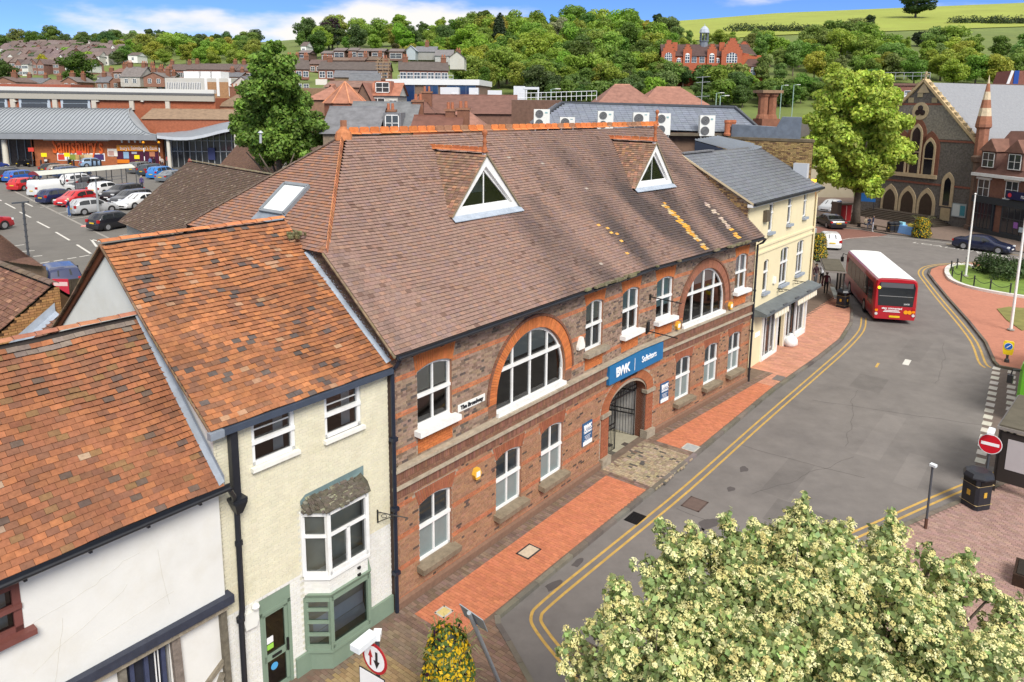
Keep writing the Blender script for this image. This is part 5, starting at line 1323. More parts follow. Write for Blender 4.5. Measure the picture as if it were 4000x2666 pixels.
def ac_unit(x0, x1, y0, y1, fans, lab):
 Y = SY-.55; p, q = D(x0, y1, Y), D(x1, y0, Y); w_, h = q.x-p.x, q.z-p.z
 t = thing('air_conditioning_unit', lab, 'air conditioner', (p.x, Y, p.z), 0, ACG)
 MB().box(0, w_, 0, .42, 0, h).build('casing', M_AC, t)
 for k in range(fans):
  r = min(w_*.29, h/fans*.42); cx, cz = w_*.34, h*(k+.5)/fans
  g = MB()
  for rr in (1, .75, .5, .25): g.tube([(cx+cos(2*pi*j/16)*r*rr, -.03, cz+sin(2*pi*j/16)*r*rr) for j in range(17)], .008, 4, (.3, .3, .3), cap=False)
  g.prism([(cx+cos(2*pi*j/16)*r, -.005, cz+sin(2*pi*j/16)*r) for j in range(16)], (0, -.012, 0), (.10, .10, .10)); g.build('fan_grille', M_SIGN, t)
 MB().box(w_*.7, w_*.86, -.012, 0, h*.78, h*.86, (.25, .4, .4)).build('badge', M_SIGN, t)
 for x in (.1, w_-.1): MB().box(x-.04, x+.04, .02, .4, -.45, 0, (.2, .2, .2)).build('bracket', M_SIGN, t)
for k, (x0, x1, y0, y1, fn, lb) in enumerate(((2085, 2148, 428, 500, 2, 'tall white air conditioning unit at the left end of the row'), (2187, 2246, 459, 500, 1, 'low white air conditioning unit second from the left, half hidden by ridge tiles'), (2334, 2397, 435, 505, 2, 'tall white air conditioning unit third from the left on the slate slope'),
  (2473, 2537, 441, 487, 1, 'squat white air conditioning unit fourth in the row, mounted high'), (2562, 2621, 444, 528, 2, 'tall two fan air conditioning unit just right of the ridge finial'), (2732, 2795, 452, 532, 2, 'tall two fan air conditioning unit standing alone right of centre'), (2836, 2890, 493, 530, 1, 'small low air conditioning unit at the right end of the row'))): ac_unit(x0, x1, y0, y1, fn, lb)
mz = thing('metal_roof_extension', 'dark clad extension with grey standing seam metal roof behind the office gable', 'building', (0, 0, 0), 0)
q = [D(2715, 548, 43.5), D(2800, 535, 45.5), D(2985, 575, 45.0), D(2905, 600, 42.5)]
MB().poly(q, (.24, .26, .28)).build('roof', M_METAL, mz)
for k in range(9): f_ = k/8; MB().bar(q[0].lerp(q[1], f_)+Vector((0, 0, .04)), q[3].lerp(q[2], f_)+Vector((0, 0, .04)), .05, .09, (.3, .32, .34)).build('seam', M_METAL, mz)
MB().poly([q[0]+Vector((0, 0, -.05)), q[3]+Vector((0, 0, -.05)), (q[3].x, q[3].y, 8.5), (q[0].x, q[0].y, 8.5)], (.025, .032, .05)).poly([q[0]+Vector((0, 0, -.05)), (q[0].x, q[0].y, 8.5), (q[1].x, q[1].y, 8.5), q[1]], (.025, .032, .05)).poly([(q[0].x, q[0].y, 0), (q[3].x, q[3].y, 0), (q[3].x, q[3].y, 8.5), (q[0].x, q[0].y, 8.5)], (.1, .07, .05)).build('clad_wall', M_SIGN, mz)
cs = D(2992, 490, 53); ck = thing('chimney_stack', 'tall clustered red brick chimney stack right of the slate mansard', 'chimney', (cs.x, 53, 0), radians(20))
zt = D(2992, 356, 53).z; m = MB().box(-.75, .75, -.5, .5, 0, zt-1.9, (.20, .085, .05)).build('base', M_FBRICK, ck)
for x in (-.36, .36): MB().lathe([(.46, 0), (.40, .2), (.34, .3), (.34, 1.45), (.42, 1.55), (.46, 1.7), (.46, 1.85)], (x, 0, zt-1.9), 8, (.24, .10, .055), a0=pi/8).build('flue', M_FBRICK, ck)
MB().box(-.86, .86, -.55, .55, zt-.15, zt+.05, (.24, .15, .09)).build('cap', M_FBRICK, ck)
# ===== generic background house
def win_at(parent, x, z, w, h, y=0.0, frame=None, n=2, rail=True):
 fm = MB(); f = .07
 fm.box(x-w/2, x+w/2, y-.05, y, z, z+f); fm.box(x-w/2, x+w/2, y-.05, y, z+h-f, z+h); fm.box(x-w/2, x-w/2+f, y-.05, y, z, z+h); fm.box(x+w/2-f, x+w/2, y-.05, y, z, z+h)
 for k in range(1, n): fm.box(x-w/2+w*k/n-.03, x-w/2+w*k/n+.03, y-.045, y, z, z+h)
 if rail: fm.box(x-w/2, x+w/2, y-.045, y, z+h*.5-.025, z+h*.5+.025)
 o = fm.build('window', frame or M_WHITE, parent); MB().poly([(x-w/2+f, y-.02, z+f), (x+w/2-f, y-.02, z+f), (x+w/2-f, y-.02, z+h-f), (x-w/2+f, y-.02, z+h-f)], (.05, .055, .06)).build('pane', M_PANE, o)
 return o
M_PANE = pm('dark_pane', (1, 1, 1), .08, .1, 1, 0, spec=.7)
def house(label, xl, xr, ye, yr, Y, dep, wc, rc, cat='house', rot=0.0, gable='x', hip=0.0, wins=(), chim=(), group=None, name='house', wallm=None, roofm=None, ybase=None, over=.25, ridge=None):
 """a building whose front fills xl..xr in the picture at depth Y; eaves at row ye, ridge at row yr"""
 xm = (xl+xr)/2; P = D(xm, ye, Y); w = (xr-xl)/FPX*Y*1.0; zb = (D(xm, ybase, Y).z if ybase else terrain(P.x, Y))-.6; he = P.z-zb
 hr = D(xm, yr, Y+(dep/2 if gable == 'x' else 0)).z-zb
 t = thing(name, label, cat, (P.x, Y, zb), rot, group); x0, x1 = -w/2, w/2
 wm = wallm or M_FBRICK; rm = roofm or M_FROOF
 mb = MB(); mb.poly([(x0, 0, 0), (x1, 0, 0), (x1, 0, he), (x0, 0, he)], wc); mb.poly([(x0, dep, 0), (x0, dep, he), (x1, dep, he), (x1, dep, 0)], wc)
 rf = MB(); o = over
 if gable == 'x':
  for x, s in ((x0, 1), (x1, -1)): mb.poly([(x, 0, 0), (x, dep, 0), (x, dep, he)]+([(x, dep/2, hr-.1)] if hip == 0 else [])+[(x, 0, he)], wc)
  ra, rb = (x0-o+hip, dep/2, hr), (x1+o-hip, dep/2, hr)
  if hip == 0: ra, rb = (x0-o, dep/2, hr), (x1+o, dep/2, hr)
  A, B_, C_, D_ = (x0-o, -o, he-.08), (x1+o, -o, he-.08), (x1+o, dep+o, he-.08), (x0-o, dep+o, he-.08)
  rf.poly([A, B_, rb, ra], rc); rf.poly([C_, D_, ra, rb], rc)
  if hip: rf.poly([B_, C_, rb], rc); rf.poly([D_, A, ra], rc)
  rf.poly([A, D_, C_, B_], (.3, .3, .3))
 else:
  mb.poly([(x0, 0, he), (x1, 0, he), (0, 0, hr-.1)], wc); mb.poly([(x0, dep, he), (0, dep, hr-.1), (x1, dep, he)], wc)
  for x in (x0, x1): mb.poly([(x, 0, 0), (x, dep, 0), (x, dep, he), (x, 0, he)], wc)
  rf.prism([(x0-o, -o, he-.15), (x0-o, dep+o, he-.15), (0, dep+o, hr), (0, -o, hr)], (0, 0, -.08), rc); rf.prism([(x1+o, -o, he-.15), (0, -o, hr), (0, dep+o, hr), (x1+o, dep+o, he-.15)], (0, 0, -.08), rc)
 mb.build('wall', wm, t); ro = rf.build('roof', rm, t)
 if gable == 'x' and hr-he > .4:
  MB().bar(ra, rb, .22, .12, ridge or tuple(v*1.25 for v in rc)).build('ridge', rm, ro)
 for (u, v, ww, hh) in wins: win_at(t, x0+u*w, he-v, ww, hh)
 for (u, yy, hgt, wd) in chim:
  x = x0+u*w; MB().box(x-wd/2, x+wd/2, dep/2+yy-.35, dep/2+yy+.35, he, hr+hgt, (.2, .09, .055)).box(x-wd/2-.08, x+wd/2+.08, dep/2+yy-.42, dep/2+yy+.42, hr+hgt-.18, hr+hgt, (.26, .13, .08)).build('chimney', M_FBRICK, ro)
  for k in range(2): MB().lathe([(.13, 0), (.11, .5)], (x-wd*.22+k*wd*.44, dep/2+yy, hr+hgt), 7, (.4, .14, .07)).build('chimney_pot', M_TERR, ro)
 return t, w, he, hr
BRN = (.19, .095, .065); BRK = (.27, .105, .06); ROOFB = (.15, .10, .08); ROOFR = (.30, .135, .09); SLT = (.135, .14, .15); WHT_ = (.72, .71, .67)
R = random.Random(3)
# --- roofs directly behind the office, from left to right
house('grey slate mansard house with a rooflight behind the left of the ridge', 1262, 1468, 520, 418, 58, 7, (.22, .17, .12), (.17, .17, .18), wins=(), chim=())
t, w_, he, hr = house('larger grey slate roofed house with stucco gable and white dormer behind the ridge', 1350, 1606, 508, 399, 60, 9, (.30, .24, .15), (.16, .165, .17), chim=((.62, -2.2, -.6, .8), (1.0, 0, .2, .9)))
win_at(t, w_*.22, he-.1, 1.1, 1.3, -.35); MB().box(w_*.22-.7, w_*.22+.7, -.3, 2.2, he-.2, he+1.35, (.17, .17, .18)).build('dormer', M_SLATE, t)
t, w_, he, hr = house('house with deep red brown tiled roof and orange brick gable behind the ridge', 1615, 1790, 505, 452, 55, 5, (.42, .12, .05), (.16, .07, .05), chim=((.76, 0, .5, .7), (1.06, 0, .6, .9)))
house('terracotta tiled roof with dark stain behind the brick chimneys', 1700, 1890, 500, 440, 62, 7, (.25, .14, .09), (.30, .15, .11), hip=1.5)
house('long brown tiled hall roof with parapet gable in the middle distance', 1660, 2010, 442, 372, 76, 12, (.2, .11, .08), (.17, .085, .065))
house('shorter brown tiled roof joining the long hall on its left', 1548, 1690, 440, 366, 74, 10, (.2, .11, .08), (.165, .08, .06), hip=2.2, chim=((.75, -2, .2, 1.0),))
house('dark brown brick block with flat top left of the slate mansard', 2000, 2195, 392, 391, 62, 7, (.15, .085, .06), (.14, .1, .09), over=0)
t, w_, he, hr = house('white cottage with terracotta roof and black framed windows', 1442, 1552, 372, 326, 82, 7, WHT_, (.38, .16, .10), wins=((.30, 2.0, 1.6, 1.7), (.84, 2.1, .9, 1.6)), wallm=M_REND)
MB().box(-1.0, .8, .2, 2.5, he+.1, he+1.5, (.38, .16, .10)).build('dormer', M_FROOF, t); win_at(t, -.1, he+.25, 1.5, 1.1, .19)
house('brown brick cross wing with steep gable left of the white cottage', 1392, 1446, 392, 322, 80, 8, (.17, .1, .07), (.30, .14, .1), gable='y')
tb = D(1350, 405, 72); zt_ = D(1352, 320, 72).z; tt = thing('turret', 'eight sided terracotta tiled turret roof in the middle distance', 'turret', (tb.x, 72, tb.z), 0)
MB().lathe([(2.0, -4), (2.0, .1)], (0, 0, 0), 8, (.25, .1, .06), a0=pi/8).build('wall', M_FBRICK, tt); MB().lathe([(2.15, 0), (.02, zt_-tb.z)], (0, 0, 0), 8, (.34, .15, .095), a0=pi/8).build('roof', M_FROOF, tt)
for k in range(8): th = pi/8+k*pi/4; MB().bar((2.15*cos(th), 2.15*sin(th), .03), (0, 0, zt_-tb.z+.03), .12, .08, (.55, .24, .13)).build('hip_tile', M_FROOF, tt)
house('terracotta hipped roofs behind the turret', 1200, 1335, 388, 330, 84, 8, (.25, .14, .09), (.34, .16, .11), hip=2.5)
house('yellow brown flat topped workshop wall behind the big tree', 1150, 1275, 345, 344, 92, 8, (.22, .14, .08), (.2, .18, .16), over=0)
house('long low tiled roof above the workshop wall', 1270, 1440, 340, 318, 96, 8, (.25, .14, .09), (.22, .13, .10))
P = D(1690, 330, 112); mbk = thing('office_block', 'low modern block with white fascia and blue glazed bays', 'building', (P.x, 112, terrain(P.x, 112)), radians(-7)); zb = terrain(P.x, 112); he = P.z-zb; w_ = 355/FPX*112
MB().box(-w_/2, w_/2, 0, 12, 0, he, (.2, .13, .09)).build('wall', M_FBRICK, mbk); MB().box(-w_/2-.2, w_/2+.2, -.3, 12, he-.1, he+.7, (.72, .72, .7)).build('fascia', M_SIGN, mbk)
for (u0, u1) in ((.08, .30), (.43, .56), (.66, .97)):
 a_, b_ = -w_/2+u0*w_, -w_/2+u1*w_; m = MB(); m.box(a_, b_, -.12, 0, 0, he-.1, (.012, .035, .10)); bo = m.build('glazed_bay', M_PANE, mbk)
 n = max(2, int((b_-a_)/1.1))
 for k in range(n+1): MB().box(a_+(b_-a_)*k/n-.04, a_+(b_-a_)*k/n+.04, -.16, -.1, 0, he-.1, (.1, .13, .2)).build('mullion', M_SIGN, bo)
 MB().box(a_, b_, -.16, -.1, he*.55, he*.55+.12, (.1, .13, .2)).build('rail', M_SIGN, bo)
def railing(name, label, p, q, h=1.0, n=10, col=(.45, .47, .48)):
 p = Vector(p); q = Vector(q); t = thing(name, label, 'railing', p); d = q-p
 for z in (h, h*.5): MB().tube([Vector((0, 0, z)), d+Vector((0, 0, z))], .035, 5, col).build('rail', M_SIGN, t)
 for k in range(n+1): MB().tube([d*(k/n), d*(k/n)+Vector((0, 0, h))], .03, 5, col).build('post', M_SIGN, t)
railing('roof_railing', 'metal edge railing on the roof of the low modern block', D(1555, 322, 113), D(1770, 322, 113), 1.0, 12)
for (x0, x1, y0, y1, Y, lb) in ((1720, 1792, 342, 376, 86, 'white rooftop plant cabinet with louvres above the hall roof'), (1832, 1868, 344, 374, 88, 'narrow white rooftop cabinet beside the louvred one'), (1905, 1960, 354, 378, 92, 'white plant box behind the hall ridge'), (2006, 2106, 338, 382, 96, 'white steel framed plant housing on a flat roof')):
 a_, b_ = D(x0, y1, Y), D(x1, y0, Y); t = thing('plant_housing', lb, 'plant housing', (a_.x, Y, a_.z-1.5)); W_, H_ = b_.x-a_.x, b_.z-a_.z+1.5
 MB().box(0, W_*(.45 if x0 > 2000 else 1), 0, 2.2, 0, H_, (.62, .64, .66)).build('casing', M_SIGN, t)
 if x0 > 2000:
  for x in (W_*.5, W_*.97): MB().box(x-.1, x+.1, 0, .2, 0, H_-.3, (.6, .62, .64)).build('post', M_SIGN, t)
  MB().box(W_*.4, W_, -.05, 2.2, H_-.4, H_-.1, (.6, .62, .64)).build('beam', M_SIGN, t)
 else:
  for k in range(5): MB().box(W_*.6, W_*.92, -.03, .01, H_*.45+k*.16, H_*.45+k*.16+.09, (.75, .75, .75)).build('louvre', M_SIGN, t)
railing('roof_railing', 'long white parapet railing between the hall and the slate mansard', D(2015, 402, 84), D(2330, 392, 84), 1.0, 16, (.7, .72, .72))
t1_ = house('large hipped terracotta roof with pale hips behind the slate mansard', 2330, 2580, 418, 331, 92, 12, (.25, .14, .09), (.27, .135, .10), hip=3.2, ridge=(.55, .3, .2))
house('second hipped terracotta roof joining on the right', 2500, 2790, 424, 341, 96, 12, (.25, .14, .09), (.30, .145, .105), hip=3.4, ridge=(.55, .3, .2))
def flats(label, xl, xr, ye, yr, Y, nb_, rows, ybase, rot=0.0, balc=()):
 wn_ = [((k+.5)/nb_, 1.7+r_*2.7, 1.15, 1.25) for k in range(nb_) for r_ in range(rows)]
 t, w_, he, hr = house(label, xl, xr, ye, yr, Y, 9, (.22, .10, .07), (.105, .085, .075), wins=wn_, ybase=ybase, rot=rot, cat='flats', name='flats', chim=((.12, 0, .9, 1.0), (.93, 0, .9, 1.0)))
 for u in balc: MB().box(-w_/2+u*w_-1.1, -w_/2+u*w_+1.1, -1.0, 0, he-3.1, he-2.0, (.66, .63, .55)).build('balcony', M_SIGN, t)
flats('brick flats with cream balconies right of the scaffold', 1564, 1748, 274, 243, 140, 7, 2, 325, radians(8), (.04, .63))
flats('long brick flats with brown roof left of the scaffold', 1248, 1512, 272, 243, 152, 9, 1, 300, radians(4), (.05,))
flats('brick flats half hidden by the big tree', 1128, 1205, 270, 232, 165, 3, 2, 300, radians(18))
house('slate roofed chapel like house with rooflights below the flats', 1310, 1465, 302, 278, 128, 8, (.25, .17, .1), (.15, .15, .16), rot=radians(8)); house('slate roof with solar panels below the flats', 1370, 1480, 318, 288, 122, 8, (.27, .19, .11), (.14, .145, .155), rot=radians(10))
sp = D(1500, 305, 146); sct = thing('scaffold', 'wooden coloured scaffold tower at the end of the long flats', 'scaffolding', (sp.x, 145, sp.z)); hh = D(1500, 228, 145).z-sp.z
for x in (-1, 0, 1):
 for y in (0, 1.2): MB().tube([(x*1.05, y, 0), (x*1.05, y, hh)], .07, 5, (.3, .2, .12)).build('standard', M_SIGN, sct)
for k in range(6):
 z = hh*(k+.6)/6; MB().tube([(-1.4, 0, z), (1.4, 0, z)], .06, 5, (.32, .22, .14)).build('ledger', M_SIGN, sct)
 MB().box(-1.3, 1.3, 0, 1.2, z-.5, z-.42, (.36, .25, .15)).build('deck', M_SIGN, sct)
MB().tube([(-1, 0, 0), (1, 0, hh*.5), (-1, 0, hh)], .05, 5, (.3, .2, .12)).build('brace', M_SIGN, sct)
for k, (xl, xr, y) in enumerate(((1165, 1205, 207), (1255, 1302, 209), (1303, 1345, 198), (1361, 1393, 197), (1395, 1440, 200), (1450, 1500, 200), (1520, 1572, 201))):
 house(['first', 'second', 'third', 'fourth', 'fifth', 'sixth', 'seventh'][k]+' white banded flat fronted house from the left on the slope', xl, xr, y, y-9, 205, 8, (.18, .11, .09), (.17, .14, .13), wins=((.5, 1.9, (xr-xl)/FPX*205*.86, 1.4),), group='white banded houses in a row on the slope', ybase=y+28)
house('pale blue rendered cottage on the slope', 1588, 1622, 196, 178, 195, 8, (.55, .62, .68), (.3, .32, .36), gable='y', wallm=M_REND, ybase=225); house('grey slate cottage right of the pale blue one', 1622, 1700, 202, 183, 200, 9, (.45, .45, .45), (.17, .17, .18), wallm=M_REND, ybase=226, chim=((.5, 0, 1.2, 1),))
house('white gabled house with scaffold poles on its roof near the wood', 1758, 1812, 222, 200, 185, 9, WHT_, (.17, .13, .11), gable='y', wallm=M_REND, ybase=262, chim=((.5, 0, .6, 1.2),)); house('slate roofed house beside the white gable', 1700, 1765, 218, 196, 195, 9, (.4, .4, .38), (.18, .17, .17), ybase=245)
for k, (xl, xr, ye, yr, Y) in enumerate(((1090, 1150, 238, 226, 190), (1140, 1182, 240, 228, 185), (1205, 1260, 250, 234, 178), (1290, 1360, 236, 226, 172), (1365, 1420, 236, 224, 170), (1425, 1478, 234, 222, 172), (1015, 1090, 262, 245, 200))):
 house(['first', 'second', 'third', 'fourth', 'fifth', 'sixth', 'seventh'][k]+' brown tiled terrace house below the white banded row', xl, xr, ye, yr, Y, 8, (.24, .13, .09), jit((.16, .11, .09), .2), wins=((.3, 1.7, 1, 1.1), (.7, 1.7, 1, 1.1)), chim=((.9, 0, .9, .9),), group='brown terrace roofs on the slope', ybase=ye+22)
# ---- Victorian school with stepped gables and cupola
P = D(2775, 300, 240); sch = thing('red_brick_school', 'red brick Victorian school with stepped gables and a lead cupola on the wooded hill', 'school', (P.x, 240, terrain(P.x, 240)), radians(-6)); zb = terrain(P.x, 240)
sc_ = 240/FPX
def sx(px): return (px-2775)*sc_
def szz(py): return D(2775, py, 240).z-zb
RB = (.40, .11, .055)
MB().box(sx(2590), sx(2885), 1, 12, -2, szz(218), RB).build('wall', M_FBRICK, sch); sr_ = MB().poly([(sx(2588), .6, szz(219)), (sx(2890), .6, szz(219)), (sx(2890), 6.5, szz(168)), (sx(2588), 6.5, szz(168))], (.085, .05, .045)).poly([(sx(2588), 12.4, szz(219)), (sx(2588), 6.5, szz(168)), (sx(2890), 6.5, szz(168)), (sx(2890), 12.4, szz(219))], (.085, .05, .045)).build('roof', M_FROOF, sch)
def stepped(cx, w_, zt_, zs, y, nst, name='stepped_gable'):
 pts = [(cx-w_/2, y, -2), (cx+w_/2, y, -2), (cx+w_/2, y, zs)]
 for k in range(nst):
  x = w_/2*(1-(k+1)/(nst+.6)); z0 = zs+(zt_-zs)*(k)/nst; z1 = zs+(zt_-zs)*(k+1)/nst; pts += [(cx+w_/2*(1-k/(nst+.6)), y, z1), (cx+x, y, z1)]
 lft = [(2*cx-p[0], p[1], p[2]) for p in reversed(pts[2:])]
 g = MB().prism(pts+lft, (0, .6, 0), RB).build(name, M_FBRICK, sch)
 for k in range(nst):
  z1 = zs+(zt_-zs)*(k+1)/nst
  for s_ in (-1, 1): MB().box(cx+s_*w_/2*(1-(k+.5)/(nst+.6))-.3, cx+s_*w_/2*(1-(k+.5)/(nst+.6))+.3, y-.08, y+.68, z1, z1+.16, (.5, .36, .25)).build('coping', M_STONE, g)
 return g
def arch_win(parent, cx, z0, w_, h, y, nx=3, nz=3):
 n = 10; r = w_/2; outl = [(cx-r, y, z0), (cx+r, y, z0)]+[(cx+r*cos(pi*k/n), y, z0+h-r+r*sin(pi*k/n)) for k in range(n+1)]
 fr = MB().poly(outl).build('window', M_WHITE, parent)
 for i in range(nx):
  for j in range(nz):
   a_, b_ = cx-r+w_*(i+.12)/nx, cx-r+w_*(i+.88)/nx; c_, d_ = z0+h*(j+.1)/nz, z0+h*(j+.9)/nz
   if j == nz-1 and (i == 0 or i == nx-1): d_ = c_+(d_-c_)*.45
   MB().poly([(a_, y-.03, c_), (b_, y-.03, c_), (b_, y-.03, d_), (a_, y-.03, d_)], (.05, .055, .065)).build('pane', M_PANE, fr)
for (x0, x1, yt, ys, y, n) in ((2588, 2640, 157, 215, 0.2, 4), (2670, 2702, 173, 200, .5, 3), (2760, 2795, 172, 200, .5, 3), (2812, 2888, 150, 205, -.3, 5)):
 g = stepped((sx(x0)+sx(x1))/2, sx(x1)-sx(x0), szz(yt), szz(ys), y, n)
 wd = (sx(x1)-sx(x0))*.52; arch_win(g, (sx(x0)+sx(x1))/2, szz(246 if n > 3 else 246), wd, szz(206 if n > 3 else 208)-szz(246), y-.05, 4 if n > 3 else 2, 4 if n > 3 else 3)
for px in (2712, 2742): win_at(sch, sx(px), szz(246), 1.6, szz(222)-szz(246), .98, n=3)
for px in (2655, 2800): arch_win(sch, sx(px), szz(246), 1.3, szz(226)-szz(246), .95, 2, 2)
for px in (2800, 2838): win_at(sch, sx(px), szz(296), 2.0, szz(268)-szz(296), -.32, n=3)
MB().box(sx(2888), sx(2960), .5, 12, -2, szz(216), (.42, .115, .05)).build('wing_wall', M_FBRICK, sch); MB().poly([(sx(2884), 6, szz(168)), (sx(2884), .2, szz(205)), (sx(2945), .2, szz(218)), (sx(2920), 6, szz(168))], (.09, .055, .045)).build('wing_roof', M_FROOF, sch); stepped(sx(2912), 3.6, szz(155), szz(176), 8, 4)
MB().box(sx(2888), sx(2975), -4, 3, -2, szz(262), RB).build('annexe_wall', M_FBRICK, sch); MB().prism([(sx(2884), -4.4, szz(263)), (sx(2985), -4.4, szz(263)), (sx(2985), 1, szz(228)), (sx(2915), 1, szz(228))], (0, 0, .1), (.1, .055, .045)).build('annexe_roof', M_FROOF, sch)
for px in (2922, 2948): arch_win(sch, sx(px), szz(295), 1.4, szz(264)-szz(295), -4.05, 2, 3)
cup = MB(); cx, cz = sx(2755), szz(188); cup.lathe([(1.5, 0), (1.25, 2.3), (1.5, 2.4), (1.5, 2.6)], (cx, 6.5, cz), 8, (.17, .19, .22)); cup.lathe([(1.55, 5.0), (1.6, 5.2), (1.35, 6.2), (.7, 7.0), (.1, 7.3), (.05, 8.0)], (cx, 6.5, cz), 8, (.42, .46, .52)); co = cup.build('cupola', M_SIGN, sch)
for k in range(8): MB().tube([(cx+1.3*cos(k*pi/4), 6.5+1.3*sin(k*pi/4), cz+2.6), (cx+1.3*cos(k*pi/4), 6.5+1.3*sin(k*pi/4), cz+5.0)], .13, 5, (.15, .17, .2)).build('column', M_SIGN, co)
for px in (2640, 2818): MB().box(sx(px)-.8, sx(px)+.8, 3, 4.5, szz(215), szz(163), RB).build('chimney', M_FBRICK, sch)
# ===== flint chapel and the bank beside it
M_FLINT = pm('flint', (1, 1, 1), .8, .42, 5.0, .8, 14)
M_DRESS = pm('dressed_stone', (.50, .39, .24), .9, .15, 3, .3, 40)
cb = G(3757, 893); cu = Vector((.454, -.891, 0)); ch = thing('flint_chapel', 'flint and stone chapel with steep gable, lancet windows and three arched doors', 'church', cb-cu*13.2, atan2(cu.y, cu.x))
CWd = 14.0; ca = Vector(ch.location)
def cpx(px, py):
 """local x, z on the chapel front for a pixel"""
 nn = Vector((cu.y, -cu.x, 0)); d_ = ray(px, py); tt_ = (ca-CP).dot(nn)/d_.dot(nn); q_ = CP+d_*tt_; return (q_-ca).dot(cu), q_.z
ax, az_ = cpx(3615, 318); ex, ez = cpx(3775, 560); ax = 7.0
FL1, FL2 = (.135, .12, .105), (.23, .205, .17)
cf = MB(); cf.prism([(0, 0, 0), (CWd, 0, 0), (CWd, 0, ez), (ax, 0, az_), (0, 0, ez)], (0, .8, 0), FL1); cfo = cf.build('front_wall', M_FLINT, ch)
MB().box(.2, CWd-.2, .8, 24, 0, ez-.3, FL1).build('side_wall', M_FLINT, ch)
MB().prism([(-.3, .7, ez-.3), (ax, .7, az_-.25), (ax, 24, az_-.25), (-.3, 24, ez-.3)], (0, 0, .12), (.24, .245, .26)).prism([(CWd+.3, .7, ez-.3), (CWd+.3, 24, ez-.3), (ax, 24, az_-.25), (ax, .7, az_-.25)], (0, 0, .12), (.24, .245, .26)).build('roof', M_SLATE, ch)
MB().prism([(0.9, -.02, ez+.3), (CWd-.9, -.02, ez+.3), (ax+2.6, -.02, lerp(ez, az_, .62)), (ax-2.6, -.02, lerp(ez, az_, .62))], (0, -.02, 0), FL2).build('flint_panel', M_FLINT, cfo)
for z in (ez-.0, lerp(ez, az_, .60), 4.4):
 hw_ = CWd/2 if z <= ez else (az_-z)/(az_-ez)*CWd/2; MB().box(ax-hw_, ax+hw_, -.06, 0, z, z+.22, (.24, .09, .06)).build('brick_band', M_FBRICK, cfo)
CH = []
for j in range(5):
 z = lerp(ez, az_, .64)+j*.62; hw_ = (az_-z)/(az_-ez)*CWd/2-.75
 for i in range(-5, 6):
  x = ax+i*.72+(0.36 if j % 2 else 0)
  if abs(x-ax)+.3 < hw_ and (i+j) % 2 == 0 and not (j == 0 and abs(i) < 1): CH.append((Vector((x, -.04, z+.3)), Vector((.33, 0, 0)), Vector((0, 0, .29)), Vector((0, -.02, 0)), jit((.8, .8, .78), .15)))
pieces(cfo, 'chequer_stone', M_DRESS, CH, 60)
cp = MB()
for s_ in (-1, 1): cp.bar((ax+s_*(CWd/2+.2), .2, ez-.3), (ax, .2, az_+.15), .9, .28, (1, .95, .85))
cpo = cp.build('coping', M_DRESS, cfo)
for s_ in (-1, 1):
 for k in range(12): f_ = (k+.7)/13; p = Vector((ax+s_*(CWd/2+.2)*(1-f_), .1, lerp(ez-.3, az_+.15, f_)+.28)); MB().obox(p, (.16, 0, 0), (0, .2, 0), (0, 0, .16), (.75, .75, .7)).build('crocket', M_DRESS, cpo)
MB().bar((ax, .1, az_+.1), (ax, .1, az_+1.1), .16, .16).bar((ax-.35, .1, az_+.75), (ax+.35, .1, az_+.75), .14, .14).prism([(ax-.75, -.05, az_-1.3), (ax+.75, -.05, az_-1.3), (ax, -.05, az_-.1)], (0, -.05, 0)).build('finial', M_DRESS, cfo)
def lancet(cx, z0, w_, h, name='lancet_window', fr=.28, dark=(.012, .012, .016), parent=None, mat=None, jamb=M_DRESS, jt=W1):
 def outl(r, zz, g):
  n = 8; pts = [(cx-r, g, zz), (cx+r, g, zz)]; sp_ = z0+h-w_*.95; R_ = 2*r
  for k in range(n+1): th = (pi/3)*k/n; pts.append((cx-r+R_*cos(th), g, sp_+R_*sin(th)))
  for k in range(1, n+1): th = pi-pi/3+(pi/3)*k/n; pts.append((cx+r+R_*cos(th), g, sp_+R_*sin(th)))
  return pts
 o = MB().prism(outl(w_/2+fr, z0-fr*.3, 0), (0, -.10, 0), jt).build(name, jamb, parent or ch)
 MB().prism(outl(w_/2, z0, -.105), (0, -.012, 0), dark).build('pane', mat or M_PANE, o); return o
hx, hz0 = ax-.2, cpx(3600, 680)[1]
for (dx, hgt) in ((-1.75, 3.9), (0, 5.4), (1.75, 3.9)):
 lancet(hx+dx, hz0+.1, 1.5, hgt+.35, 'hood', .42, (.2, .08, .05), ch, M_FBRICK, M_FBRICK, (.2, .08, .05))
 o = lancet(hx+dx, hz0, 1.02, hgt, 'lancet_window', .24); o.location.y = -.08
 tr_ = MB().box(hx+dx-.5, hx+dx+.5, -.16, -.12, hz0+hgt*.45, hz0+hgt*.45+.1).build('transom', M_DRESS, o)
MB().box(hx-2.9, hx+2.9, -.25, 0, hz0-.45, hz0).build('sill', M_DRESS, ch)
dz0 = .95; dh = cpx(3556, 742)[1]-dz0
for dx in (-2.35, 0, 2.35): lancet(ax-.6+dx, dz0, 1.55, dh, 'arched_door', .34, (.055, .035, .022), ch, M_FBRICK)
lancet(ax+4.1, 2.3, .75, 3.2, 'lancet_window', .36)
MB().box(ax+3.6, ax+4.7, -.12, 0, .6, 2.0, (.9, .9, .85)).build('stone_tablet', M_DRESS, ch)
nb = MB().box(ax+4.9, ax+6.5, -.14, 0, 1.2, 2.7, (.35, .4, .4)).build('notice_board', M_SIGN, ch); MB().box(ax+5.0, ax+5.8, -.16, -.14, 1.3, 2.6, (.6, .65, .62)).box(ax+5.85, ax+6.4, -.16, -.14, 1.4, 2.5, (.06, .25, .3)).build('poster', M_SIGN, nb)
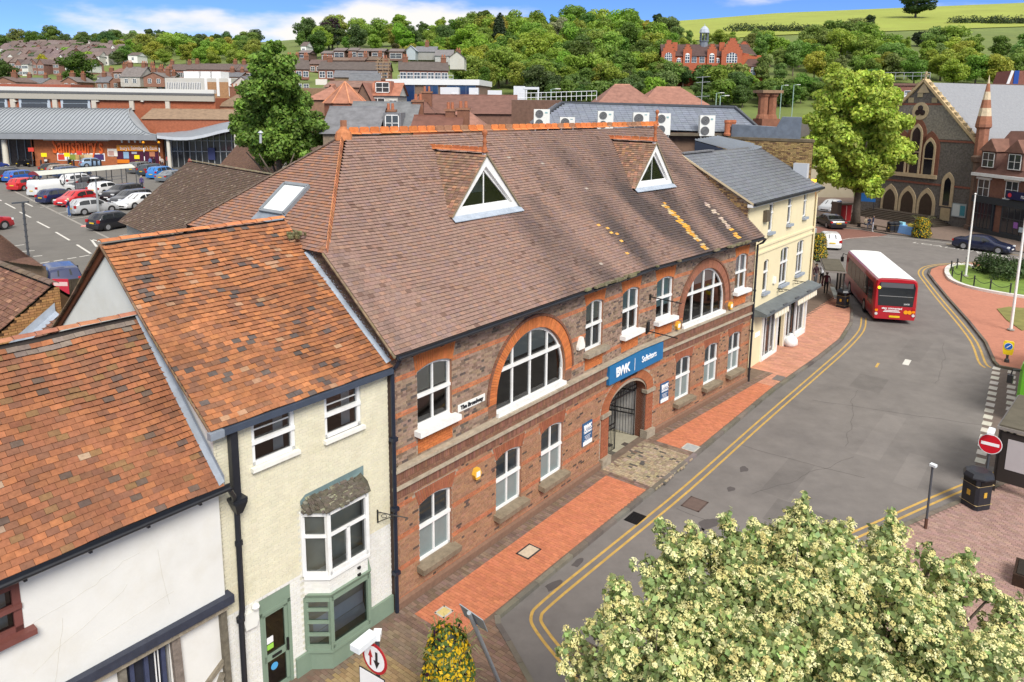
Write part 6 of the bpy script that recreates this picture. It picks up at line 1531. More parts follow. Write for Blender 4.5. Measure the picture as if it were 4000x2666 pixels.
tz = lerp(ez, az_, .5); o = MB().prism([(ax-.1+1.0*cos(2*pi*k/20), -.0, tz+1.0*sin(2*pi*k/20)) for k in range(20)], (0, -.12, 0)).build('trefoil_window', M_DRESS, ch)
for k in range(3): th = pi/2+2*pi*k/3; MB().prism([(ax-.1+.34*cos(th)+.33*cos(2*pi*j/12), -.121, tz+.34*sin(th)+.33*sin(2*pi*j/12)) for j in range(12)], (0, -.02, 0), (.015, .012, .012)).build('pane', M_PANE, o)
for k in range(6): MB().box(ax-4.6-.35*(5-k)*.7, ax+3.2+.35*(5-k), -1.0-.36*(6-k), -.0, .1+.14*k, .1+.14*(k+1), jit((.23, .19, .15), .1)).build('step', M_CONC, ch)
tw_ = MB(); tw_.lathe([(.75, 0), (.75, .5), (.55, .6), (.55, ez-2), (.75, ez-1.9), (.85, ez-1.4), (.62, ez-1.2)], (CWd+.3, -.1, 0), 8, (.17, .11, .08)); tw_.lathe([(.62, ez-1.2), (.62, ez+1.6), (.8, ez+1.8), (.8, ez+2.1)], (CWd+.3, -.1, 0), 8, (.30, .13, .08))
two = tw_.build('turret', M_FBRICK, ch)
for k in range(6): r0 = .78*(1-k/6.0); r1 = .78*(1-(k+1)/6.0); MB().lathe([(r0, ez+2.1+k*.85), (r1+.02, ez+2.1+(k+1)*.85)], (CWd+.3, -.1, 0), 8, (.33, .14, .08) if k % 2 == 0 else (.62, .5, .34)).build('spire_course', M_FBRICK, two)
house('cream rendered building with dark doorway left of the street tree', 3060, 3345, 640, 590, 108, 9, (.62, .56, .44), (.16, .12, .1), wins=((.75, 3.0, 1.2, 1.5),), wallm=M_REND, ybase=815)
# ---- bank
bk0 = G(3792, 905); bu = Vector((.2, -.98, 0)).normalized(); bkn = thing('brick_bank', 'brown brick bank with tiled mansard, white dormers and dark shop front', 'building', bk0, atan2(bu.y, bu.x))
BW = 17.0; bpl = bk0
def bpx(px, py):
 nn = Vector((bu.y, -bu.x, 0)); d_ = ray(px, py); tt_ = (bpl-CP).dot(nn)/d_.dot(nn); q_ = CP+d_*tt_; return (q_-bpl).dot(bu), q_.z
be = bpx(3810, 680)[1]; brz = be+4.6
MB().box(0, BW, 0, 9, 0, be, (.20, .095, .065)).build('wall', M_FBRICK, bkn)
bro = MB().prism([(-.2, -.4, be), (BW, -.4, be), (BW, 2.6, brz), (.9, 2.6, brz)], (0, .15, 0), (.17, .085, .065)).poly([(-.2, -.4, be), (.9, 2.6, brz), (.9, 8, brz), (-.2, 9, be)], (.16, .08, .06)).poly([(.9, 2.6, brz), (BW, 2.6, brz), (BW, 8, brz), (.9, 8, brz)], (.12, .08, .07)).build('roof', M_FROOF, bkn)
MB().box(-.3, BW, -.55, .1, be-.12, be+.2).build('cornice', M_WHITE, bkn)
for (px, py0, py1) in ((3862, 645, 598), (3965, 655, 605)):
 x, z0 = bpx(px, py0); z1 = bpx(px, py1)[1]; dmr = MB().box(x-.95, x+.95, -.1, 2.4, z0-.3, z1+.25, (.17, .09, .07)).prism([(x-1.15, -.35, z1+.2), (x+1.15, -.35, z1+.2), (x, -.1, z1+1.5)], (0, 2.6, 0), (.18, .09, .065)).build('dormer', M_FROOF, bkn); win_at(dmr, x, z0-.25, 1.5, z1-z0+.3, -.11, n=2)
for (px, py0, py1) in ((3838, 768, 700), (3948, 778, 708), (4060, 790, 716)):
 x, z0 = bpx(px, py0); z1 = bpx(px, py1)[1]; o = win_at(bkn, x, z0, 1.5, z1-z0, 0, n=2); MB().box(x-.95, x+.95, -.14, 0, z1, z1+.2).box(x-.9, x+.9, -.12, 0, z0-.12, z0).build('surround', M_WHITE, o)
MB().box(-.1, BW, -.25, 0, 0, .5, (.035, .04, .045)).build('stallriser', M_SIGN, bkn); MB().box(-.1, BW, -.3, 0, 3.3, 4.0, (.035, .042, .05)).build('shop_fascia', M_SIGN, bkn)
for (x0, x1) in ((.4, 2.6), (4.0, 7.6), (8.2, 12)):
 cx = (x0+x1)/2; r = (x1-x0)/2; MB().prism([(x0-.2, 0, .0), (x1+.2, 0, 0)]+[(cx+(r+.2)*cos(pi*k/10), 0, 3.2+(r+.2)*.55*sin(pi*k/10)) for k in range(11)], (0, -.22, 0), (.035, .045, .055)).build('shop_bay', M_SIGN, bkn)
 pn = MB().prism([(x0, -.23, .7), (x1, -.23, .7)]+[(cx+r*cos(pi*k/10), -.23, 3.15+r*.5*sin(pi*k/10)) for k in range(11)], (0, -.02, 0), (.03, .03, .035)).build('shop_window', M_PANE, bkn)
 for k in range(1, 5): MB().box(x0+(x1-x0)*k/5-.03, x0+(x1-x0)*k/5+.03, -.29, -.25, .7, 3.5, (.05, .055, .06)).build('mullion', M_SIGN, pn)
 MB().box(x0, x1, -.29, -.25, 2.1, 2.18, (.05, .055, .06)).build('transom', M_SIGN, pn)
sg = MB().box(4.4, 9.5, -.5, -.3, 4.15, 4.95, (.012, .014, .07)).build('bank_sign', M_SIGN, bkn); text(sg, 'nationwide', .62, (7.4, -.52, 4.55), (1, 0, 0), UPV, WHT, scx=.9); MB().prism([(4.85+.22*cos(2*pi*k/10), -.52, 4.55+.22*sin(2*pi*k/10)) for k in range(10)], (0, -.02, 0), (.7, .05, .08)).build('logo', M_SIGN, sg)
MB().box(5.5, 6.0, -.3, -.26, 1.3, 1.9, (.3, .12, .4)).box(6.2, 6.7, -.3, -.26, 1.0, 1.5, (.5, .6, .65)).build('poster', M_SIGN, bkn)
ck_ = MB().box(2.2, 3.6, 3.5, 4.7, brz, brz+2.2, (.15, .11, .085)).box(2.05, 3.75, 3.4, 4.8, brz+2.0, brz+2.25, (.25, .2, .14)).build('chimney', M_FBRICK, bkn)
for x in (2.7, 3.1): MB().lathe([(.15, 0), (.13, .6)], (x, 4.1, brz+2.25), 7, (.3, .1, .06)).build('chimney_pot', M_TERR, ck_)
# ---- brown brick block behind the chapel
P = D(3720, 330, 122); bb_ = thing('brown_brick_block', 'large brown brick flat roofed block with white framed windows behind the chapel', 'building', (P.x, 122, 0), radians(-8)); w_ = 760/FPX*122; zt2 = P.z
MB().box(-w_/2, w_/2, 0, 14, 0, zt2, (.215, .095, .07)).build('wall', M_FBRICK, bb_); MB().box(-w_/2, w_/2, -.2, .3, zt2-.25, zt2+.1, (.18, .1, .08)).build('parapet', M_FBRICK, bb_)
def bbx(px): return (px-3720)/FPX*122
for (px, y0, y1, ww) in ((3848, 440, 358, 60), (3585, 382, 356, 70), (3650, 382, 356, 65), (3785, 382, 356, 70), (3500, 430, 360, 55), (3955, 440, 358, 45)):
 z0, z1 = D(3720, y0, 122).z, D(3720, y1, 122).z; o = win_at(bb_, bbx(px), z0, ww/FPX*122, z1-z0, -.02, n=1); MB().box(bbx(px)-ww/FPX*61+.1, bbx(px)+ww/FPX*61-.1, -.05, -.02, z0, z0+(z1-z0)*.35, (.7, .7, .72)).box(bbx(px)-ww/FPX*61+.15, bbx(px)+ww/FPX*61-.15, -.045, -.02, z0+(z1-z0)*.38, z1-.3, (.3, .33, .38)).build('panel', M_SIGN, o)
tz_ = D(3720, 275, 122).z; st_ = MB().prism([(bbx(3925), 1, zt2), (bbx(4010), 1, zt2), (bbx(3985), 1, tz_), (bbx(3938), 1, tz_)], (0, 5, 0), (.22, .09, .065)).build('stair_tower', M_FBRICK, bb_); MB().box(bbx(3945), bbx(3962), .9, 1, zt2, zt2+2.2, (.01, .06, .3)).build('door', M_SIGN, st_); MB().bar((bbx(3985), .9, tz_), (bbx(4010), .9, zt2), .1, .5, (.6, .6, .6)).bar((bbx(3938), .9, tz_), (bbx(3925), .9, zt2), .1, .4, (.7, .7, .7)).build('flashing', M_SIGN, st_)
MB().box(bbx(3880)+0, bbx(4005), -3, 0, 0, zt2-2.8, (.23, .1, .07)).build('projecting_bay', M_FBRICK, bb_)
railing('roof_railing', 'grey guard rail on the roof edge of the brown brick block', D(3400, 312, 126), D(3632, 312, 121), 1.1, 7)
# ---- brown tiled roofs at the left, between the houses and the car park
lb_ = thing('outbuilding', 'white walled outbuilding with dark brown tiled roof behind the cream house', 'building', (0, 0, 0))
e0, e1, r0, r1 = G(461, 868, 5.4), G(640, 940, 5.4), G(739, 630, 9.2), G(1120, 697, 9.2)
r1 = r0+(e1-e0)*1.5; e1 = e0+(e1-e0)*1.5
def quadP(a, b, c, d):   # a,b eave; c above b, d above a
 L_ = (b-a).length; T_ = ((d-a).length+(c-b).length)/2
 return (lambda s, t: (a.lerp(b, s/L_)).lerp(d.lerp(c, s/L_), t/T_)), L_, T_
def tiled(parent, a, b, c, d, colf, n=120, gauge=.125, tw=.2, **k):
 P_, L_, T_ = quadP(a, b, c, d); ro = MB().poly([P_(0, 0), P_(L_, 0), P_(L_, T_), P_(0, T_)]).build('roof', MATS['underlay'], parent)
 pieces(ro, 'tile', M_TILE, tile_rows(P_, T_, lambda t: [(0, L_)], colf, gauge=gauge, tw=tw, **k), n, 'tile_courses'); return ro
dkb = lambda s, t: jit((.115, .075, .052) if random.random() > .06 else (.2, .15, .11), .22)
ro = tiled(lb_, e0, e1, r1, r0, dkb, 150)
ridge_run(r0+Vector((0, 0, .05)), r1+Vector((0, 0, .05)), 34, .13, lambda i: jit((.16, .13, .08), .3), ro, M_TERR)
dn = Vector((e1.x-e0.x, e1.y-e0.y, 0)).normalized(); pn = Vector((dn.y, -dn.x, 0)); ww_ = (r0-e0).dot(pn)
off2 = pn*(2*(r0-e0).dot(pn)) if (r0-e0).dot(pn) > 0 else pn*(2*(r0-e0).dot(pn)); e2, e3 = e0+off2, e1+off2
ins = pn*(.4 if (r0-e0).dot(pn) > 0 else -.4)
def vw(mb, a, b, z1, t): mb.poly([(a.x, a.y, 1.5), (b.x, b.y, 1.5), (b.x, b.y, z1), (a.x, a.y, z1)], t)
m = MB(); A_, B_ = e0+ins+dn*.3, e1+ins; vw(m, A_, B_, 5.35, (.68, .68, .64)); C_ = e2-ins+dn*.3; m.poly([(A_.x, A_.y, 1.5), (C_.x, C_.y, 1.5), (C_.x, C_.y, 5.3), (r0.x+dn.x*.3, r0.y+dn.y*.3, 9.0), (A_.x, A_.y, 5.3)], (.68, .68, .64)); m.build('wall', M_REND, lb_)
MB().poly([r0, r1, e3, e2], (.12, .08, .055)).build('rear_slope', M_TILE, lb_)
l2_ = thing('long_outbuilding', 'brown tiled outbuilding with orange ridge tiles in front of the big tree', 'building', (0, 0, 0))
a_, b_ = G(855, 650, 6.8), G(1075, 690, 6.8); d_, c_ = G(935, 553, 9.6), G(1148, 583, 9.6)
d_ = D(935, 553, a_.y+4.5); c_ = D(1148, 585, b_.y+4.5); zz = (d_.z+c_.z)/2; d_.z = c_.z = zz
ro = tiled(l2_, a_, b_, c_, d_, lambda s, t: jit((.155, .085, .055), .2), 60, .14, .22); ridge_run(d_+Vector((0, 0, .05)), c_+Vector((0, 0, .05)), 22, .14, lambda i: jit((.5, .19, .08), .15), ro, M_TERR)
MB().poly([(a_.x, a_.y, 2), (b_.x, b_.y, 2), (b_.x, b_.y, 6.8), (a_.x, a_.y, 6.8)], (.3, .2, .13)).poly([d_, c_, c_+Vector((-3, 4, -3)), d_+Vector((-3, 4, -3))], (.14, .08, .05)).build('wall', M_FBRICK, l2_)
q0 = D(1180, 550, b_.y+2); MB().prism([c_+Vector((.2, 0, .3)), D(1290, 565, c_.y+1), D(1290, 680, c_.y-4), D(1130, 665, b_.y)], (0, 0, -.1), (.115, .075, .055)).build('side_roof', M_TILE, l2_)
MB().tube([D(1018, 560, 52), D(1018, 520, 52)], .09, 8, (.5, .52, .55)).lathe([(.2, 0), (.05, .15)], D(1018, 520, 52), 8, (.55, .57, .6)).build('flue', M_METAL, l2_)
lf = thing('rear_range', 'old brown tiled rear range with brick gable parapet behind the timbered house', 'house', P0, RZ1)
LP = lambda s, o, z: Vector((s, o, z)); lfc = lambda s, t: jit((.185, .09, .058) if random.random() > .10 else (.30, .16, .10), .18)
ro = tiled(lf, LP(-9.4, 24, 3.9), LP(-9.4, 10.1, 3.9), LP(-3.75, 10.1, 8.0), LP(-3.75, 24, 8.0), lfc, 220, .13, .2, jx=.01, jr=.08)
ridge_run(LP(-3.75, 10.0, 8.05), LP(-3.75, 24, 8.05), 32, .15, lambda i: jit((.15, .105, .07), .25), ro, M_TERR)
tiled(lf, LP(-9.4, 9.95, 3.1), LP(-9.4, 8.3, 3.1), LP(-3.9, 8.3, 7.1), LP(-3.9, 9.95, 7.1), lfc, 60, .13, .2)
MB().poly([LP(-3.75, 10.1, 8.0), LP(-3.75, 24, 8.0), LP(-.5, 24, 5), LP(-.5, 10.1, 5)], (.16, .085, .055)).build('side_slope', M_TILE, lf)
wl2 = MB().box(-9.2, -.6, 8.4, 24, 0, 3.6, (.2, .13, .07)).prism([LP(-9.4, 10.1, 2.5), LP(-.6, 10.1, 2.5), LP(-.6, 10.1, 5), LP(-3.75, 10.1, 7.9), LP(-9.4, 10.1, 3.8)], (0, .2, 0), (.2, .13, .07)).build('wall', M_MORTAR, lf)
pieces(wl2, 'brick', M_BRICK, bricks(lambda s, o, z: Vector((s, 10.09+o, z)), -9.4, -3.6, 2.9, 7.95, [], lambda s, z, r: jit((.36, .19, .075), .2), skip=lambda s, z: z > 3.8+(s+9.4)*.726 or z < 3.0+(s+9.4)*.72, proud=.01), 60, 'brickwork')
MB().poly([LP(-9.4, 9.98, 3.2), LP(-3.8, 9.98, 7.25), LP(-3.8, 9.98, 7.5), LP(-9.4, 9.98, 3.45)], (1.5, 1.5, 1.5)).poly([LP(-9.4, 9.98, 3.2), LP(-9.4, 9.7, 3.18), LP(-3.8, 9.7, 7.2), LP(-3.8, 9.98, 7.25)], (1.5, 1.5, 1.5)).build('flashing', M_LEAD, lf)
lf2 = thing('far_shed', 'small dark tiled shed roof at the left edge by the car park', 'shed', (0, 0, 0))
a_, b_ = G(-60, 1010, 4.6), G(165, 1042, 4.6); d_, c_ = D(-60, 890, a_.y+3.5), D(-20, 905, b_.y+6.5)
tiled(lf2, a_, b_, c_, d_, lambda s, t: jit((.14, .075, .052), .22), 80, .14, .22); MB().poly([(a_.x, a_.y+.3, 1), (b_.x, b_.y+.3, 1), (b_.x, b_.y+.3, 4.55), (a_.x, a_.y+.3, 4.55)], (.15, .1, .07)).build('wall', M_FBRICK, lf2)
# ===== supermarket at the far side of the car park
SMY = 119.0; zc = 2.6
def mk(px, py, Y=SMY): return D(px, py, Y)
sup = thing('supermarket', 'brick supermarket with curved grey metal roof and big orange lettering', 'supermarket', (0, 0, 0))
ORB = (.36, .115, .045)
A, B_ = mk(115, 545), mk(628, 540)
def vwall(name, px0, px1, py0, Y, z0, col, th=.4, mat=None):
 a, b = D(px0, py0, Y), D(px1, py0, Y); return MB().box(a.x, b.x, Y, Y+th, z0, (a.z+b.z)/2, col).build(name, mat or M_FBRICK, sup)
vwall('wall', 118, 632, 538, SMY, zc-.3, ORB)
vwall('recess_wall', -400, 120, 540, SMY+3.5, zc-.3, (.12, .1, .09)); MB().box(mk(118, 500).x, mk(125, 500).x, SMY, SMY+3.5, zc, mk(118, 545).z, (.2, .07, .03)).build('return_wall', M_FBRICK, sup)
for px in (-150, 25, ): p = mk(px, 545); MB().lathe([(.45, 0), (.38, p.z-zc)], (p.x, SMY-.6, zc), 12, (.62, .58, .48)).build('column', M_SIGN, sup)
for k in range(6): x = mk(-60+k*32, 500).x; MB().box(x-.06, x+.06, SMY+3.3, SMY+3.5, zc, mk(0, 545).z, (.3, .32, .33)).build('mullion', M_SIGN, sup)
def ogee(k):   # k 0..1 -> depth offset, height
 y = -1.5+10.5*k; s_ = k*k*(3-2*k); return y, s_
zg, zt_ = mk(300, 527, SMY-1.5).z, D(300, 424, SMY+9).z
NS = 14
def ogp(x, k): y, s_ = ogee(k); return Vector((x, SMY+y, zg+(zt_-zg)*s_))
xl_ = mk(-500, 500).x
def xr_(k): return lerp(mk(612, 525, SMY-1.5).x, D(512, 425, SMY+9).x, 1-(1-k)**1.7)
rf = MB(); rows = []
for i in range(NS+1): k = i/NS; xr0 = xr_(k); rows.append([ogp(lerp(xl_, xr0, j/30), k) for j in range(31)])
rf.grid(rows, (.36, .385, .41)); sro = rf.build('curved_roof', M_METAL, sup, smooth=True)
nse = 0
x = xl_+.3
while x < mk(600, 525).x:
 pts = []
 for i in range(NS+1):
  k = i/NS
  if x < xr_(k): pts.append(ogp(x, k)+Vector((0, 0, .05)))
 if len(pts) > 2: MB().tube(pts, .055, 4, (.16, .18, .20)).build('seam', M_METAL, sro)
 x += .62
e = MB(); pts = [ogp(xr_(i/NS), i/NS)+Vector((0, 0, .05)) for i in range(NS+1)]; e.tube(pts, .16, 5, (.3, .32, .33)); e.poly([ogp(xr_(i/NS), i/NS) for i in range(NS+1)]+[Vector((xr_(1), SMY+9, zg-1)), Vector((xr_(0), SMY-1.5, zg-1))], (.3, .31, .32)); e.build('roof_verge', M_METAL, sro)
MB().box(xl_, xr_(0), SMY-1.75, SMY-1.45, zg-.75, zg+.05, (.30, .31, .32)).build('gutter', M_METAL, sup); MB().poly([(xl_, SMY-1.6, zg-.75), (xr_(0), SMY-1.6, zg-.75), (xr_(0), SMY, zg-.85), (xl_, SMY, zg-.85)], (.4, .38, .33)).build('soffit', M_METAL, sup)
def wing(x, up):   # front edge row of the wing roof
 return float(np.interp(x, [612, 680, 740, 800, 860, 925], [530, 537, 537, 526, 510, 497]))
wr = MB(); rows = [[], [], []]
for i in range(15):
 px = 612+i*23; f_ = D(px, wing(px, 0), SMY-3); rows[0].append(f_); b = D(px, wing(px, 0)-float(np.interp(px, [612, 700, 800, 930], [6, 26, 34, 30])), SMY+8); rows[1].append((f_+b)/2+Vector((0, 0, .3))); rows[2].append(b)
wr.grid(rows, (.28, .32, .36)); wr.grid([[p-Vector((0, 0, .45)) for p in rows[0]], rows[0]], (.6, .62, .64)); wr.grid([[p-Vector((0, 0, .45)) for p in rows[2]], [p-Vector((0, 0, .45)) for p in rows[0]]], (.4, .4, .4)); wro = wr.build('wing_roof', M_METAL, sup, smooth=False)
gf = MB(); a, b = mk(645, 560, SMY+1), mk(935, 560, SMY+1); n = 12
pts = [(a.x, SMY+1, zc), (b.x, SMY+1, zc)]+[(D(px, 500, SMY+1).x, SMY+1, D(px, wing(px, 0)+6, SMY-3).z) for px in (930, 860, 800, 740, 680, 645)]
gf.poly(pts, (.045, .05, .055)); gfo = gf.build('entrance_glazing', M_PANE, sup)
for k in range(n+1):
 px = lerp(645, 930, k/n); p = D(px, 560, SMY+.9); zt2 = D(px, wing(px, 0)+6, SMY-3).z; MB().box(p.x-.05, p.x+.05, SMY+.8, SMY+.98, zc, zt2, (.42, .44, .45)).build('mullion', M_SIGN, gfo)
for z in (zc+2.5, zc+4.2): MB().box(a.x, b.x, SMY+.8, SMY+.98, z, z+.09, (.42, .44, .45)).build('rail', M_SIGN, gfo)
for px in (657, 922): p = D(px, 560, SMY-2.4); MB().lathe([(.3, 0), (.26, D(px, wing(px, 0)+5, SMY-3).z-zc)], (p.x, SMY-2.4, zc), 10, (.6, .57, .5)).build('column', M_SIGN, sup)
MB().box(D(813, 600, SMY+.7).x, D(840, 600, SMY+.7).x, SMY+.6, SMY+.75, D(813, 625, SMY+.7).z, D(813, 578, SMY+.7).z, (.05, .06, .16)).build('display_screen', M_SIGN, sup)
M_ORL = pm('orange_letters', (.72, .125, .02), .5, .05, 4, 0)
c = mk(304, 573, SMY-.1); text(sup, "Sainsbury's", 3.5, (c.x, SMY-.12, c.z), (1, 0, 0), UPV, M_ORL, name='fascia_letters', extrude=.12, scx=(240/FPX*SMY)/(3.5*5.35), bold=.03)
def pan(px0, px1, py0, py1, col, name, y=.06, mat=None, parent=None): a, b = mk(px0, py1), mk(px1, py0); return MB().box(a.x, b.x, SMY-y, SMY-.01, a.z, b.z, col).build(name, mat or M_SIGN, parent or sup)
pan(176, 430, 546, 549, (.6, .6, .58), 'light_strip', .5);
bn = pan(226, 409, 600, 628, (.82, .82, .8), 'banner');
for (x0, x1, col) in ((229, 252, (.6, .05, .03)), (272, 295, (.25, .3, .05)), (297, 330, (.5, .33, .12)), (333, 362, (.6, .45, .25)), (365, 406, (.06, .03, .12))): pan(x0, x1, 604, 625, col, 'banner_print', .09, parent=bn)
ps_ = pan(422, 458, 582, 611, (.75, .7, .62), 'poster'); pan(425, 445, 590, 608, (.5, .3, .25), 'poster_print', .09, parent=ps_)
pan(459, 618, 586, 640, (.075, .012, .035), 'kiosk_panel', .05); kb = pan(459, 617, 569, 590, (.72, .26, .015), 'kiosk_fascia', .2); cc = mk(555, 580, SMY-.25); text(kb, "Sainsbury's Bank", .75, (cc.x+.3, SMY-.23, cc.z), (1, 0, 0), UPV, WHT, scx=.85); cc = mk(490, 580); text(kb, 'bury\'s', .75, (cc.x, SMY-.23, cc.z), (1, 0, 0), UPV, WHT, scx=.85)
for k, px in enumerate((484, 512, 535, 555)): MB().lathe([(.12, 0), (.2, .5)], (mk(px, 555).x, SMY-.6, mk(px, 558).z), 8, (.7, .7, .68)).build('spot_lamp', M_SIGN, sup)
pan(484, 503, 594, 620, (.25, .4, .55), 'poster'); pan(515, 535, 594, 602, (.4, .42, .5), 'poster'); pan(460, 506, 624, 638, (.7, .2, .01), 'kiosk_base', .1); pan(585, 605, 592, 612, (.5, .2, .1), 'poster')
HY = 131.0
def hl(px, py): return D(px, py, HY)
hall = thing('warehouse_hall', 'long orange brick hall with grey cornice and wide windows behind the supermarket roof', 'building', (0, 0, 0))
def hbox(px0, px1, py0, py1, col, name, y0=0.0, y1=-.2, mat=None, parent=None):
 a, b = hl(px0, py1), hl(px1, py0); return MB().box(a.x, b.x, HY+y1, HY+y0, a.z, b.z, col).build(name, mat or M_FBRICK, parent or hall)
a, b = hl(-500, 372), hl(840, 384); MB().prism([(a.x, HY, 0), (b.x, HY, 0), (b.x, HY, b.z), (a.x, HY, a.z+.6)], (0, 20, 0), (.34, .105, .05)).build('wall', M_FBRICK, hall)
for (z0, z1, c, y) in ((.0, 1.0, (.40, .37, .31), -.5), (1.0, 1.35, (.12, .12, .12), -.6), (1.35, 2.0, (.62, .61, .57), -.3)): MB().prism([(a.x, HY+y, a.z-.2+z0), (b.x, HY+y, b.z-.6+z0), (b.x, HY+y, b.z-.6+z1), (a.x, HY+y, a.z-.2+z1)], (0, 1 if y > -.4 else .5, 0), c).build('cornice', M_SIGN, hall)
for (x0, x1, y0, y1) in ((-65, 27, 370, 424), (80, 195, 372, 428), (243, 352, 374, 430)):
 w_ = hbox(x0, x1, y0, y1, (.46, .52, .58), 'window', 0, -.25, M_SIGN)
 for i in range(3):
  for j in range(2):
   f0, f1 = (.07, .30, .73)[i], (.28, .71, .93)[i]; hbox(lerp(x0, x1, f0), lerp(x0, x1, f1), lerp(y0, y1, .12+j*.45), lerp(y0, y1, .54+j*.42), (.05, .05, .055), 'pane', -.24, -.27, M_PANE, w_)
for px in (54, 218, 370, 517, 657): hbox(px-6, px+6, 368, 430, (.55, .50, .42), 'pilaster', 0, -.4, M_SIGN)
for px in (65, 385, 560): hbox(px-5, px+5, 394, 398, (.7, .68, .6), 'lamp', 0, -.5, M_SIGN)
house('brick store building with long tan tiled roof beside the supermarket', 560, 925, 465, 427, 124, 9, (.34, .11, .055), (.25, .17, .11), rot=radians(2)); house('small brown hipped roof building with chimney right of the brick hall', 850, 945, 415, 365, 133, 9, (.25, .12, .07), (.20, .14, .09), hip=2.5, chim=((.35, 0, 1.2, 1.6), (.9, 1, 1.4, 2.0)))
house('low brick wall block with parapet behind the brick hall', -300, 270, 328, 327, 150, 8, (.30, .10, .06), (.2, .19, .18), over=0)
wb = D(770, 320, 165); t, w_, he, hr = house('white office building with ribbon windows above the brick hall', 640, 905, 306, 305, 165, 12, (.74, .74, .72), (.5, .5, .5), wallm=M_REND, over=0, ybase=365, rot=radians(-5))
for k in range(5):
 for j in range(4): win_at(t, -w_/2+w_*(.04+k*.105+j*.024), he-2.6, w_*.02, 1.7, 0, n=1, rail=False)
MB().box(w_*.12, w_*.48, -.05, 0, he-4.5, he-.8, (.36, .2, .1)).build('brick_panel', M_FBRICK, t)
for u in (.12, .3, .48): MB().box(w_*u-.3, w_*u+.3, -.15, 0, 0, he, (.74, .74, .72)).build('fin', M_SIGN, t)
for (u0, u1) in ((-.28, -.02), (-.05, .15), (.12, .28)): MB().box(w_*u0, w_*u1, 2, 6, he, he+1.5, (.72, .72, .7)).build('rooftop_cabin', M_SIGN, t)
house('white gable end beside the white office building', 905, 985, 330, 297, 150, 9, WHT_, (.14, .14, .15), gable='y', wallm=M_REND, ybase=370)
TR = [(-30, 60, 318, 300), (70, 160, 325, 305), (165, 235, 330, 312), (240, 300, 318, 300), (380, 440, 300, 282), (372, 425, 322, 300), (430, 500, 318, 285), (470, 545, 300, 262), (500, 560, 325, 300), (520, 575, 318, 295), (575, 625, 310, 288), (610, 660, 322, 296), (545, 600, 280, 262), (600, 650, 292, 274), (440, 480, 282, 268), (560, 640, 300, 282), (930, 1010, 320, 300), (880, 935, 300, 283)]
for k, (xl, xr, ye, yr) in enumerate(TR):
 Y = 178+(k*37 % 50); c = [(.15, .105, .09), (.14, .14, .15), (.20, .11, .085), (.17, .15, .14)][k % 4]
 house('', xl, xr, ye, yr, Y, 8, [(.26, .13, .09), (.45, .42, .38), (.22, .12, .085)][k % 3], c, gable='x' if k % 3 else 'y', wins=((.3, 1.6, .9, 1.1), (.72, 1.6, .9, 1.1)), chim=((.15, 0, 1.1, 1.1), (.85, 0, 1.0, .9)) if k % 2 else ((.5, 0, 1.2, 1.2),), ybase=ye+30)[0]['label'] = ['brown tiled', 'slate roofed', 'red brown tiled', 'grey brown roofed'][k % 4]+' town house with chimneys crowded behind the brick hall'
for o in [o for o in COL.objects if o.get('label', '').endswith('crowded behind the brick hall')]: o['group'] = 'town houses crowded behind the brick hall'
R2 = random.Random(11); k = 0
HL = []
for row, (py, x0, x1) in enumerate(((190, 0, 290), (193, 270, 470), (202, 0, 230), (206, 225, 480), (214, 0, 330), (218, 310, 470), (226, 10, 200), (232, 120, 330), (233, 345, 455), (244, 0, 240), (250, 260, 400), (262, 0, 260), (268, 255, 345), (240, 420, 470), (276, 0, 150), (286, 60, 330))):
 x = x0
 while x < x1:
  wd = R2.uniform(22, 36); HL.append((x, x+wd, py+R2.uniform(-4, 4), row)); x += wd*R2.choice([1.0, 1.0, 1.0, 1.25])
for (xl, xr, py, row) in HL:
 p = T((xl+xr)/2, py+8); sc1 = FPX/p.y; g = R2.random(); hgt = 5.0*sc1
 wc = (.24, .125, .10) if g < .75 else (.62, .6, .56); rc = jit((.155, .115, .105), .18)
 t, w_, he, hr = house(('red brick' if g < .75 else 'pale rendered')+' hillside terrace house with brown roof and white windows', xl, xr, py+8-hgt, py+8-hgt-2.2*sc1, p.y, 8, wc, rc, wins=[(u, v, 1.25, 1.2) for u in (.28, .72) for v in (1.8, 4.2)], ybase=py+8, gable='x' if R2.random() < .8 else 'y', group='terrace houses on the far hillside', rot=R2.uniform(-.25, .25))
for (xl, xr, ye, yr, Y, lb) in ((730, 915, 272, 250, 215, 'long brown roofed flats below the wood on the left'), (640, 725, 274, 252, 222, 'brick house with brown roof left of the long flats'), (925, 1010, 276, 252, 212, 'brick house with brown roof partly behind the big tree'), (500, 535, 217, 206, 330, 'small white house among the trees'), (255, 345, 252, 246, 290, 'white flat roofed building on the slope'), (1175, 1195, 180, 165, 260, 'small white tower like house among trees below the copper beech'), (462, 545, 275, 262, 200, 'grey slate roof house above the white office')):
 house(lb, xl, xr, ye, yr, Y, 9, (.25, .12, .09) if 'white' not in lb else WHT_, (.12, .09, .08), wins=[((i+.5)/6, 2.0, 1.1, 1.2) for i in range(6)] if xr-xl > 60 else ((.5, 2, 1, 1.2),), ybase=ye+24, chim=((.1, 0, 1, 1), (.9, 0, 1, 1)) if xr-xl > 60 else ())
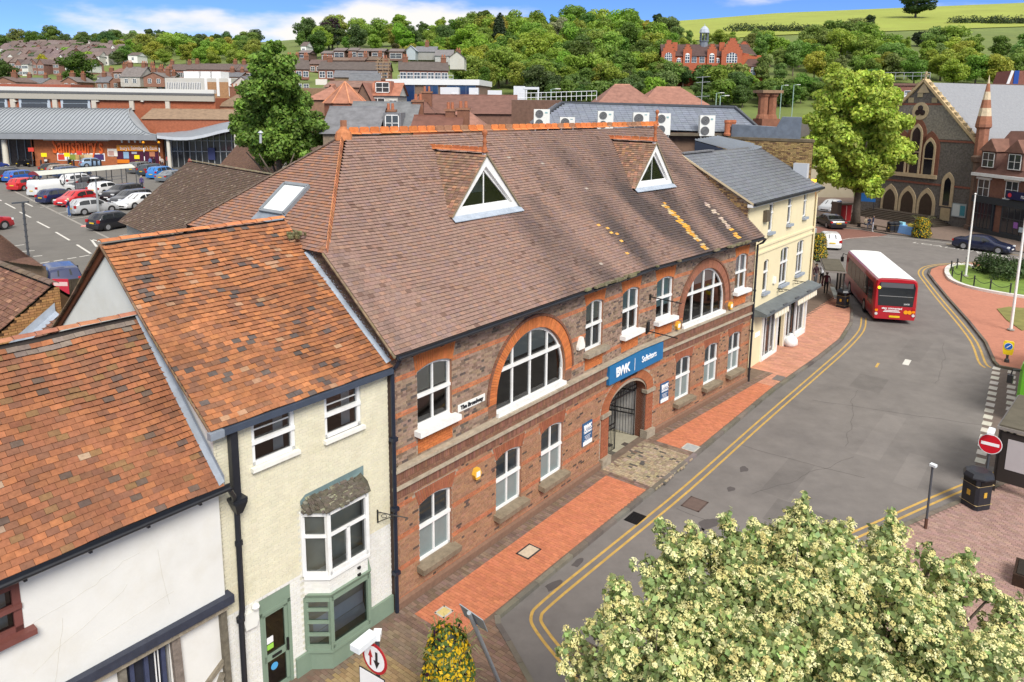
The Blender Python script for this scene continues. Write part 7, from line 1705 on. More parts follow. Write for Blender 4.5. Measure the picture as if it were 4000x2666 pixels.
# ===== vehicles
M_PAINT = pm('car_paint', (1, 1, 1), .28, .03, 1, 0, coat=.7)
M_CGLASS = pm('car_glass', (.02, .024, .028), .06, .05, 1, 0, spec=.8)
M_TYRE = pm('tyre', (.014, .014, .015), .8, .1, 5, 0)
M_RIM = pm('alloy', (.42, .43, .45), .35, .05, 5, 0, metal=.6)
M_TRIM = pm('trim', (1, 1, 1), .4, .05, 3, 0)
CT = {  # length, width, wheelbase, top profile (x from tail 0 to nose 1, height), belt height, cabin range, wheel radius
'hatch': (4.1, 1.76, 2.55, [(0, .55), (.02, .85), (.045, 1.0), (.13, 1.40), (.24, 1.47), (.48, 1.47), (.56, 1.42), (.74, .98), (.93, .80), (.985, .66), (1, .45)], .93, .31),
'estate': (4.6, 1.8, 2.7, [(0, .55), (.02, .9), (.04, 1.02), (.10, 1.40), (.18, 1.47), (.52, 1.48), (.60, 1.42), (.75, .98), (.94, .80), (.985, .66), (1, .45)], .95, .32),
'suv': (4.6, 1.88, 2.68, [(0, .6), (.02, 1.0), (.04, 1.12), (.11, 1.58), (.2, 1.66), (.5, 1.66), (.58, 1.6), (.74, 1.13), (.94, .98), (.985, .8), (1, .5)], 1.08, .36),
'saloon': (4.85, 1.86, 2.9, [(0, .55), (.015, .9), (.03, .98), (.14, 1.02), (.28, 1.36), (.38, 1.44), (.52, 1.44), (.58, 1.38), (.74, .96), (.94, .78), (.985, .64), (1, .45)], .94, .34),
'van': (4.6, 1.85, 2.8, [(0, .6), (.01, 1.2), (.015, 1.8), (.05, 1.84), (.60, 1.84), (.66, 1.76), (.78, 1.14), (.94, .98), (.985, .8), (1, .5)], 1.1, .33)}
def make_car(kind):
 L, Wd, WB, prof, belt, wr = CT[kind]; w = Wd/2; px_ = [p[0]*L-L/2 for p in prof]; pz = [p[1] for p in prof]
 top = lambda x: float(np.interp(x, px_, pz)); t = thing('parked_car', 'x', 'car'); zb = .22
 def sec(x):
  z = top(x); e = abs(x)/(L/2); ww = w*(1-.10*max(0, e-.72)/.28); zz = min(z, belt)
  if z > belt+.03: wt = ww*(1-.22*min(1, (z-belt)/.52)); return [(ww*.90, zb), (ww, zb+.16), (ww, zz*.72), (ww*.97, belt), (wt, z-.05), (wt*.82, z), (0, z+.02)]
  return [(ww*.90, zb), (ww, min(zb+.16, z*.6)), (ww, z*.75), (ww*.97, z-.07), (ww*.9, z-.02), (ww*.7, z), (0, z+.01)]
 xs = sorted(set([round(v, 3) for v in px_]+[round(-L/2+L*k/24, 3) for k in range(25)])); rows = []
 for x in xs: s_ = sec(x); rows.append([(x, y, z) for y, z in s_]+[(x, -y, z) for y, z in reversed(s_[:-1])])
 b = MB(); b.grid(rows); b.poly(rows[0][::-1]); b.poly(rows[-1]); body = b.build('body', M_PAINT, t, smooth=True)
 MB().box(-L/2+.15, L/2-.15, -w*.85, w*.85, .15, .3, (.02, .02, .02)).build('underbody', M_TRIM, body)
 def side(x, f, sg): s_ = sec(x); a, c = s_[3], s_[4]; return Vector((x, sg*(lerp(a[0], c[0], f)+.006), lerp(a[1], c[1], f)))
 cab = [p for p, z in zip(px_, pz) if z > belt+.3]; x0, x1 = min(cab)-.12, max(cab)+.42
 if kind == 'van': x0 = .5
 cuts = [x0, lerp(x0, x1, .27), lerp(x0, x1, .60), x1] if kind in ('estate', 'suv', 'saloon') else ([x0, lerp(x0, x1, .45), x1] if kind != 'van' else [x0, x1])
 for sg in (-1, 1):
  for a, c in zip(cuts, cuts[1:]):
   a, c = a+.05, c-.05; n = 4; lo = [side(lerp(a, c, k/n), .08, sg) for k in range(n+1)]; hi = [side(lerp(a, c, k/n), .86, sg) for k in range(n+1)]; hi = [h_ if h_.z > l.z+.02 else l for h_, l in zip(hi, lo)]
   MB().grid([lo, hi]).build('side_window', M_CGLASS, body)
 def across(xa, xb, name, fy=.86):
  rows = []
  for k in range(4):
   x = lerp(xa, xb, k/3); z = top(x)+.012; s_ = sec(x); ww = (s_[4][0] if top(x) > belt+.03 else s_[5][0]*1.15)*fy; rows.append([(x-.004, -ww, z-.03), (x, -ww*.5, z), (x, ww*.5, z), (x-.004, ww, z-.03)])
  MB().grid(rows).build(name, M_CGLASS, body)
 i = max(k for k, z in enumerate(pz) if z > belt+.3); across(px_[i]+.05, lerp(px_[i], px_[i+1], .93), 'windscreen')
 j = min(k for k, z in enumerate(pz) if z > belt+.3)
 if kind != 'van': across(px_[j]-.03, lerp(px_[j], px_[j-1], .9), 'rear_window', .8)
 for sx_ in (-1, 1):
  for sg in (-1, 1):
   wx = sx_*WB/2+(.02 if kind != 'saloon' else .08); yy = sg*(w-.09)
   wh_ = MB(); wh_.tube([(wx, yy-.1, wr), (wx, yy+.1, wr)], wr, 14); wo = wh_.build('wheel', M_TYRE, t); MB().tube([(wx, yy+sg*.085, wr), (wx, yy+sg*.107, wr)], wr*.66, 10).build('rim', M_RIM, wo)
   MB().prism([(wx+cos(2*pi*k/14)*(wr+.06), sg*(w+.004), wr+sin(2*pi*k/14)*(wr+.06)) for k in range(14) if sin(2*pi*k/14) > -.6], (0, -sg*.02, 0), (.02, .02, .02)).build('wheel_arch', M_TRIM, body)
 for sg in (-1, 1):
  MB().box(L/2-.22, L/2-.06, sg*w*.78-.16, sg*w*.78+.16, .62*belt/.93, .74*belt/.93, (.75, .78, .8)).build('headlight', M_TRIM, body)
  MB().box(-L/2-.0, -L/2+.14, sg*w*.80-.12, sg*w*.80+.12, belt-.22, belt+.02 if kind != 'saloon' else belt-.06, (.42, .012, .012)).build('tail_light', M_TRIM, body)
  MB().box(x1-.55, x1-.38, sg*(w+.08)-.08, sg*(w+.08)+.08, belt+.02, belt+.15, (.03, .03, .03)).build('mirror', M_TRIM, body)
 MB().box(-L/2-.03, -L/2+.0, -.26, .26, .62, .73, (.75, .5, .03)).build('number_plate', M_TRIM, body); MB().box(L/2-.02, L/2+.02, -.26, .26, .42, .52, (.8, .8, .8)).build('number_plate', M_TRIM, body)
 MB().box(L/2-.08, L/2+.005, -w*.55, w*.55, .3, .42, (.02, .02, .02)).build('grille', M_TRIM, body)
 return t
PROTO = {}
def car(kind, col, label, rear, front, z, group, name='parked_car', far=True, cat='car', flip=False, roofc=None):
 """near-side wheel contact pixels (rear, front) on the ground at height z"""
 a, b = G(*rear, z), G(*front, z); d = (b-a); d.z = 0; d.normalize(); c = (a+b)/2; L, Wd, WB = CT[kind][:3]
 n = Vector((-d.y, d.x, 0)); n = n if n.dot(c-Vector((0, 0, 0))) > 0 else -n
 if kind not in PROTO: PROTO[kind] = make_car(kind); o = PROTO[kind]
 else: o = copy_tree(PROTO[kind])
 o.name = name; o.location = (c.x+n.x*(Wd/2-.1), c.y+n.y*(Wd/2-.1), z+.005); o.rotation_euler = (0, 0, atan2(d.y, d.x)); tag(o, label, cat, group)
 CARS.append((o, col)); return o
CARS = []
def z6(x, y): return (x/2.353, 600+y/2.353)
GP = 'cars parked in front of the supermarket'; zq = 2.615
for (k, col, lb, r_, f_) in (
('hatch', (.42, .43, .44), 'silver hatchback with the woman in jeans standing at its tail', (760, 572), (1035, 540)),
('hatch', (.012, .02, .07), 'navy blue hatchback parked beside the white van', (495, 465), (690, 440)),
('hatch', (.48, .012, .018), 'red hatchback behind the silver hatchback', (890, 452), (625, 498)),
('hatch', (.012, .013, .018), 'black hatchback nearest the brown roof, beside the orange post', (990, 712), (1240, 672)),
('suv', (.008, .008, .012), 'black off roader with roof rails behind the red hatchback', (1320, 405), (1055, 447)),
('estate', (.035, .038, .045), 'dark grey estate half hidden by the brown tiled roof', (1400, 445), (1125, 490)),
('saloon', (.66, .66, .66), 'white saloon half hidden by the edge of the brown roof', (1480, 478), (1215, 520)),
('hatch', (.7, .7, .7), 'white hatchback under the end of the trolley shelter', (925, 392), (1130, 360)),
('hatch', (.5, .02, .025), 'bright red hatchback left of the white van', (205, 347), (390, 322)),
('van', (.68, .69, .68), 'white delivery van with yellow warning stickers by the trolley shelter', (400, 400), (640, 372)),
('estate', (.02, .10, .38), 'bright blue people carrier behind the red hatchback', (150, 268), (350, 245)),
('suv', (.012, .012, .015), 'black car in the row left of the blue people carrier', (60, 245), (210, 228)),
('suv', (.008, .008, .01), 'black and cream car next to the blue people carrier', (92, 262), (250, 240)),
('estate', (.26, .215, .165), 'beige estate with tall red tail lamps', (505, 205), (740, 190)),
('hatch', (.01, .01, .012), 'black hatchback left of the beige estate', (450, 190), (640, 172)),
('estate', (.035, .06, .13), 'slate blue estate behind the trolley shelter roof', (585, 225), (800, 208)),
('hatch', (.25, .37, .52), 'pale blue hatchback parked across the shop front', (790, 130), (965, 122)),
('suv', (.012, .012, .014), 'black seven seat car in front of the kiosk panel', (1245, 108), (1470, 98)),
('suv', (.11, .115, .12), 'grey crossover at the left of the right hand row', (1275, 188), (1440, 170)),
('suv', (.03, .045, .06), 'dark blue grey crossover second in the right hand row', (1375, 210), (1540, 192)),
('suv', (.02, .17, .48), 'vivid blue crossover in the right hand row', (1450, 240), (1640, 215)),
('saloon', (.15, .17, .19), 'grey blue saloon nearest in the right hand row', (1540, 268), (1730, 240)),
('suv', (.62, .63, .63), 'white crossover seen through the trolley shelter', (700, 318), (860, 300)),
('hatch', (.02, .02, .024), 'dark hatchback seen through the trolley shelter', (840, 330), (1010, 305)),
('suv', (.42, .02, .03), 'red pick up nosing in at the left edge', (-230, 745), (12, 705)),
('hatch', (.02, .05, .25), 'blue car cut by the left edge before the shop columns', (-90, 158), (45, 146)),
('estate', (.03, .04, .10), 'navy car behind the fence near the cream gable', (470, 1330), (345, 1180))): car(k, col, lb, z6(*r_), z6(*f_), zq, GP)
def z3(x, y): return (3000+x/2.353, 600+y/2.353)
car('hatch', (.72, .72, .71), 'white hatchback with black roof driving away past the planter', z3(520, 905), z3(440, 800), 0.005, None, 'white_hatchback')
car('saloon', (.01, .01, .012), 'black saloon parked by the chapel tree', z3(570, 700), z3(430, 640), 0.01, None, 'black_saloon')
car('hatch', (.6, .62, .64), 'silver white car parked nose out behind the red kiosk', z3(700, 520), z3(560, 555), .01, None, 'silver_car')
car('saloon', (.012, .018, .05), 'dark navy saloon in the loading bay by the bank', z3(1785, 880), z3(2105, 925), .01, None, 'navy_saloon')
for (px, py, col, k, lb) in ((3030, 452, (.7, .7, .7), 'estate', 'white estate in the distant upper car park'), (3068, 455, (.8, .22, .01), 'hatch', 'orange hatchback in the distant upper car park'), (3110, 452, (.3, .02, .03), 'hatch', 'dark red hatchback in the distant upper car park'), (2920, 436, (.1, .11, .12), 'hatch', 'dark hatchback left of the brick stack in the upper car park'), (2885, 438, (.6, .6, .6), 'hatch', 'silver hatchback far left in the upper car park'), (3140, 440, (.65, .65, .65), 'van', 'white van in the upper car park by the tree')):
 p = D(px, py+6, 190); q = G(px, py, p.z); car(k, col, lb, (px-26, py), (px+26, py), p.z, 'cars in the upper car park behind the brick stack')
for o, col in CARS:
 for k in KIDS.get(o.as_pointer(), []):
  if k.name.startswith('body'): k.color = (*col, 1)
up_ = D(3000, 465, 188); MB().box(up_.x-40, up_.x+20, 150, 206, up_.z-6, up_.z-.15, (.8, .8, .8)).build('upper_car_park', M_ASPH, kind='structure')
# ---- buses
def bus(name, label, loc, rz, L, paint, low, wht_roof, rear_text):
 W_, H = 2.44, 2.86; t = thing(name, label, 'bus', loc, rz); w = W_/2
 prof = [(.0, .30), (w*.97, .30), (w, .5), (w, 1.2), (w*.985, 2.45), (w*.93, 2.72), (w*.8, 2.82), (0, 2.86)]
 xs = [(-L/2, .94), (-L/2+.12, 1), (L/2-.35, 1), (L/2-.1, .96), (L/2, .86)]; rows = []
 for x, s_ in xs: rows.append([(x, y*s_, .3+(z-.3)*(.985 if s_ < 1 else 1)) for y, z in prof]+[(x, -y*s_, .3+(z-.3)*(.985 if s_ < 1 else 1)) for y, z in reversed(prof[1:-1])])
 b = MB(); b.grid([r+[r[0]] for r in rows]); b.poly(rows[0]); b.poly(rows[-1][::-1]); body = b.build('body', M_PAINT, t, color=paint)
 if wht_roof: MB().grid([[(x, y, z+.012) for y, z in ((-w*.86, 2.79), (-w*.7, 2.84), (0, 2.87), (w*.7, 2.84), (w*.86, 2.79))] for x in (-L/2+.15, L/2-.3)]).build('roof_panel', M_TRIM, body, color=(.82, .83, .82))
 for sg in (-1, 1):
  x = -L/2+.55; n = 6; st = (L-1.6)/n
  for k in range(n):
   a, c = x+k*st+.03, x+(k+1)*st-.03
   lo = 1.25 if not (sg == 1 and k == 0) else 1.0
   MB().poly([(a, sg*(w+.006), lo), (c, sg*(w+.006), lo), (c, sg*(w*.985+.008), 2.42), (a, sg*(w*.985+.008), 2.42)]).build('side_window', M_CGLASS, body)
  if low: MB().poly([(-L/2+.1, sg*(w+.005), .4), (L/2-.35, sg*(w+.005), .4), (L/2-.35, sg*(w+.006), 1.15), (-L/2+.1, sg*(w+.006), .95)]).build('lower_panel', M_PAINT, body, color=low)
 r = -L/2-.012
 MB().poly([(r, -.98, 1.15), (r, .98, 1.15), (r, 1.06, 2.35), (r, .95, 2.62), (r, -.95, 2.62), (r, -1.06, 2.35)]).build('rear_window', M_CGLASS, body)
 MB().poly([(r-.004, -.95, 1.75), (r-.004, .95, 1.75), (r-.004, .95, 1.78), (r-.004, -.95, 1.78)], (.3, .3, .3)).poly([(r-.004, -.92, 2.3), (r-.004, .92, 2.3), (r-.004, .92, 2.6), (r-.004, -.92, 2.6)], (.10, .10, .11)).build('rear_trim', M_TRIM, body)
 for sg in (-1, 1):
  for (z, c, e) in ((.85, (.9, .25, .0), 0), (.62, (.6, .6, .6), 0), (1.0, (.4, .01, .01), 0)): MB().prism([(r, sg*1.05+.09*cos(2*pi*k/10), z+.09*sin(2*pi*k/10)) for k in range(10)], (-.03, 0, 0), c).build('tail_light', M_TRIM, body)
  for x in (-L/2+2.6, L/2-2.2):
   wo = MB().tube([(x, sg*(w-.28), .46), (x, sg*(w+.012), .46)], .46, 16).build('wheel', M_TYRE, t); MB().tube([(x, sg*(w), .46), (x, sg*(w+.02), .46)], .27, 10, (.4, .4, .4)).build('rim', M_TRIM, wo)
 MB().prism([(r-.0, 1.0+.09*cos(2*pi*k/10), 2.28+.09*sin(2*pi*k/10)) for k in range(10)], (-.03, 0, 0)).build('indicator', emit('amber', (1, .45, .02), 1.5), body)
 MB().box(r-.02, r, -.30, .30, .42, .54, (.75, .5, .02)).build('number_plate', M_TRIM, body)
 MB().poly([(L/2+.005, -.95, 1.1), (L/2+.005, .95, 1.1), (L/2-.09, .95, 2.5), (L/2-.09, -.95, 2.5)]).build('windscreen', M_CGLASS, body)
 for sg in (-1, 1): MB().tube([(L/2-.1, sg*1.1, 2.4), (L/2+.3, sg*1.35, 2.45), (L/2+.3, sg*1.4, 2.1)], .03, 5, (.02, .02, .02)).box(L/2+.2, L/2+.36, sg*1.4-.1, sg*1.4+.1, 1.85, 2.2, (.02, .02, .02)).build('mirror', M_TRIM, body)
 if rear_text:
  text(body, 'stay connected', .19, (r-.02, .18, 1.0), (0, -1, 0), UPV, WHT, extrude=.004, bold=.004)
  for z, hl_ in ((.86, .42), (.78, .48)): MB().box(r-.015, r-.005, .18-hl_, .18+hl_, z-.02, z+.02).build('lettering', WHT, body)
  for y in (-.62, -.84): MB().prism([(r, y+.125*cos(2*pi*k/14), .80+.125*sin(2*pi*k/14)) for k in range(14)], (-.015, 0, 0), (.8, .33, .01)).build('logo', M_TRIM, body)
  text(body, '20478', .13, (r-.02, -.62, 1.3), (0, -1, 0), UPV, WHT, extrude=.004)
 return t
_h = radians(13.6); hd = Vector((sin(_h), cos(_h), 0)); rc_ = Vector((23.65, 44.6, 0)); LB = 9.6
bus('red_bus', 'red single decker bus with white roof at the bus stop, seen from behind', rc_+hd*(LB/2), pi/2-_h, LB, (.40, .012, .022), None, True, True)
gp_ = G(3948, 1655); hd2 = Vector((-.72, -.694, 0)); bus('green_bus', 'lime green and blue bus cut by the right edge of the picture', Vector((gp_.x+.85, gp_.y-.88, 0))-hd2*4.8, atan2(hd2.y, hd2.x), 9.6, (.14, .46, .03), (.012, .10, .42), False, False)
# ===== people
M_CLOTH = pm('cloth', (1, 1, 1), .9, .12, 14, .15, 60)
def person(label, feet, rz, h=1.70, top=(.1, .1, .12), legs=(.03, .035, .06), hair=(.05, .035, .02), shoes=(.05, .05, .05), pose='stand', skin=(.52, .31, .22), z=None, bag=None):
 k = h/1.72; V = []; E = []; Rr = []; lab_ = []
 def v(p, r, l): V.append(Vector(p)*k); Rr.append(r*k); lab_.append(l); return len(V)-1
 def e(*ids):
  for a, b in zip(ids, ids[1:]): E.append((a, b))
 sit = pose == 'sit'; hz = .93 if not sit else .52
 pel = v((0, 0, hz), .135, 'L'); wst = v((0, 0, hz+.16), .125, 'T'); chs = v((0, .0, hz+.36), .15, 'T'); nkb = v((0, .01, hz+.52), .075, 'T'); nk = v((0, .02, hz+.58), .05, 'S'); hd_ = v((0, .035, hz+.68), .088, 'S'); tp_ = v((0, .03, hz+.77), .07, 'S'); e(pel, wst, chs, nkb, nk, hd_, tp_)
 ns = v((0, .125, hz+.675), .016, 'S'); e(hd_, ns)
 for sg in (-1, 1):
  st = {'walk': .16, 'stand': .03, 'sit': 0, 'phone': .03, 'push': .12}[pose]*sg
  hp_ = v((sg*.09, 0, hz-.04), .095, 'L')
  if sit: kn = v((sg*.11, .42, .50), .065, 'L'); an = v((sg*.11, .40, .08), .042, 'L'); ft = v((sg*.12, .56, .045), .038, 'F')
  else: kn = v((sg*.095, st*.6+.02, .49), .062, 'L'); an = v((sg*.09, st-.03, .09), .042, 'L'); ft = v((sg*.10, st+.12, .045), .038, 'F')
  e(pel, hp_, kn, an, ft)
  sh = v((sg*.175, .0, hz+.47), .062, 'T')
  if pose == 'phone' or sit: el = v((sg*.22, .04, hz+.2), .045, 'T'); wr = v((sg*.12, .27, hz+.26), .03, 'T'); hn = v((sg*.08, .33, hz+.29), .026, 'S')
  elif pose == 'push': el = v((sg*.22, .1, hz+.2), .045, 'T'); wr = v((sg*.2, .36, hz+.16), .03, 'T'); hn = v((sg*.19, .43, hz+.16), .026, 'S')
  else: el = v((sg*.245, -.03-st*.4, hz+.2), .045, 'T'); wr = v((sg*.25, .04-st*.8, hz-.04), .03, 'T'); hn = v((sg*.245, .06-st*.8, hz-.11), .027, 'S')
  e(chs, sh, el, wr, hn); dr_ = (V[hn]-V[wr]).normalized()/k
  for q in range(4): f_ = v(V[hn]/k+dr_*(.075+.012*(q in (1, 2)))+Vector((0, -.03+.02*q, -.01)), .009, 'S'); e(hn, f_)
  th_ = v(V[hn]/k+dr_*.03+Vector((-sg*.03, .03, 0)), .010, 'S'); e(hn, th_)
 me = bpy.data.meshes.new('person'); me.from_pydata([tuple(p) for p in V], E, []); o = bpy.data.objects.new('t', me)
 md = o.modifiers.new('s', 'SKIN'); md.use_smooth_shade = True
 for i, s_ in enumerate(me.skin_vertices[0].data): s_.radius = (Rr[i], Rr[i]*(.78 if lab_[i] == 'T' and Rr[i] > .1*k else 1)); s_.use_root = (i == 0)
 sm_ = o.modifiers.new('b', 'SUBSURF'); sm_.levels = 1; sm_.render_levels = 1
 m2 = baked(o)
 C_ = {'T': top, 'L': legs, 'S': skin, 'F': shoes}; segs = [(V[a], V[b], lab_[b] if lab_[b] != 'S' or lab_[a] == 'S' else lab_[a]) for a, b in E]; cols = []
 A_ = np.array([tuple(s_[0]) for s_ in segs]); B2 = np.array([tuple(s_[1]) for s_ in segs]); lb = [s_[2] for s_ in segs]
 for p in m2.polygons:
  c = np.array(p.center); d = B2-A_; t_ = np.clip(((c-A_)*d).sum(1)/(d*d).sum(1), 0, 1); i = int((((A_+d*t_[:, None])-c)**2).sum(1).argmin()); cols += [*C_[lb[i]], 1.0]
 at_ = m2.attributes.new('tint', 'FLOAT_COLOR', 'FACE'); at_.data.foreach_set('color', cols); m2.materials.clear(); m2.materials.append(M_CLOTH)
 t = thing('person', label, 'person', (feet[0], feet[1], feet[2] if len(feet) > 2 else 0), rz); link('body', m2, M_CLOTH, t)
 hh_ = V[hd_]; rows = []
 for i in range(6):
  ph = pi*.5*i/5; rows.append([(hh_.x+.105*k*cos(ph)*cos(a), hh_.y-.025*k+.115*k*cos(ph)*sin(a), hh_.z+.02*k+.115*k*sin(ph)-(.06*k if sin(a) < -.2 and i == 0 else 0)) for a in [2*pi*j/12 for j in range(13)]])
 MB().grid(rows).build('hair', M_CLOTH, t, smooth=True, color=hair)
 if bag: MB().box(-.34*k, -.22*k, -.05, .25, .55, .9, bag).build('bag', M_CLOTH, t)
 return t
def at3(x, y, z=KH): p = G(3000+x/2.353, 600+y/2.353, z); return (p.x, p.y, z)
def at6(x, y): p = G(x/2.353, 600+y/2.353, 2.61); return (p.x, p.y, 2.61)
person('person in dark jacket with red scarf and grey trousers queuing at the bus stop', at3(432, 1215), radians(200), 1.68, (.045, .02, .025), (.12, .12, .13), shoes=(.6, .6, .6))
person('person in white hooded top and black trousers looking at a phone at the bus stop', at3(488, 1208), radians(-60), 1.66, (.68, .7, .74), (.015, .015, .018), hair=(.02, .018, .015), pose='phone', shoes=(.7, .7, .7))
person('person in maroon coat seen from behind beside the bus shelter', at3(528, 1292), radians(-20), 1.62, (.10, .02, .03), (.012, .012, .014), hair=(.12, .1, .09), bag=(.09, .02, .03))
person('person in black half hidden by the corner of the yellow building', at3(368, 1190), radians(120), 1.72, (.015, .015, .018), (.02, .02, .022))
person('person in black and white checked coat at the shop window', at3(-30, 1775), radians(50), 1.62, (.22, .22, .23), (.012, .012, .014), hair=(.45, .36, .25), bag=(.02, .02, .02))
person('person in black jumper and blue jeans with folded arms by the shop window', at3(25, 1745), radians(150), 1.74, (.014, .015, .02), (.03, .06, .14), hair=(.3, .28, .26), pose='phone')
person('person in beige coat seated on the bench before the chapel', at3(893, 690, .11), radians(200), 1.7, (.32, .26, .18), (.05, .06, .09), pose='sit')
person('person in dark clothes seated on the bench with a companion standing close', at3(925, 690, .11), radians(200), 1.7, (.02, .025, .05), (.03, .04, .07), pose='sit')
person('person in dark coat and pale trousers standing at the end of the bench', at3(957, 720, .11), radians(240), 1.75, (.018, .022, .05), (.4, .42, .46), hair=(.04, .03, .02), shoes=(.6, .6, .6))
person('person with blonde hair, dark top and blue jeans behind the silver hatchback', at6(640, 583), radians(100), 1.7, (.02, .022, .05), (.04, .10, .26), hair=(.62, .5, .3), shoes=(.6, .6, .6), pose='push')
person('person in black coat with a bag walking behind the white van', at6(282, 398), radians(30), 1.72, (.014, .014, .018), (.014, .014, .018), bag=(.05, .03, .03))
person('person in black at the open rear of the white van', at6(318, 345), radians(-40), 1.74, (.012, .012, .015), (.03, .03, .035))
person('person in purple jumper seen over the roof of a black car', at6(1308, 340), radians(180), 1.74, (.07, .05, .16), (.03, .03, .05), hair=(.5, .4, .33))
for (x, lb, tc_, lc_) in ((1690, 'person in blue patterned top by the shop entrance', (.12, .2, .42), (.02, .02, .03)), (1725, 'person in black by the shop entrance doors', (.012, .012, .014), (.012, .012, .014)), (1795, 'person in cream coat walking out of the shop entrance', (.6, .52, .46), (.05, .05, .06)), (2035, 'person in red coat seated at the right of the shop entrance', (.5, .02, .02), (.03, .03, .04))):
 p = G(x/2.353, 1490/2.353, 2.61); person(lb, (p.x, min(p.y, SMY-1), 2.61), radians(180), 1.7, tc_, lc_)
# ===== trees
M_BARK = pm('bark', (.13, .105, .08), .95, .3, 4, .6, 20)
M_LEAF = leafmat('leaves', (1, 1, 1))
rng = np.random.default_rng(5)
def leaf_mesh(name, C, N, size, tint, mat, aspect=1.0, fold=0.0, jitter=.55):
 """many small leaf faces: positions C, outward directions N"""
 n = len(C); N = N+rng.normal(0, jitter, (n, 3)); N /= np.linalg.norm(N, axis=1)[:, None]+1e-9
 a = np.cross(N, rng.normal(0, 1, (n, 3))); a /= np.linalg.norm(a, axis=1)[:, None]+1e-9; b = np.cross(N, a)
 s = (size*rng.uniform(.6, 1.35, n))[:, None]; a = a*s; b = b*s*aspect
 V = np.stack([C-a, C-b*.6+a*.0-N*s*fold, C+a, C+b*.6-N*s*fold], 1).reshape(-1, 3)
 me = bpy.data.meshes.new(name); me.vertices.add(4*n); me.vertices.foreach_set('co', V.astype(np.float32).ravel()); me.loops.add(4*n); me.loops.foreach_set('vertex_index', np.arange(4*n, dtype=np.int32)); me.polygons.add(n); me.polygons.foreach_set('loop_start', np.arange(0, 4*n, 4, dtype=np.int32)); me.update(calc_edges=True)
 at_ = me.attributes.new('tint', 'FLOAT_COLOR', 'FACE'); c = np.ones((n, 4), np.float32); c[:, :3] = tint; at_.data.foreach_set('color', c.ravel()); me.materials.append(mat); return me
def clump_points(blobs, n, shell=.55):
 """points spread through a set of ellipsoid clumps, denser near their outsides"""
 B_ = np.array(blobs, float); vol = (B_[:, 3]*B_[:, 4]*B_[:, 5])**.67; pick = rng.choice(len(B_), n, p=vol/vol.sum())
 d = rng.normal(0, 1, (n, 3)); d /= np.linalg.norm(d, axis=1)[:, None]; r = shell+(1.08-shell)*rng.random(n)**.6; r *= 1+rng.normal(0, .05, n)
 return B_[pick, :3]+d*B_[pick, 3:6]*r[:, None], d, pick
def tints(n, base, var, pick=None, nb=0):
 t = np.array(base)[None, :]*(1+rng.normal(0, var, (n, 1)))*(1+rng.normal(0, .06, (n, 3)))
 if pick is not None: g = 1+rng.normal(0, var*.7, nb); t *= g[pick][:, None]
 return np.clip(t, .005, 1)
def trunk_mesh(h, r, limbs, lean=0.0):
 m = MB(); m.tube([(lean*h*k/5*.3, 0, h*k/5) for k in range(6)], [r*(1.25 if k == 0 else 1)*(1-.11*k) for k in range(6)], 9)
 for (z, a, l, e) in limbs: p = Vector((0, 0, z)); d = Vector((cos(a), sin(a), e)).normalized(); m.tube([p, p+d*l*.5+Vector((0, 0, .05*l)), p+d*l+Vector((0, 0, .2*l))], [r*.5, r*.33, r*.12], 6)
 return m
def crown_blobs(h0, h1, rad, n, kind='round'):
 out = []
 for i in range(n):
  u = rng.random(); z = h0+(h1-h0)*(.12+.80*u); f = {'round': sin(pi*(.12+.80*u))**.6, 'cone': (1-u)*.95+.08, 'tall': .75*sin(pi*(.1+.8*u))**.5+.1}[kind]
  a = rng.random()*2*pi; rr = rad*f*rng.random()**.5*.8; s = rad*rng.uniform(.22, .42)*(1 if kind != 'cone' else .8); out.append((rr*cos(a), rr*sin(a), z, s, s, s*.8))
 out.append((0, 0, (h0+h1)/2, rad*.55, rad*.55, (h1-h0)*.36)); return out
TP_ = {}
def proto(kind, i):
 key = (kind, i)
 if key in TP_: return TP_[key]
 h0, h1, rad, nb, n, sz = {'round': (2.0, 11, 5.0, 26, 5200, .34), 'tall': (2.0, 14, 4.0, 26, 5200, .34), 'cone': (1.5, 13, 3.2, 26, 4200, .30), 'bush': (.2, 4.5, 2.8, 16, 2600, .26)}[kind]
 bl = crown_blobs(h0, h1, rad, nb, kind if kind in ('cone', 'tall') else 'round'); C, N, pk = clump_points(bl, n); me = leaf_mesh('crown', C, N, sz, tints(n, (1, 1, 1), .16, pk, len(bl)), M_LEAF)
 tm = trunk_mesh(h1*.75, rad*.055, [(h1*.3, k*1.3, rad*.7, .7) for k in range(5)]).mesh('trunk'); tm.materials.append(M_BARK); TP_[key] = (me, tm, h1); return TP_[key]
def tree(kind, i, p, h, col, label, group, name='tree', wide=1.0, cat='tree'):
 me, tm, h1 = proto(kind, i); t = thing(name, label, cat, p, rng.random()*6.28, group); s = h/h1; t.scale = (s*wide, s*wide, s)
 link('crown', me, M_LEAF, t, color=col); link('trunk', tm, M_BARK, t); return t
GR = [(.23, .36, .045), (.16, .27, .04), (.30, .40, .06), (.11, .19, .035), (.37, .41, .055), (.21, .30, .07), (.10, .17, .045), (.26, .33, .10)]
WG = 'trees of the wood on the hillside'
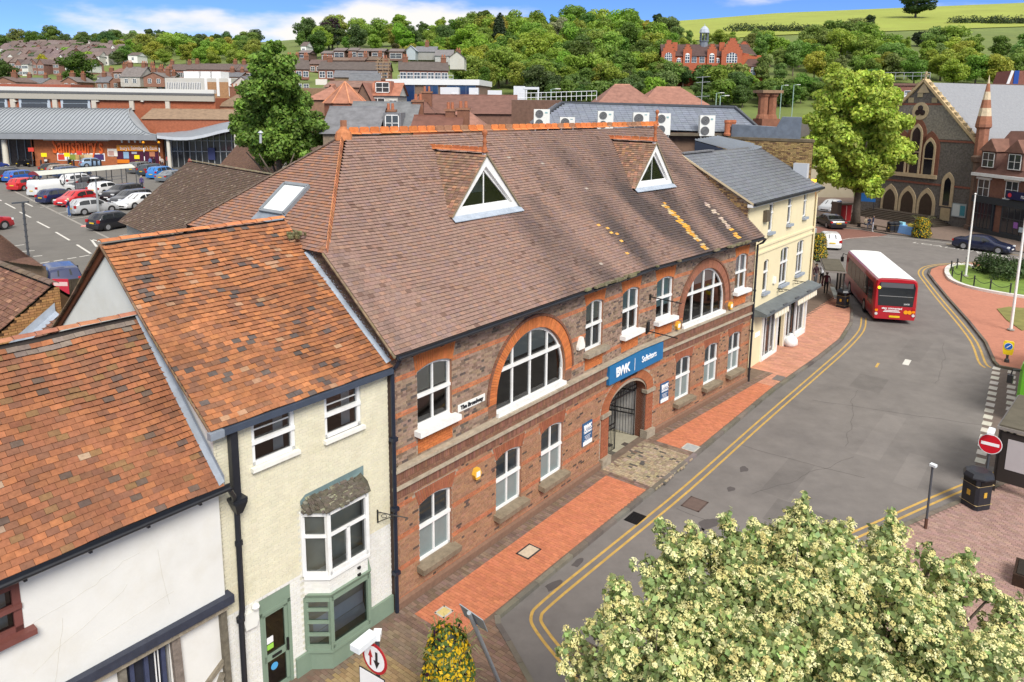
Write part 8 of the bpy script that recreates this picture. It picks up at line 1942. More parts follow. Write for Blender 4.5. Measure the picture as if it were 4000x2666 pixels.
def wood(n, region, hr, cols, label, group, minpx=22, kinds=('round', 'tall', 'round')):
 """trees scattered over picture regions; hr = height range in picture pixels"""
 pts = []; tries = 0
 while len(pts) < n and tries < n*60:
  tries += 1; x0, x1, y0, y1 = region[int(rng.integers(len(region)))]; px, py = rng.uniform(x0, x1), rng.uniform(y0, y1)
  if any(abs(px-q[0]) < minpx*1.5 and abs(py-q[1]) < minpx*.55 for q in pts): continue
  pts.append((px, py))
 for (px, py) in pts:
  p = T(px, py); k = kinds[int(rng.integers(len(kinds)))]; c = cols[int(rng.integers(len(cols)))]; c = tuple(v*rng.uniform(.85, 1.15) for v in c)
  tree(k, int(rng.integers(3)), p, rng.uniform(*hr)*p.y/FPX, c, label, group, wide=rng.uniform(1.0, 1.35))
wood(84, [(1800, 2590, 200, 345), (1850, 2570, 160, 240), (1800, 2600, 320, 385)], (95, 140), [GR[0], GR[1], GR[2], GR[0], GR[4], GR[3]], 'broadleaf tree in the wood filling the slope left of the school', WG)
wood(60, [(2970, 3500, 215, 350), (3400, 4030, 235, 345), (3150, 3400, 200, 240)], (85, 130), [GR[2], GR[4], GR[5], GR[1], GR[0]], 'broadleaf tree in the wood below the green field', WG)
wood(22, [(1750, 2640, 150, 182)], (65, 100), [GR[5], GR[1], GR[2]], 'tree standing on the skyline above the wood', WG)
wood(14, [(2600, 2990, 176, 200)], (40, 70), [GR[5], GR[0], GR[2]], 'tree behind the roofs of the school', WG)
wood(26, [(2240, 2600, 340, 395), (2580, 2985, 322, 375)], (60, 95), [GR[0], GR[5], GR[2], GR[6]], 'bushy tree at the foot of the school slope', WG, kinds=('round', 'bush'))
wood(40, [(2720, 3400, 372, 425), (2150, 2500, 385, 410)], (60, 100), [GR[3], GR[6], GR[1], GR[3]], 'dark bushy tree behind the upper car park', WG, kinds=('round', 'bush'))
wood(30, [(470, 1000, 212, 252), (640, 980, 235, 265)], (55, 85), [GR[0], GR[2], GR[1], GR[4]], 'fresh green tree in the belt below the far terraces', 'trees in the belt on the left hillside', minpx=24)
wood(44, [(0, 560, 176, 196), (300, 1000, 180, 212)], (45, 75), [GR[6], GR[5], GR[3], GR[1]], 'skyline tree above the far terraces', 'skyline trees on the left', minpx=20)
wood(24, [(1160, 1760, 160, 205)], (60, 105), [GR[0], GR[1], GR[6], GR[2]], 'garden tree on the hill above the white banded houses', 'hilltop garden trees', minpx=24)
wood(22, [(20, 470, 205, 275)], (32, 50), [GR[6], GR[1], GR[2]], 'small garden tree among the far terraces', 'garden trees among the terraces', kinds=('round', 'bush'))
wood(10, [(1540, 1760, 215, 262)], (50, 70), [GR[0], GR[4]], 'light green garden tree right of the scaffold', 'garden trees by the flats')
for (kind, px, py, h, col, lb, wd) in (('round', 1285, 195, 17, (.035, .014, .022), 'dark purple copper beech on the left skyline', 1.2), ('cone', 1318, 195, 14, (.045, .075, .04), 'dark conifer beside the copper beech', .9), ('round', 1235, 230, 13, (.07, .14, .02), 'rounded bright tree standing before the white banded houses', 1.2), ('round', 2180, 190, 14, (.30, .32, .17), 'pale blossoming tree in the wood', 1.1), ('tall', 2565, 155, 14, (.05, .09, .03), 'tall airy tree above the wood left of the school', 1.1), ('round', 3575, 72, 16, (.06, .105, .035), 'spreading tree alone on the field skyline', 1.7), ('tall', 3395, 148, 11, (.05, .08, .03), 'dark bushy tree at the edge of the field', 1.1), ('bush', 3592, 182, 6, (.04, .06, .025), 'dark round bush in the field', 1.2),
  ('round', 310, 345, 12, (.085, .15, .02), 'dense green tree behind the brick hall', 1.25), ('round', 25, 335, 9, (.07, .12, .02), 'green tree at the left edge behind the brick hall', 1.2), ('round', 163, 290, 8, (.42, .40, .02), 'bright yellow tree among the far houses', 1.0), ('round', 133, 275, 7, (.20, .25, .17), 'grey green rounded tree beside the yellow one', 1.0), ('cone', 2245, 175, 15, (.035, .055, .02), 'dark conifer in the wood', 1.0), ('cone', 1950, 235, 20, (.035, .06, .022), 'tall dark conifer at the left of the wood', 1.0), ('round', 1180, 300, 8, (.16, .21, .04), 'pale green small tree by the brick flats', 1.0), ('tall', 1545, 250, 9, (.09, .085, .03), 'bronze tinged tree beside the white banded houses', 1.0), ('round', 2100, 385, 9, (.10, .14, .045), 'willowy grey green tree at the foot of the wood', 1.3), ('tall', 1895, 380, 9, (.10, .19, .02), 'slender bright tree at the foot of the wood', .9)):
 tree(kind, 0, T(px, py), h, col, lb, None, wide=wd)
for (x0, x1, y, lb) in ((2850, 3180, 122, 'dark hedge along the top of the lower field'), (3725, 4010, 92, 'dark hedge clumps on the upper field')):
 t = thing('hedge', lb, 'hedge', T(x0, y)); C = []
 for k in range(26): p = T(lerp(x0, x1, k/25), y+rng.uniform(-2, 3)); C.append((*(p-t.location), 4.5, 3, rng.uniform(2.5, 4.5)))
 c_, n_, pk = clump_points(C, 5000); link('foliage', leaf_mesh('foliage', c_, n_, .5, tints(5000, (.05, .075, .025), .2, pk, 26), M_LEAF), M_LEAF, t)
def refine(bl, k, f=.46, core=.55):
 out = []
 for (x, y, z, a, b, c) in bl:
  out.append((x, y, z, a*core, b*core, c*core))
  for _ in range(k):
   d = rng.normal(0, 1, 3); d /= np.linalg.norm(d); s = f*rng.uniform(.6, 1.2); out.append((x+d[0]*a*.72, y+d[1]*b*.72, z+d[2]*c*.72, a*s, b*s, c*s*.85))
 return out
def big_tree(name, label, base, blobs, n, leaf, tint, var, trunk_h, trunk_r, limbs, jitter=.6):
 t = thing(name, label, 'tree', base); c_, n_, pk = clump_points(blobs, n); link('crown', leaf_mesh('crown', c_, n_, leaf, tints(n, tint, var, pk, len(blobs)), M_LEAF, jitter=jitter), M_LEAF, t); trunk_mesh(trunk_h, trunk_r, limbs).build('trunk', M_BARK, t, smooth=True); return t
def px_blobs(lst, Y, base, dj=1.0):
 """clumps from picture circles (x, y, radius in px) placed at depth Y with scatter in depth"""
 out = []
 for (x, y, r) in lst: p = D(x, y, Y+rng.uniform(-dj, dj)); s = r/FPX*Y; out.append((*(p-base), s, s, s*.9))
 return out
bt = D(1090, 640, 60); bt = Vector((bt.x, 60, 2.6)); lst = [(1070, 200, 45), (1040, 235, 55), (1090, 250, 70), (1050, 300, 75), (1120, 310, 70), (1000, 350, 70), (1080, 370, 85), (1150, 375, 65), (985, 420, 70), (1060, 440, 95), (1150, 440, 80), (1200, 470, 55), (960, 480, 60), (1040, 510, 90), (1130, 520, 90), (1220, 530, 50), (1270, 545, 35), (980, 540, 60), (1250, 500, 30), (1060, 560, 80), (1180, 570, 60), (1080, 178, 22), (1100, 600, 90), (1010, 585, 60)]
big_tree('deciduous_tree', 'tall dense green tree behind the office roof at the edge of the car park', bt, refine(px_blobs(lst, 60, bt, 2.2), 7), 46000, .15, (.17, .28, .045), .26, 11, .3, [(4, k*1.1, 3.2, .8) for k in range(8)])
pt = G(3340, 880); lst = [(3260, 330, 50), (3320, 310, 60), (3390, 330, 65), (3450, 350, 60), (3230, 390, 60), (3310, 390, 85), (3400, 410, 90), (3480, 400, 60), (3200, 460, 60), (3280, 470, 90), (3380, 490, 100), (3480, 480, 75), (3540, 470, 40), (3190, 540, 55), (3260, 560, 85), (3350, 580, 100), (3450, 580, 85), (3520, 560, 55), (3550, 620, 30), (3220, 620, 60), (3290, 650, 80), (3380, 660, 85), (3460, 660, 60), (3240, 690, 50), (3320, 710, 60), (3400, 725, 50), (3180, 600, 40)]
big_tree('plane_tree', 'large yellow green street tree in front of the flint chapel', pt, refine(px_blobs(lst, 82, pt, 3.0), 7), 50000, .21, (.40, .50, .075), .2, 9.5, .45, [(3.6+.5*k, k*1.1, 4.5, .9) for k in range(8)])
# ---- flowering tree in the right foreground
ft = street(-1.2, -10.2, KH); ft = Vector((4.9, 10.1, KH)); fl_ = thing('flowering_tree', 'tree covered in cream blossom heads and grey green leaves in the right foreground', 'tree', ft)
lst = [(3100, 2330, 330, 10), (2750, 2450, 260, 9.6), (3450, 2450, 300, 9.8), (3100, 2620, 420, 9.0), (2560, 2600, 260, 9.0), (3750, 2560, 260, 9.3), (3160, 2080, 110, 10.6), (3060, 2150, 110, 10.6), (3290, 2120, 110, 10.5), (3480, 2110, 85, 10.8), (3480, 2220, 130, 10.4), (2950, 2090, 60, 10.8), (2720, 2100, 70, 10.6), (2640, 2180, 110, 10.3), (2800, 2170, 90, 10.5), (2590, 2080, 45, 10.6), (2830, 2040, 40, 10.8), (2560, 2250, 80, 10.2), (2440, 2340, 85, 9.9), (2400, 2290, 45, 10), (2420, 2440, 90, 9.7), (2330, 2480, 55, 9.7), (2240, 2500, 45, 9.6), (2210, 2540, 32, 9.5), (2300, 2570, 60, 9.5), (2210, 2620, 30, 9.3), (2350, 2640, 90, 9.2), (3640, 2210, 80, 10.5), (3780, 2190, 45, 10.7), (3700, 2310, 100, 10.2), (3870, 2330, 80, 10.2), (3960, 2400, 60, 10.1), (3900, 2470, 100, 9.9), (3980, 2560, 90, 9.6), (3560, 2330, 120, 10.2), (2900, 2280, 160, 10.2), (3280, 2300, 170, 10.2), (3150, 1955, 16, 10.9), (3130, 2020, 60, 10.8), (3480, 2010, 30, 10.9)]
bl = []
for (x, y, r, Y) in lst: p = D(x, y, Y); s = r/FPX*Y*1.0; bl += refine([(*(p-ft), s, s*1.1, s)], 34 if r > 200 else (18 if r > 100 else 6), .33 if r > 100 else .5, .5)
for (x, y) in ((2590, 2040), (2570, 2095), (2840, 2000), (2825, 2030), (2930, 2035), (2945, 2060), (2395, 2270), (2410, 2300), (2220, 2480), (2190, 2540), (2185, 2610), (3490, 2000), (3480, 2030), (3150, 1940), (3770, 2165), (3800, 2180), (3990, 2330), (3250, 2040), (3330, 2050), (3050, 2050), (2480, 2210), (2700, 2060)): bl += [(*(D(x+(3100-x)*.035*k+random.uniform(-14, 14), y+34*k, 10.6 if x > 2500 else 9.7)-ft), .05+.022*k, .06+.022*k, .09+.01*k) for k in range(5)]
n = 60000; c_, n_, pk = clump_points(bl, n, .35); link('crown', leaf_mesh('crown', c_, n_, .047, tints(n, (.31, .385, .15), .22, pk, len(bl)), M_LEAF, aspect=1.25, fold=.12, jitter=.7), M_LEAF, fl_, kind='stuff')
nh = 11000; c_, n_, pk = clump_points(bl, nh, .8); c2 = []; d2 = []
keep = (n_[:, 2] > -.55); c_, n_ = c_[keep], n_[keep]; nh = len(c_); k = 22; cen = np.repeat(c_, k, 0); up_ = np.repeat(n_*.5+np.array([0, -.15, .85]), k, 0); up_ /= np.linalg.norm(up_, axis=1)[:, None]
rv = rng.normal(0, 1, (nh*k, 3)); rv -= (rv*up_).sum(1)[:, None]*up_; rv /= np.linalg.norm(rv, axis=1)[:, None]; rr = np.sqrt(rng.random(nh*k)); R_ = np.repeat(rng.uniform(.034, .07, nh), k)
pos = cen+rv*(rr*R_)[:, None]+up_*((1-rr**2)*R_*.6)[:, None]
tb_ = np.array([(.80, .76, .36), (.68, .60, .25), (.82, .79, .44), (.74, .70, .31)])[rng.integers(0, 4, nh)]; tb_ = np.repeat(tb_, k, 0)*(1+rng.normal(0, .08, (nh*k, 1)))
link('blossom', leaf_mesh('blossom', pos, up_+rv*rr[:, None]*.7, .018, np.clip(tb_, 0, .9), leafmat('petals', (1, 1, 1), .25, .7), jitter=.35), MATS['petals'], fl_, kind='stuff')
m = trunk_mesh(3.6, .16, []);
for (x, y, r, Y) in lst: p = D(x, y, Y)-ft; st_ = Vector((0, 0, random.uniform(1.8, 3.4))); m.tube([st_, st_.lerp(p, .5)+Vector((0, 0, -.15)), p, p+Vector((0, 0, r/FPX*Y*.7))], [.06, .035, .016, .006], 5)
m.build('trunk', M_BARK, fl_, smooth=True)
# ===== street furniture
M_GALV = pm('galvanised', (.30, .32, .33), .5, .1, 5, .05)
M_DPOST = pm('grey_post', (.06, .065, .075), .5, .15, 5, .05)
M_FLOW = leafmat('flower', (1, 1, 1), .2, .6)
def gp(px, py, z=0.0): p = G(px, py, z); return Vector((p.x, p.y, z))
def disc(c, u, v, r, n=24): return [c+u*r*cos(2*pi*k/n)+v*r*sin(2*pi*k/n) for k in range(n)]
def face_cam(p, yaw=0.0): a = atan2(-p.x, -p.y)+yaw; return Vector((cos(a), -sin(a), 0)), Vector((sin(a), cos(a), 0))  # right-hand axis seen from the front, facing direction
p = D(1475, 2560, 12.0); b = Vector((p.x, p.y, KH)); t = thing('priority_sign', 'round red ringed sign with black and red arrows and a white lamp on its post', 'road sign', b); fwd = Vector((-.55, -.83, 0)).normalized(); rt = Vector((fwd.y*-1, fwd.x, 0)); rt = Vector((-fwd.y, fwd.x, 0)); zc_ = p.z-KH
rt = -rt if rt.x < 0 else rt
MB().tube([(0, 0, 0), (0, 0, zc_+.42)], .04, 8).build('post', M_DPOST, t); c = Vector((0, 0, zc_-.02))+fwd*.07
pl_ = MB().prism(disc(c, rt, UPV, .30), fwd*.012, (.42, .012, .02)).build('sign_plate', M_SIGN, t); MB().prism(disc(c+fwd*.014, rt, UPV, .245), fwd*.004, (.8, .8, .8)).build('sign_face', M_SIGN, pl_)
def arrow(x, col, up, w_):
 s = 1 if up else -1; q = c+fwd*.022+rt*x; MB().prism([q+rt*a_+UPV*b_*s for a_, b_ in ((-w_*.45, -.16), (w_*.45, -.16), (w_*.45, .02), (w_*1.2, .02), (0, .17), (-w_*1.2, .02), (-w_*.45, .02))], fwd*.003, col).build('arrow', M_SIGN, pl_)
arrow(-.09, (.4, .015, .02), True, .045); arrow(.06, (.012, .012, .014), False, .062)
MB().box(-.07, .07, -.10, .10, zc_+.36, zc_+.47).obox(Vector((0, 0, zc_+.44))+fwd*.28-rt*.04, rt*.11, fwd*.24, (0, 0, .055), (.9, .95, 1)).build('lamp', M_WHITE, t)
MB().obox(Vector((0, 0, zc_-.55))+fwd*.06-rt*.1, rt*.30, UPV*.16, fwd*.008, (.8, .8, .8)).obox(Vector((0, 0, zc_-.55))+fwd*.055-rt*.1, rt*.32, UPV*.18, fwd*.005, (.02, .02, .02)).build('supplementary_plate', M_SIGN, t)
b = gp(1960, 2690); tp_ = D(1832, 2395, 12.6); t = thing('road_sign', 'grey rectangular sign seen from behind on a leaning grey post', 'road sign', b); tv = Vector((tp_.x, tp_.y, tp_.z))-b
MB().tube([(0, 0, 0), tv], .042, 8).build('post', M_GALV, t); u = Vector((.75, -.6, -.10)).normalized(); dn_ = (-tv).normalized()
MB().obox(tv+dn_*.34+u*.0+Vector((.03, .05, 0)), u*.30, dn_*.30, u.cross(dn_)*.008, (.28, .31, .33)).build('sign_plate', M_SIGN, t)
def planter(label, base, h, r, n=900, name='flower_tower'):
 t = thing(name, label, 'planter', base); MB().lathe([(r*.75, 0), (r*.8, .3), (r*.55, h*.5), (r*.5, h*.9), (.05, h)], (0, 0, 0), 12, (.03, .04, .03)).build('basket', M_SIGN, t)
 C = []; N = []; Tn = []
 for k in range(n):
  z = h*random.random()**.8; a = random.uniform(0, 6.28); tier = .5+.5*abs(sin(z/h*pi*2.2)); rr = r*(1.0-.35*z/h)*(.75+.3*tier)*random.uniform(.9, 1.08)
  if z > h*.93: rr *= random.random()
  C.append((rr*cos(a), rr*sin(a), z)); N.append((cos(a), sin(a), .5)); g = random.random(); Tn.append((.62, .40, .01) if g < .42 else ((.04, .012, .03) if g < .50 else ((.09, .15, .03) if g < .85 else (.2, .24, .07))))
 C, N, Tn = np.array(C), np.array(N), np.array(Tn)
 fl = Tn[:, 0] > .5; link('foliage', leaf_mesh('foliage', C[~fl], N[~fl], r*.10, Tn[~fl], M_LEAF), M_LEAF, t, kind='stuff'); link('flowers', leaf_mesh('flowers', C[fl]*[1.04, 1.04, 1], N[fl], r*.075, Tn[fl]*rng.uniform(.7, 1.25, (int(fl.sum()), 1)), M_FLOW, jitter=.3), M_FLOW, t, kind='stuff')
 sp_ = MB()
 for k in range(60): a = random.uniform(0, 6.28); z = random.choice((h*.55, h*.9)); q = Vector((r*.7*cos(a), r*.7*sin(a), z)); sp_.tube([q, q+Vector((cos(a)*r*.35, sin(a)*r*.35, r*.35)), q+Vector((cos(a)*r*.6, sin(a)*r*.6, r*.2))], [.008, .006, .003], 3, (.30, .32, .14))
 sp_.build('grass_blades', M_LEAF, t, kind='stuff')
pb = D(1750, 2560, 13.2); planter('tall flower tower of yellow pansies at the bottom of the picture', Vector((pb.x, pb.y, KH)), D(1740, 2465, 13.2).z-KH, .60, 5200)
planter('yellow flower tower on the pavement corner behind the yellow building', gp(3195, 1015, KH), 2.3, .75, 1800); planter('yellow flower tower beside the chapel steps', gp(3598, 925, KH), 2.0, .9, 1800)
b = gp(3615, 2065, KH); t = thing('slim_post', 'slim grey post with small lamp head on the right pavement', 'post', b); hh = ZY(b, 1820)-KH; MB().tube([(0, 0, 0), (0, 0, hh)], .035, 8).tube([(0, 0, 0), (0, 0, .35)], .05, 8, (1.6, .7, .4)).build('post', M_DPOST, t); MB().obox((0, -.03, hh+.03), (.06, .05, 0), (-.05, .08, 0), (0, 0, .035), (2.2, 2.2, 2.2)).build('lamp_head', M_GALV, t)
def bin_(label, b, rz, s=1.0):
 t = thing('litter_bin', label, 'bin', b, rz); w_ = .30*s; h = 1.15*s
 MB().prism([(x*w_, y*w_, 0) for x, y in ((-1, -.75), (-.75, -1), (.75, -1), (1, -.75), (1, .75), (.75, 1), (-.75, 1), (-1, .75))], (0, 0, h*.84)).build('body', M_BLACK, t); MB().lathe([(w_*1.42, h*.84), (w_*1.42, h*.88), (w_*1.2, h*.97), (w_*.8, h), (w_*.5, h*1.0)], (0, 0, 0), 8, a0=pi/8).build('hood', M_BLACK, t)
 for (x, y, dx, dy) in ((0, -1, 1, 0), (-1, 0, 0, 1)): MB().obox((x*w_*1.01, y*w_*1.01, h*.74), (dx*w_*.7+.004, dy*w_*.7+.004, 0), (abs(x)*.01+.0, abs(y)*.01, 0), (0, 0, h*.06), (.2, .2, .2)).build('slot', M_IRON, t); MB().obox((x*w_*1.01, y*w_*1.01, h*.42), (dx*.06+.003, dy*.06+.003, 0), (abs(x)*.008, abs(y)*.008, 0), (0, 0, .09), (.55, .32, .04)).build('emblem', M_SIGN, t)
 for z in (.14, .66): MB().box(-w_*1.02, w_*1.02, -w_*1.02, w_*1.02, h*z, h*z+.012, (.4, .3, .15)).build('gold_band', M_SIGN, t)
bin_('black litter bin with gold bands beside the no entry sign', gp(3808, 1975, KH), radians(15), 1.12); bin_('black litter bin at the red bus stop', gp(3290, 1200, KH), radians(40), 1.05)
sp = D(3868, 1735, 24.2); b = Vector((sp.x, sp.y, KH)); t = thing('no_entry_sign', 'round red no entry sign with white bar and lamp above', 'road sign', b); fwd = Vector((-.62, -.78, 0)).normalized(); rt = Vector((.78, -.62, 0)); zc_ = sp.z-KH
MB().tube([-fwd*.06, -fwd*.06+Vector((0, 0, zc_+.5))], .045, 8).build('post', M_DPOST, t); c = Vector((0, 0, zc_)); pl_ = MB().prism(disc(c, rt, UPV, .36), fwd*.012, (.75, .75, .75)).prism(disc(c+fwd*.013, rt, UPV, .335), fwd*.004, (.55, .008, .02)).build('sign_plate', M_SIGN, t); MB().obox(c+fwd*.022, rt*.27, UPV*.055, fwd*.003, (.85, .85, .85)).build('bar', M_SIGN, pl_)
MB().obox(c+Vector((0, 0, .52))+fwd*.15, rt*.10, fwd*.28, (0, 0, .04), (1, 1.05, 1.1)).build('lamp', M_WHITE, t)
def shelter(label, b, rz, L, W_, h=2.35, full=True):
 t = thing('bus_shelter', label, 'bus shelter', b, rz); MB().box(-L/2, L/2, -W_/2, W_/2, h, h+.1, (.22, .2, .18)).build('roof_frame', M_SIGN, t); MB().box(-L/2+.06, L/2-.06, -W_/2+.06, W_/2-.06, h+.1, h+.16, (.36, .34, .27)).build('roof', M_CONC, t)
 for x in (-L/2+.15, 0, L/2-.15): MB().box(x-.05, x+.05, W_/2-.15, W_/2-.05, 0, h, (.025, .022, .02)).build('post', M_SIGN, t)
 for (a, c) in ((-L/2+.2, -.06), (.06, L/2-.2)): MB().poly([(a, W_/2-.1, .35), (c, W_/2-.1, .35), (c, W_/2-.1, h-.15), (a, W_/2-.1, h-.15)]).build('pane', M_DGLASS, t)
 if full: MB().box(-L/2+.1, -L/2+.18, -W_/2+.1, W_/2-.1, .4, h-.1, (.03, .025, .022)).build('end_panel', M_SIGN, t)
 if full: MB().box(-L/2+.085, -L/2+.1, -W_/2+.25, W_/2-.35, .9, h-.3, (.45, .42, .42)).build('poster', M_SIGN, t)
 MB().box(-L/2+.4, L/2-.4, W_/2-.55, W_/2-.25, .5, .56, (.5, .5, .48)).build('seat', M_SIGN, t)
 for x in (-L/2+.1, L/2-.1) if full else (): MB().box(x-.04, x+.04, -W_/2+.1, -W_/2+.18, 0, h, (.025, .022, .02)).build('post', M_SIGN, t)
 return t
p1 = gp(3255, 1155, KH); shelter('bus shelter with pale weathered roof beside the red bus', Vector((21.9, 49.9, KH)), radians(252), 4.1, 1.35, 2.35, False)
b2_ = gp(3990, 1935, KH); shelter('dark bus shelter at the right edge behind the litter bin', Vector((b2_.x+.9, b2_.y+1.2, KH)), RZ1-radians(4), 3.8, 1.5, 2.3)
for (px, py, yt, lb) in ((3772, 1080, 770, 'white flagpole near the tip of the lawn'), (3948, 1290, 700, 'white flagpole at the right edge beyond the island path')):
 b = gp(px, py, .15); t = thing('flagpole', lb, 'flagpole', b); hh = ZY(b, yt); MB().tube([(0, 0, 0), (0, 0, hh)], [.085, .05], 8).build('pole', M_WHITE, t); MB().lathe([(.02, 0), (.09, .08), (.02, .16)], (0, 0, hh), 8).build('finial', M_WHITE, t); MB().lathe([(.2, 0), (.2, .06), (.1, .1)], (0, 0, 0), 8).build('base_collar', M_CONC, t)
b = gp(3932, 1415, KH); t = thing('keep_left_bollard', 'yellow keep left bollard on the island nose', 'bollard', b); MB().lathe([(.13, 0), (.11, .15), (.06, .2), (.06, .4)], (0, 0, 0), 8, (.05, .05, .05)).build('base', M_SIGN, t)
fwd = Vector((-.55, -.83, 0)).normalized(); rt = Vector((.83, -.55, 0)); MB().prism([rt*x+UPV*z for x, z in ((-.2, .4), (.2, .4), (.24, .6), (.24, 1.05), (.18, 1.12), (-.18, 1.12), (-.24, 1.05), (-.24, .6))], -fwd*.12, (.85, .62, .02)).build('body', M_SIGN, t); c = UPV*.86+fwd*.01; dsk = MB().prism(disc(c, rt, UPV, .19), fwd*.012, (.8, .8, .8)).prism(disc(c+fwd*.013, rt, UPV, .17), fwd*.004, (.015, .13, .5)).build('sign_face', M_SIGN, t); MB().bar(c+fwd*.022+rt*.08+UPV*.08, c+fwd*.022-rt*.08-UPV*.08, .04, .01, (.85, .85, .85), fwd).build('arrow', M_SIGN, dsk)
CG = 'black chain posts round the lawn'; prev = None
for k, (x, y) in enumerate(((1680, 1080), (1735, 1058), (1818, 1045), (1690, 1140), (1772, 1180), (1890, 1222), (2040, 1262), (2222, 1298), (2040, 1038), (2190, 1052))):
 b = gp(3000+x/2.353, 600+y/2.353, .16); t = thing('chain_post', ['black chain post at the back of the lawn tip, leftmost', 'black chain post second at the back of the lawn tip', 'black chain post beside the first flagpole', 'black chain post at the left tip of the lawn kerb', 'second black chain post along the front lawn kerb', 'third black chain post along the front lawn kerb', 'fourth black chain post along the front lawn kerb', 'fifth black chain post along the front lawn kerb', 'black chain post by the curled end of the white kerb', 'black chain post at the far right back of the lawn'][k], 'post', b, 0, CG)
 MB().tube([(0, 0, 0), (0, 0, .75)], .05, 8).build('post', M_BLACK, t); MB().lathe([(.05, 0), (.07, .04), (.02, .1)], (0, 0, .75), 8).build('cap', M_BLACK, t)
 if prev is not None and k in (1, 2, 4, 5, 6, 7, 9): d_ = prev-b; MB().tube([d_*f_+Vector((0, 0, .68-.28*sin(pi*f_))) for f_ in (0, .2, .4, .6, .8, 1)], .022, 4).build('chain', M_BLACK, t)
 prev = b
sh_ = gp(3990, 1090, .1); t = thing('shrub', 'dark green shrub bed on the lawn at the right edge', 'shrub', sh_); bl = [(rng.uniform(-2, 3), rng.uniform(-2.5, 3), rng.uniform(.3, 1.2), .9, .9, .7) for k in range(16)]; c_, n_, pk = clump_points(bl, 7000); link('foliage', leaf_mesh('foliage', c_, n_, .10, tints(7000, (.055, .09, .03), .25, pk, 16), M_LEAF), M_LEAF, t)
def bench(label, b, rz, L=1.8, name='bench'):
 t = thing(name, label, 'bench', b, rz)
 for k in range(4): MB().box(-L/2, L/2, -.22+k*.115, -.125+k*.115, .43, .47, (.10, .07, .045)).build('slat', M_SIGN, t)
 for x in (-L/2+.2, L/2-.2): MB().box(x-.05, x+.05, -.2, .2, 0, .43, (.05, .045, .04)).build('leg', M_SIGN, t)
dr_ = atan2(*(gp(3467, 916)-gp(3340, 890)).yx)
bench('dark bench with two people sitting before the chapel', gp(3385, 893, KH), dr_, 2.6); bench('empty dark bench left of the black bins', gp(3440, 902, KH), dr_, 2.2)
for k, (px, lb) in enumerate(((3478, 'left black bin by the chapel steps'), (3496, 'right black bin by the chapel steps'))): bin_(lb, gp(px, 908, KH), dr_, 1.0)
b = gp(3535, 912, KH); t = thing('market_table', 'low table draped in blue cloth with boxes before the chapel steps', 'table', b, dr_); MB().prism([(-1.2, -.5, 0), (1.2, -.5, 0), (1.0, -.3, .8), (-1.0, -.3, .8)], (0, .8, 0), (.16, .32, .6)).build('cloth', M_CLOTH, t)
MB().box(-.9, -.3, -.1, .3, .8, 1.1, (.3, .6, .7)).build('box', M_SIGN, t); MB().box(.3, .9, -.1, .3, .8, 1.05, (.75, .6, .1)).build('box', M_SIGN, t)
b = gp(3290, 862, KH); t = thing('red_kiosk', 'red post box like kiosk with dark cap beside the street tree', 'kiosk', b, radians(20)); MB().box(-.75, .75, -.5, .5, 0, 1.9, (.30, .015, .02)).build('body', M_SIGN, t); MB().box(-.9, .9, -.65, .65, 1.9, 2.1, (.16, .13, .09)).build('cap', M_SIGN, t); MB().box(-.04, .04, -.52, -.5, .1, 1.8, (.6, .4, .35)).build('panel_joint', M_SIGN, t)
MB().box(-1.3, -.75, -.5, .5, 0, 2.2, (.14, .1, .08)).build('side_cabinet', M_SIGN, t)
b = gp(3375, 845, 0); t = thing('blue_notice_board', 'blue notice board on posts before the chapel wall', 'notice board', b+Vector((0, 0, .1)), radians(-30)); MB().box(-1.1, 1.1, -.04, .04, 1.7, 2.7, (.02, .12, .35)).build('board', M_SIGN, t); MB().box(-1.0, -.92, -.03, .03, 0, 1.8).build('post', M_BLACK, t); MB().box(.92, 1.0, -.03, .03, 0, 1.8).build('post', M_BLACK, t)
b = gp(3175, 1010, KH); t = thing('notice_panel', 'grey folded notice panel beside the corner planter', 'notice board', b, radians(60)); MB().box(-.6, .6, -.05, .05, .1, 2.6, (.4, .42, .42)).build('panel', M_SIGN, t)
for k in range(4): MB().box(.5, .66, -.08, .08, .4+k*.55, .46+k*.55, (.1, .1, .1)).build('hinge', M_SIGN, t)
b = gp(3085, 1352, KH); t = thing('white_bag', 'bulging white plastic sack on the pavement by the shop', 'bag', b); MB().lathe([(.28, 0), (.42, .15), (.40, .4), (.22, .58), (.08, .62), (.14, .72)], (0, 0, 0), 10).build('sack', M_WHITE, t, smooth=True)
b = gp(3985, 2290, KH); t = thing('planter_box', 'brown timber planter box at the right edge near the blossom tree', 'planter', b, RZ1); MB().box(-.1, .9, -.6, .2, 0, .35, (.17, .09, .05)).build('box', M_TIMB, t); MB().box(-.02, .82, -.52, .12, .3, .37, (.07, .055, .04)).build('soil', M_CONC, t)
b0, b1 = G(*z6(330, 395), 2.61), G(*z6(1210, 300), 2.61); d_ = (b1-b0); d_.z = 0; t = thing('trolley_shelter', 'long curved clear roofed trolley shelter in the middle of the car park', 'shelter', b0, atan2(d_.y, d_.x)); L_ = d_.length
rows = [[(L_*i/8, -1.0+2.0*j/6, 2.35+.42*sin(pi*j/6)) for i in range(9)] for j in range(7)]; MB().grid(rows).build('canopy', pm('translucent_sheet', (.52, .53, .47), .4, .06, 2, 0), t, smooth=True)
for k in range(7):
 for y in (-.9, .9): MB().tube([(L_*k/6+.05, y, 0), (L_*k/6+.05, y, 2.36)], .045, 6).build('post', M_DPOST, t)
for z in (.9, 1.25): MB().box(0, L_, .88, .92, z, z+.07, (.6, .6, .6)).build('rail', M_SIGN, t)
MB().prism([(0, -1.0+2.0*j/8, 2.35+.42*sin(pi*j/8)) for j in range(9)], (-.05, 0, 0), (.22, .03, .04)).build('end_panel', M_SIGN, t)
tr_ = MB()
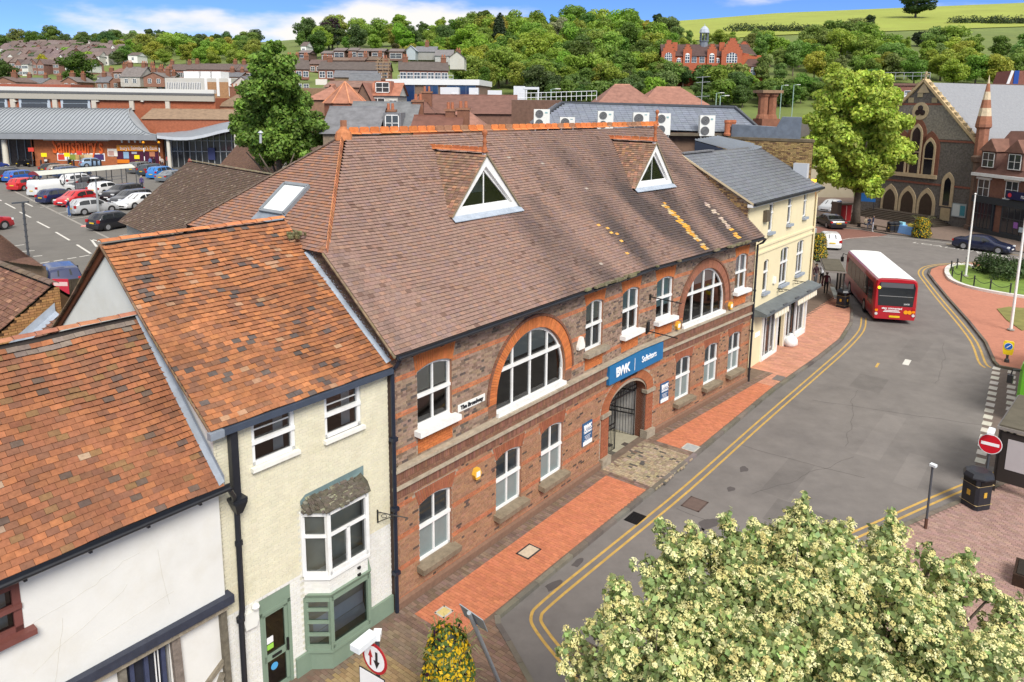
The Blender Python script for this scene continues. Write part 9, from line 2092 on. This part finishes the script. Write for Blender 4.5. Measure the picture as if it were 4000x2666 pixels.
for k in range(10):
 x = 3.0+k*.32; tr_.box(x, x+.03, -.3, .3, .35, 1.0, (.35, .36, .38)); tr_.box(x, x+.6, -.3, -.28, .4, .95, (.3, .31, .33))
tr_.build('trolley_row', M_SIGN, t, kind='stuff')
b = G(386, 840, 2.61); t = thing('lamp_post', 'tall grey lamp post beside the silver hatchback', 'lamp post', Vector((b.x, b.y, 2.61))); hh = ZY(b, 697)-2.61; MB().tube([(0, 0, 0), (0, 0, hh)], [.12, .07], 8).build('column', M_GALV, t); MB().box(-.25, .25, -.5, .1, hh, hh+.1).build('lamp_head', M_WHITE, t)
b = G(625, 640, 2.61); t = thing('lamp_post', 'tall grey lamp post before the supermarket wing', 'lamp post', Vector((b.x, b.y, 2.61))); hh = ZY(b, 455)-2.61; MB().tube([(0, 0, 0), (0, 0, hh)], [.14, .08], 8).build('column', M_GALV, t); MB().box(-.4, .4, -.3, .3, hh, hh+.12).build('lamp_head', M_GALV, t)
b = G(112, 1008, 2.61); t = thing('camera_mast', 'thin ribbed dark mast with cross arm at the left of the car park', 'mast', Vector((b.x, b.y, 2.61))); hh = ZY(b, 795)-2.61; MB().tube([(0, 0, 0), (0, 0, hh)], .07, 6).build('mast', M_DPOST, t)
for k in range(9): MB().tube([(0, 0, hh*(k+.5)/9), (0, 0, hh*(k+.5)/9+.06)], .11, 6).build('clamp', M_DPOST, t)
MB().bar((-.7, 0, hh), (.4, 0, hh+.1), .16, .1).build('cross_arm', M_DPOST, t)
b = G(*z6(855, 672), 2.61); t = thing('orange_post', 'orange and white flexible marker post behind the black hatchback', 'bollard', Vector((b.x, b.y, 2.61)))
for k in range(5): MB().tube([(0, 0, .1+k*.2), (0, 0, .3+k*.2)], .06, 8, (.6, .1, .03) if k % 2 == 0 else (.8, .78, .75)).build('band', M_SIGN, t)
MB().box(-.9, 1.2, -.25, .25, 0, .08, (.75, .3, .25)).build('base', M_SIGN, t)
for (px, py, yt, w_, col, lb) in ((333, 632, 577, 22, (.85, .68, .01), 'yellow sign board on a post in front of the first letters'), (420, 632, 576, 22, (.85, .68, .01), 'yellow sign board on a post right of the lettering'), (635, 640, 590, 20, (.85, .68, .01), 'yellow sign board on the lamp post by the wing'), (152, 650, 575, 22, (.6, .05, .03), 'red motorcycle parking sign on a post'), (467, 632, 568, 20, (.6, .05, .03), 'red pick up point sign on a post'), (700, 650, 605, 12, (.45, .05, .03), 'narrow red banner sign by the shop entrance')):
 b = G(px, py, 2.61); b = Vector((b.x, min(b.y, SMY-1.2), 2.61)); t = thing('sign_board', lb, 'sign', b); k = FPX/b.y; zt_ = (py-yt)/k; MB().tube([(0, 0, 0), (0, 0, zt_)], .06, 6).build('post', M_DPOST, t); MB().box(-w_/k/2, w_/k/2, -.1, -.05, zt_-15/k, zt_, col).build('board', M_SIGN, t)
for k, (px, lb) in enumerate(((88, 'black motorcycle leftmost by the shop column'), (125, 'black motorcycle second from the shop column'), (185, 'motorcycle with white top box under the red sign'), (272, 'black scooter below the lettering'), (105, 'black motorcycle between the two by the column'))):
 b = G(px, 652, 2.61); t = thing('motorcycle', lb, 'motorcycle', (b.x, b.y, 2.61), radians(70+20*k), 'motorcycles by the shop wall')
 for x in (-.7, .7): MB().tube([(x, -.06, .32), (x, .06, .32)], .32, 12).build('wheel', M_TYRE, t)
 MB().prism([(-.55, -.16, .45), (.3, -.18, .35), (.45, -.16, .8), (.1, -.16, 1.0), (-.6, -.14, .85)], (0, .32, 0), (.015, .015, .018)).build('body', M_TRIM, t); MB().tube([(.7, 0, .35), (.45, 0, 1.05)], .05, 6, (.3, .3, .3)).bar((.42, -.38, 1.08), (.42, .38, 1.08), .05, .05, (.02, .02, .02)).build('fork', M_TRIM, t); MB().box(-.75, -.4, -.2, .2, .9, 1.2, (.6, .6, .58) if k == 2 else (.02, .02, .02)).build('top_box', M_TRIM, t); MB().box(-.95, -.92, -.12, .12, .5, .62, (.75, .5, .02)).build('number_plate', M_TRIM, t)
for k, px in enumerate((457, 474, 490, 290, 162)): b = G(px, 640 if k < 3 else 655, 2.61); t = thing('bollard', ['black bollard left of three before the kiosk panel', 'black bollard middle of three before the kiosk panel', 'black bollard right of three before the kiosk panel', 'black bollard beside the scooter', 'black bollard beneath the red sign'][k], 'bollard', (b.x, min(b.y, SMY-1), 2.61), 0, 'black bollards by the shop'); MB().tube([(0, 0, 0), (0, 0, 1.1)], .12, 8).build('post', M_BLACK, t); MB().lathe([(.14, 0), (.05, .1)], (0, 0, 1.1), 8).build('cap', M_BLACK, t)
for px, lb in ((684, 'amber globe beacon at the left of the crossing'), (742, 'amber globe beacon at the right of the crossing')):
 b = G(px, 640, 2.61); b = Vector((b.x, SMY-3, 2.61)); t = thing('beacon', lb, 'beacon', b); hh = ZY(b, 562)-2.61
 for k in range(6): MB().tube([(0, 0, hh*k/6), (0, 0, hh*(k+1)/6)], .07, 6, (.02, .02, .02) if k % 2 else (.8, .8, .8)).build('band', M_SIGN, t)
 MB().lathe([(.05, 0), (.2, .1), (.2, .25), (.05, .38)], (0, 0, hh), 8, (.8, .33, .01)).build('globe', M_SIGN, t)
a, b = G(165, 1105, 4.4), G(335, 1085, 4.4); t = thing('fence', 'grey board fence behind the cream house gable', 'fence', (0, 0, 0)); d_ = (b-a)*2.2; n = 20
for k in range(n): p, q = a+d_*(k/n), a+d_*((k+.92)/n); MB().prism([(p.x, p.y, 2.5), (q.x, q.y, 2.5), (q.x, q.y, 4.4), (p.x, p.y, 4.4)], (0, .04, 0), jit((.3, .28, .25), .15)).build('board', M_TIMB, t)
p = G(242, 1100, 4.5); t = thing('car_park_notice', 'small red notice on the board fence', 'sign', (p.x, p.y-.1, 4.2)); MB().box(-.38, .38, -.03, .0, -.3, .45, (.5, .03, .06)).box(-.34, .34, -.035, -.03, .1, .3, (.7, .5, .5)).build('board', M_SIGN, t)
for (px, yb, yt, Y, lb) in ((2797, 400, 365, 150, 'street lamp behind the hipped roof, left one'), (2812, 415, 376, 130, 'street lamp behind the hipped roof, right one'), (3048, 420, 335, 175, 'tall green street lamp left of the tree in the upper car park'), (3095, 420, 333, 178, 'tall green street lamp nearest the tree in the upper car park'), (2152, 380, 350, 120, 'lamp beside the white plant housing')):
 b = D(px, yb, Y); t = thing('street_lamp', lb, 'street lamp', b); hh = D(px, yt, Y).z-b.z; MB().tube([(0, 0, -3), (0, 0, hh), (.9, 0, hh+.1)], .09, 6, (.3, .42, .36)).build('column', M_SIGN, t); MB().box(.7, 1.5, -.15, .15, hh+.03, hh+.16, (.7, .7, .66)).build('lamp_head', M_SIGN, t)
b = D(2740, 400, 60); t = thing('television_aerial', 'thin television aerial above the slate mansard', 'aerial', b); MB().tube([(0, 0, -2.5), (0, 0, 2.0)], .03, 5).build('mast', M_GALV, t)
for k, z in enumerate((1.9, 1.5, .4)): MB().tube([(-.5, 0, z), (.6, 0, z+.08)], .02, 4).build('boom', M_GALV, t)
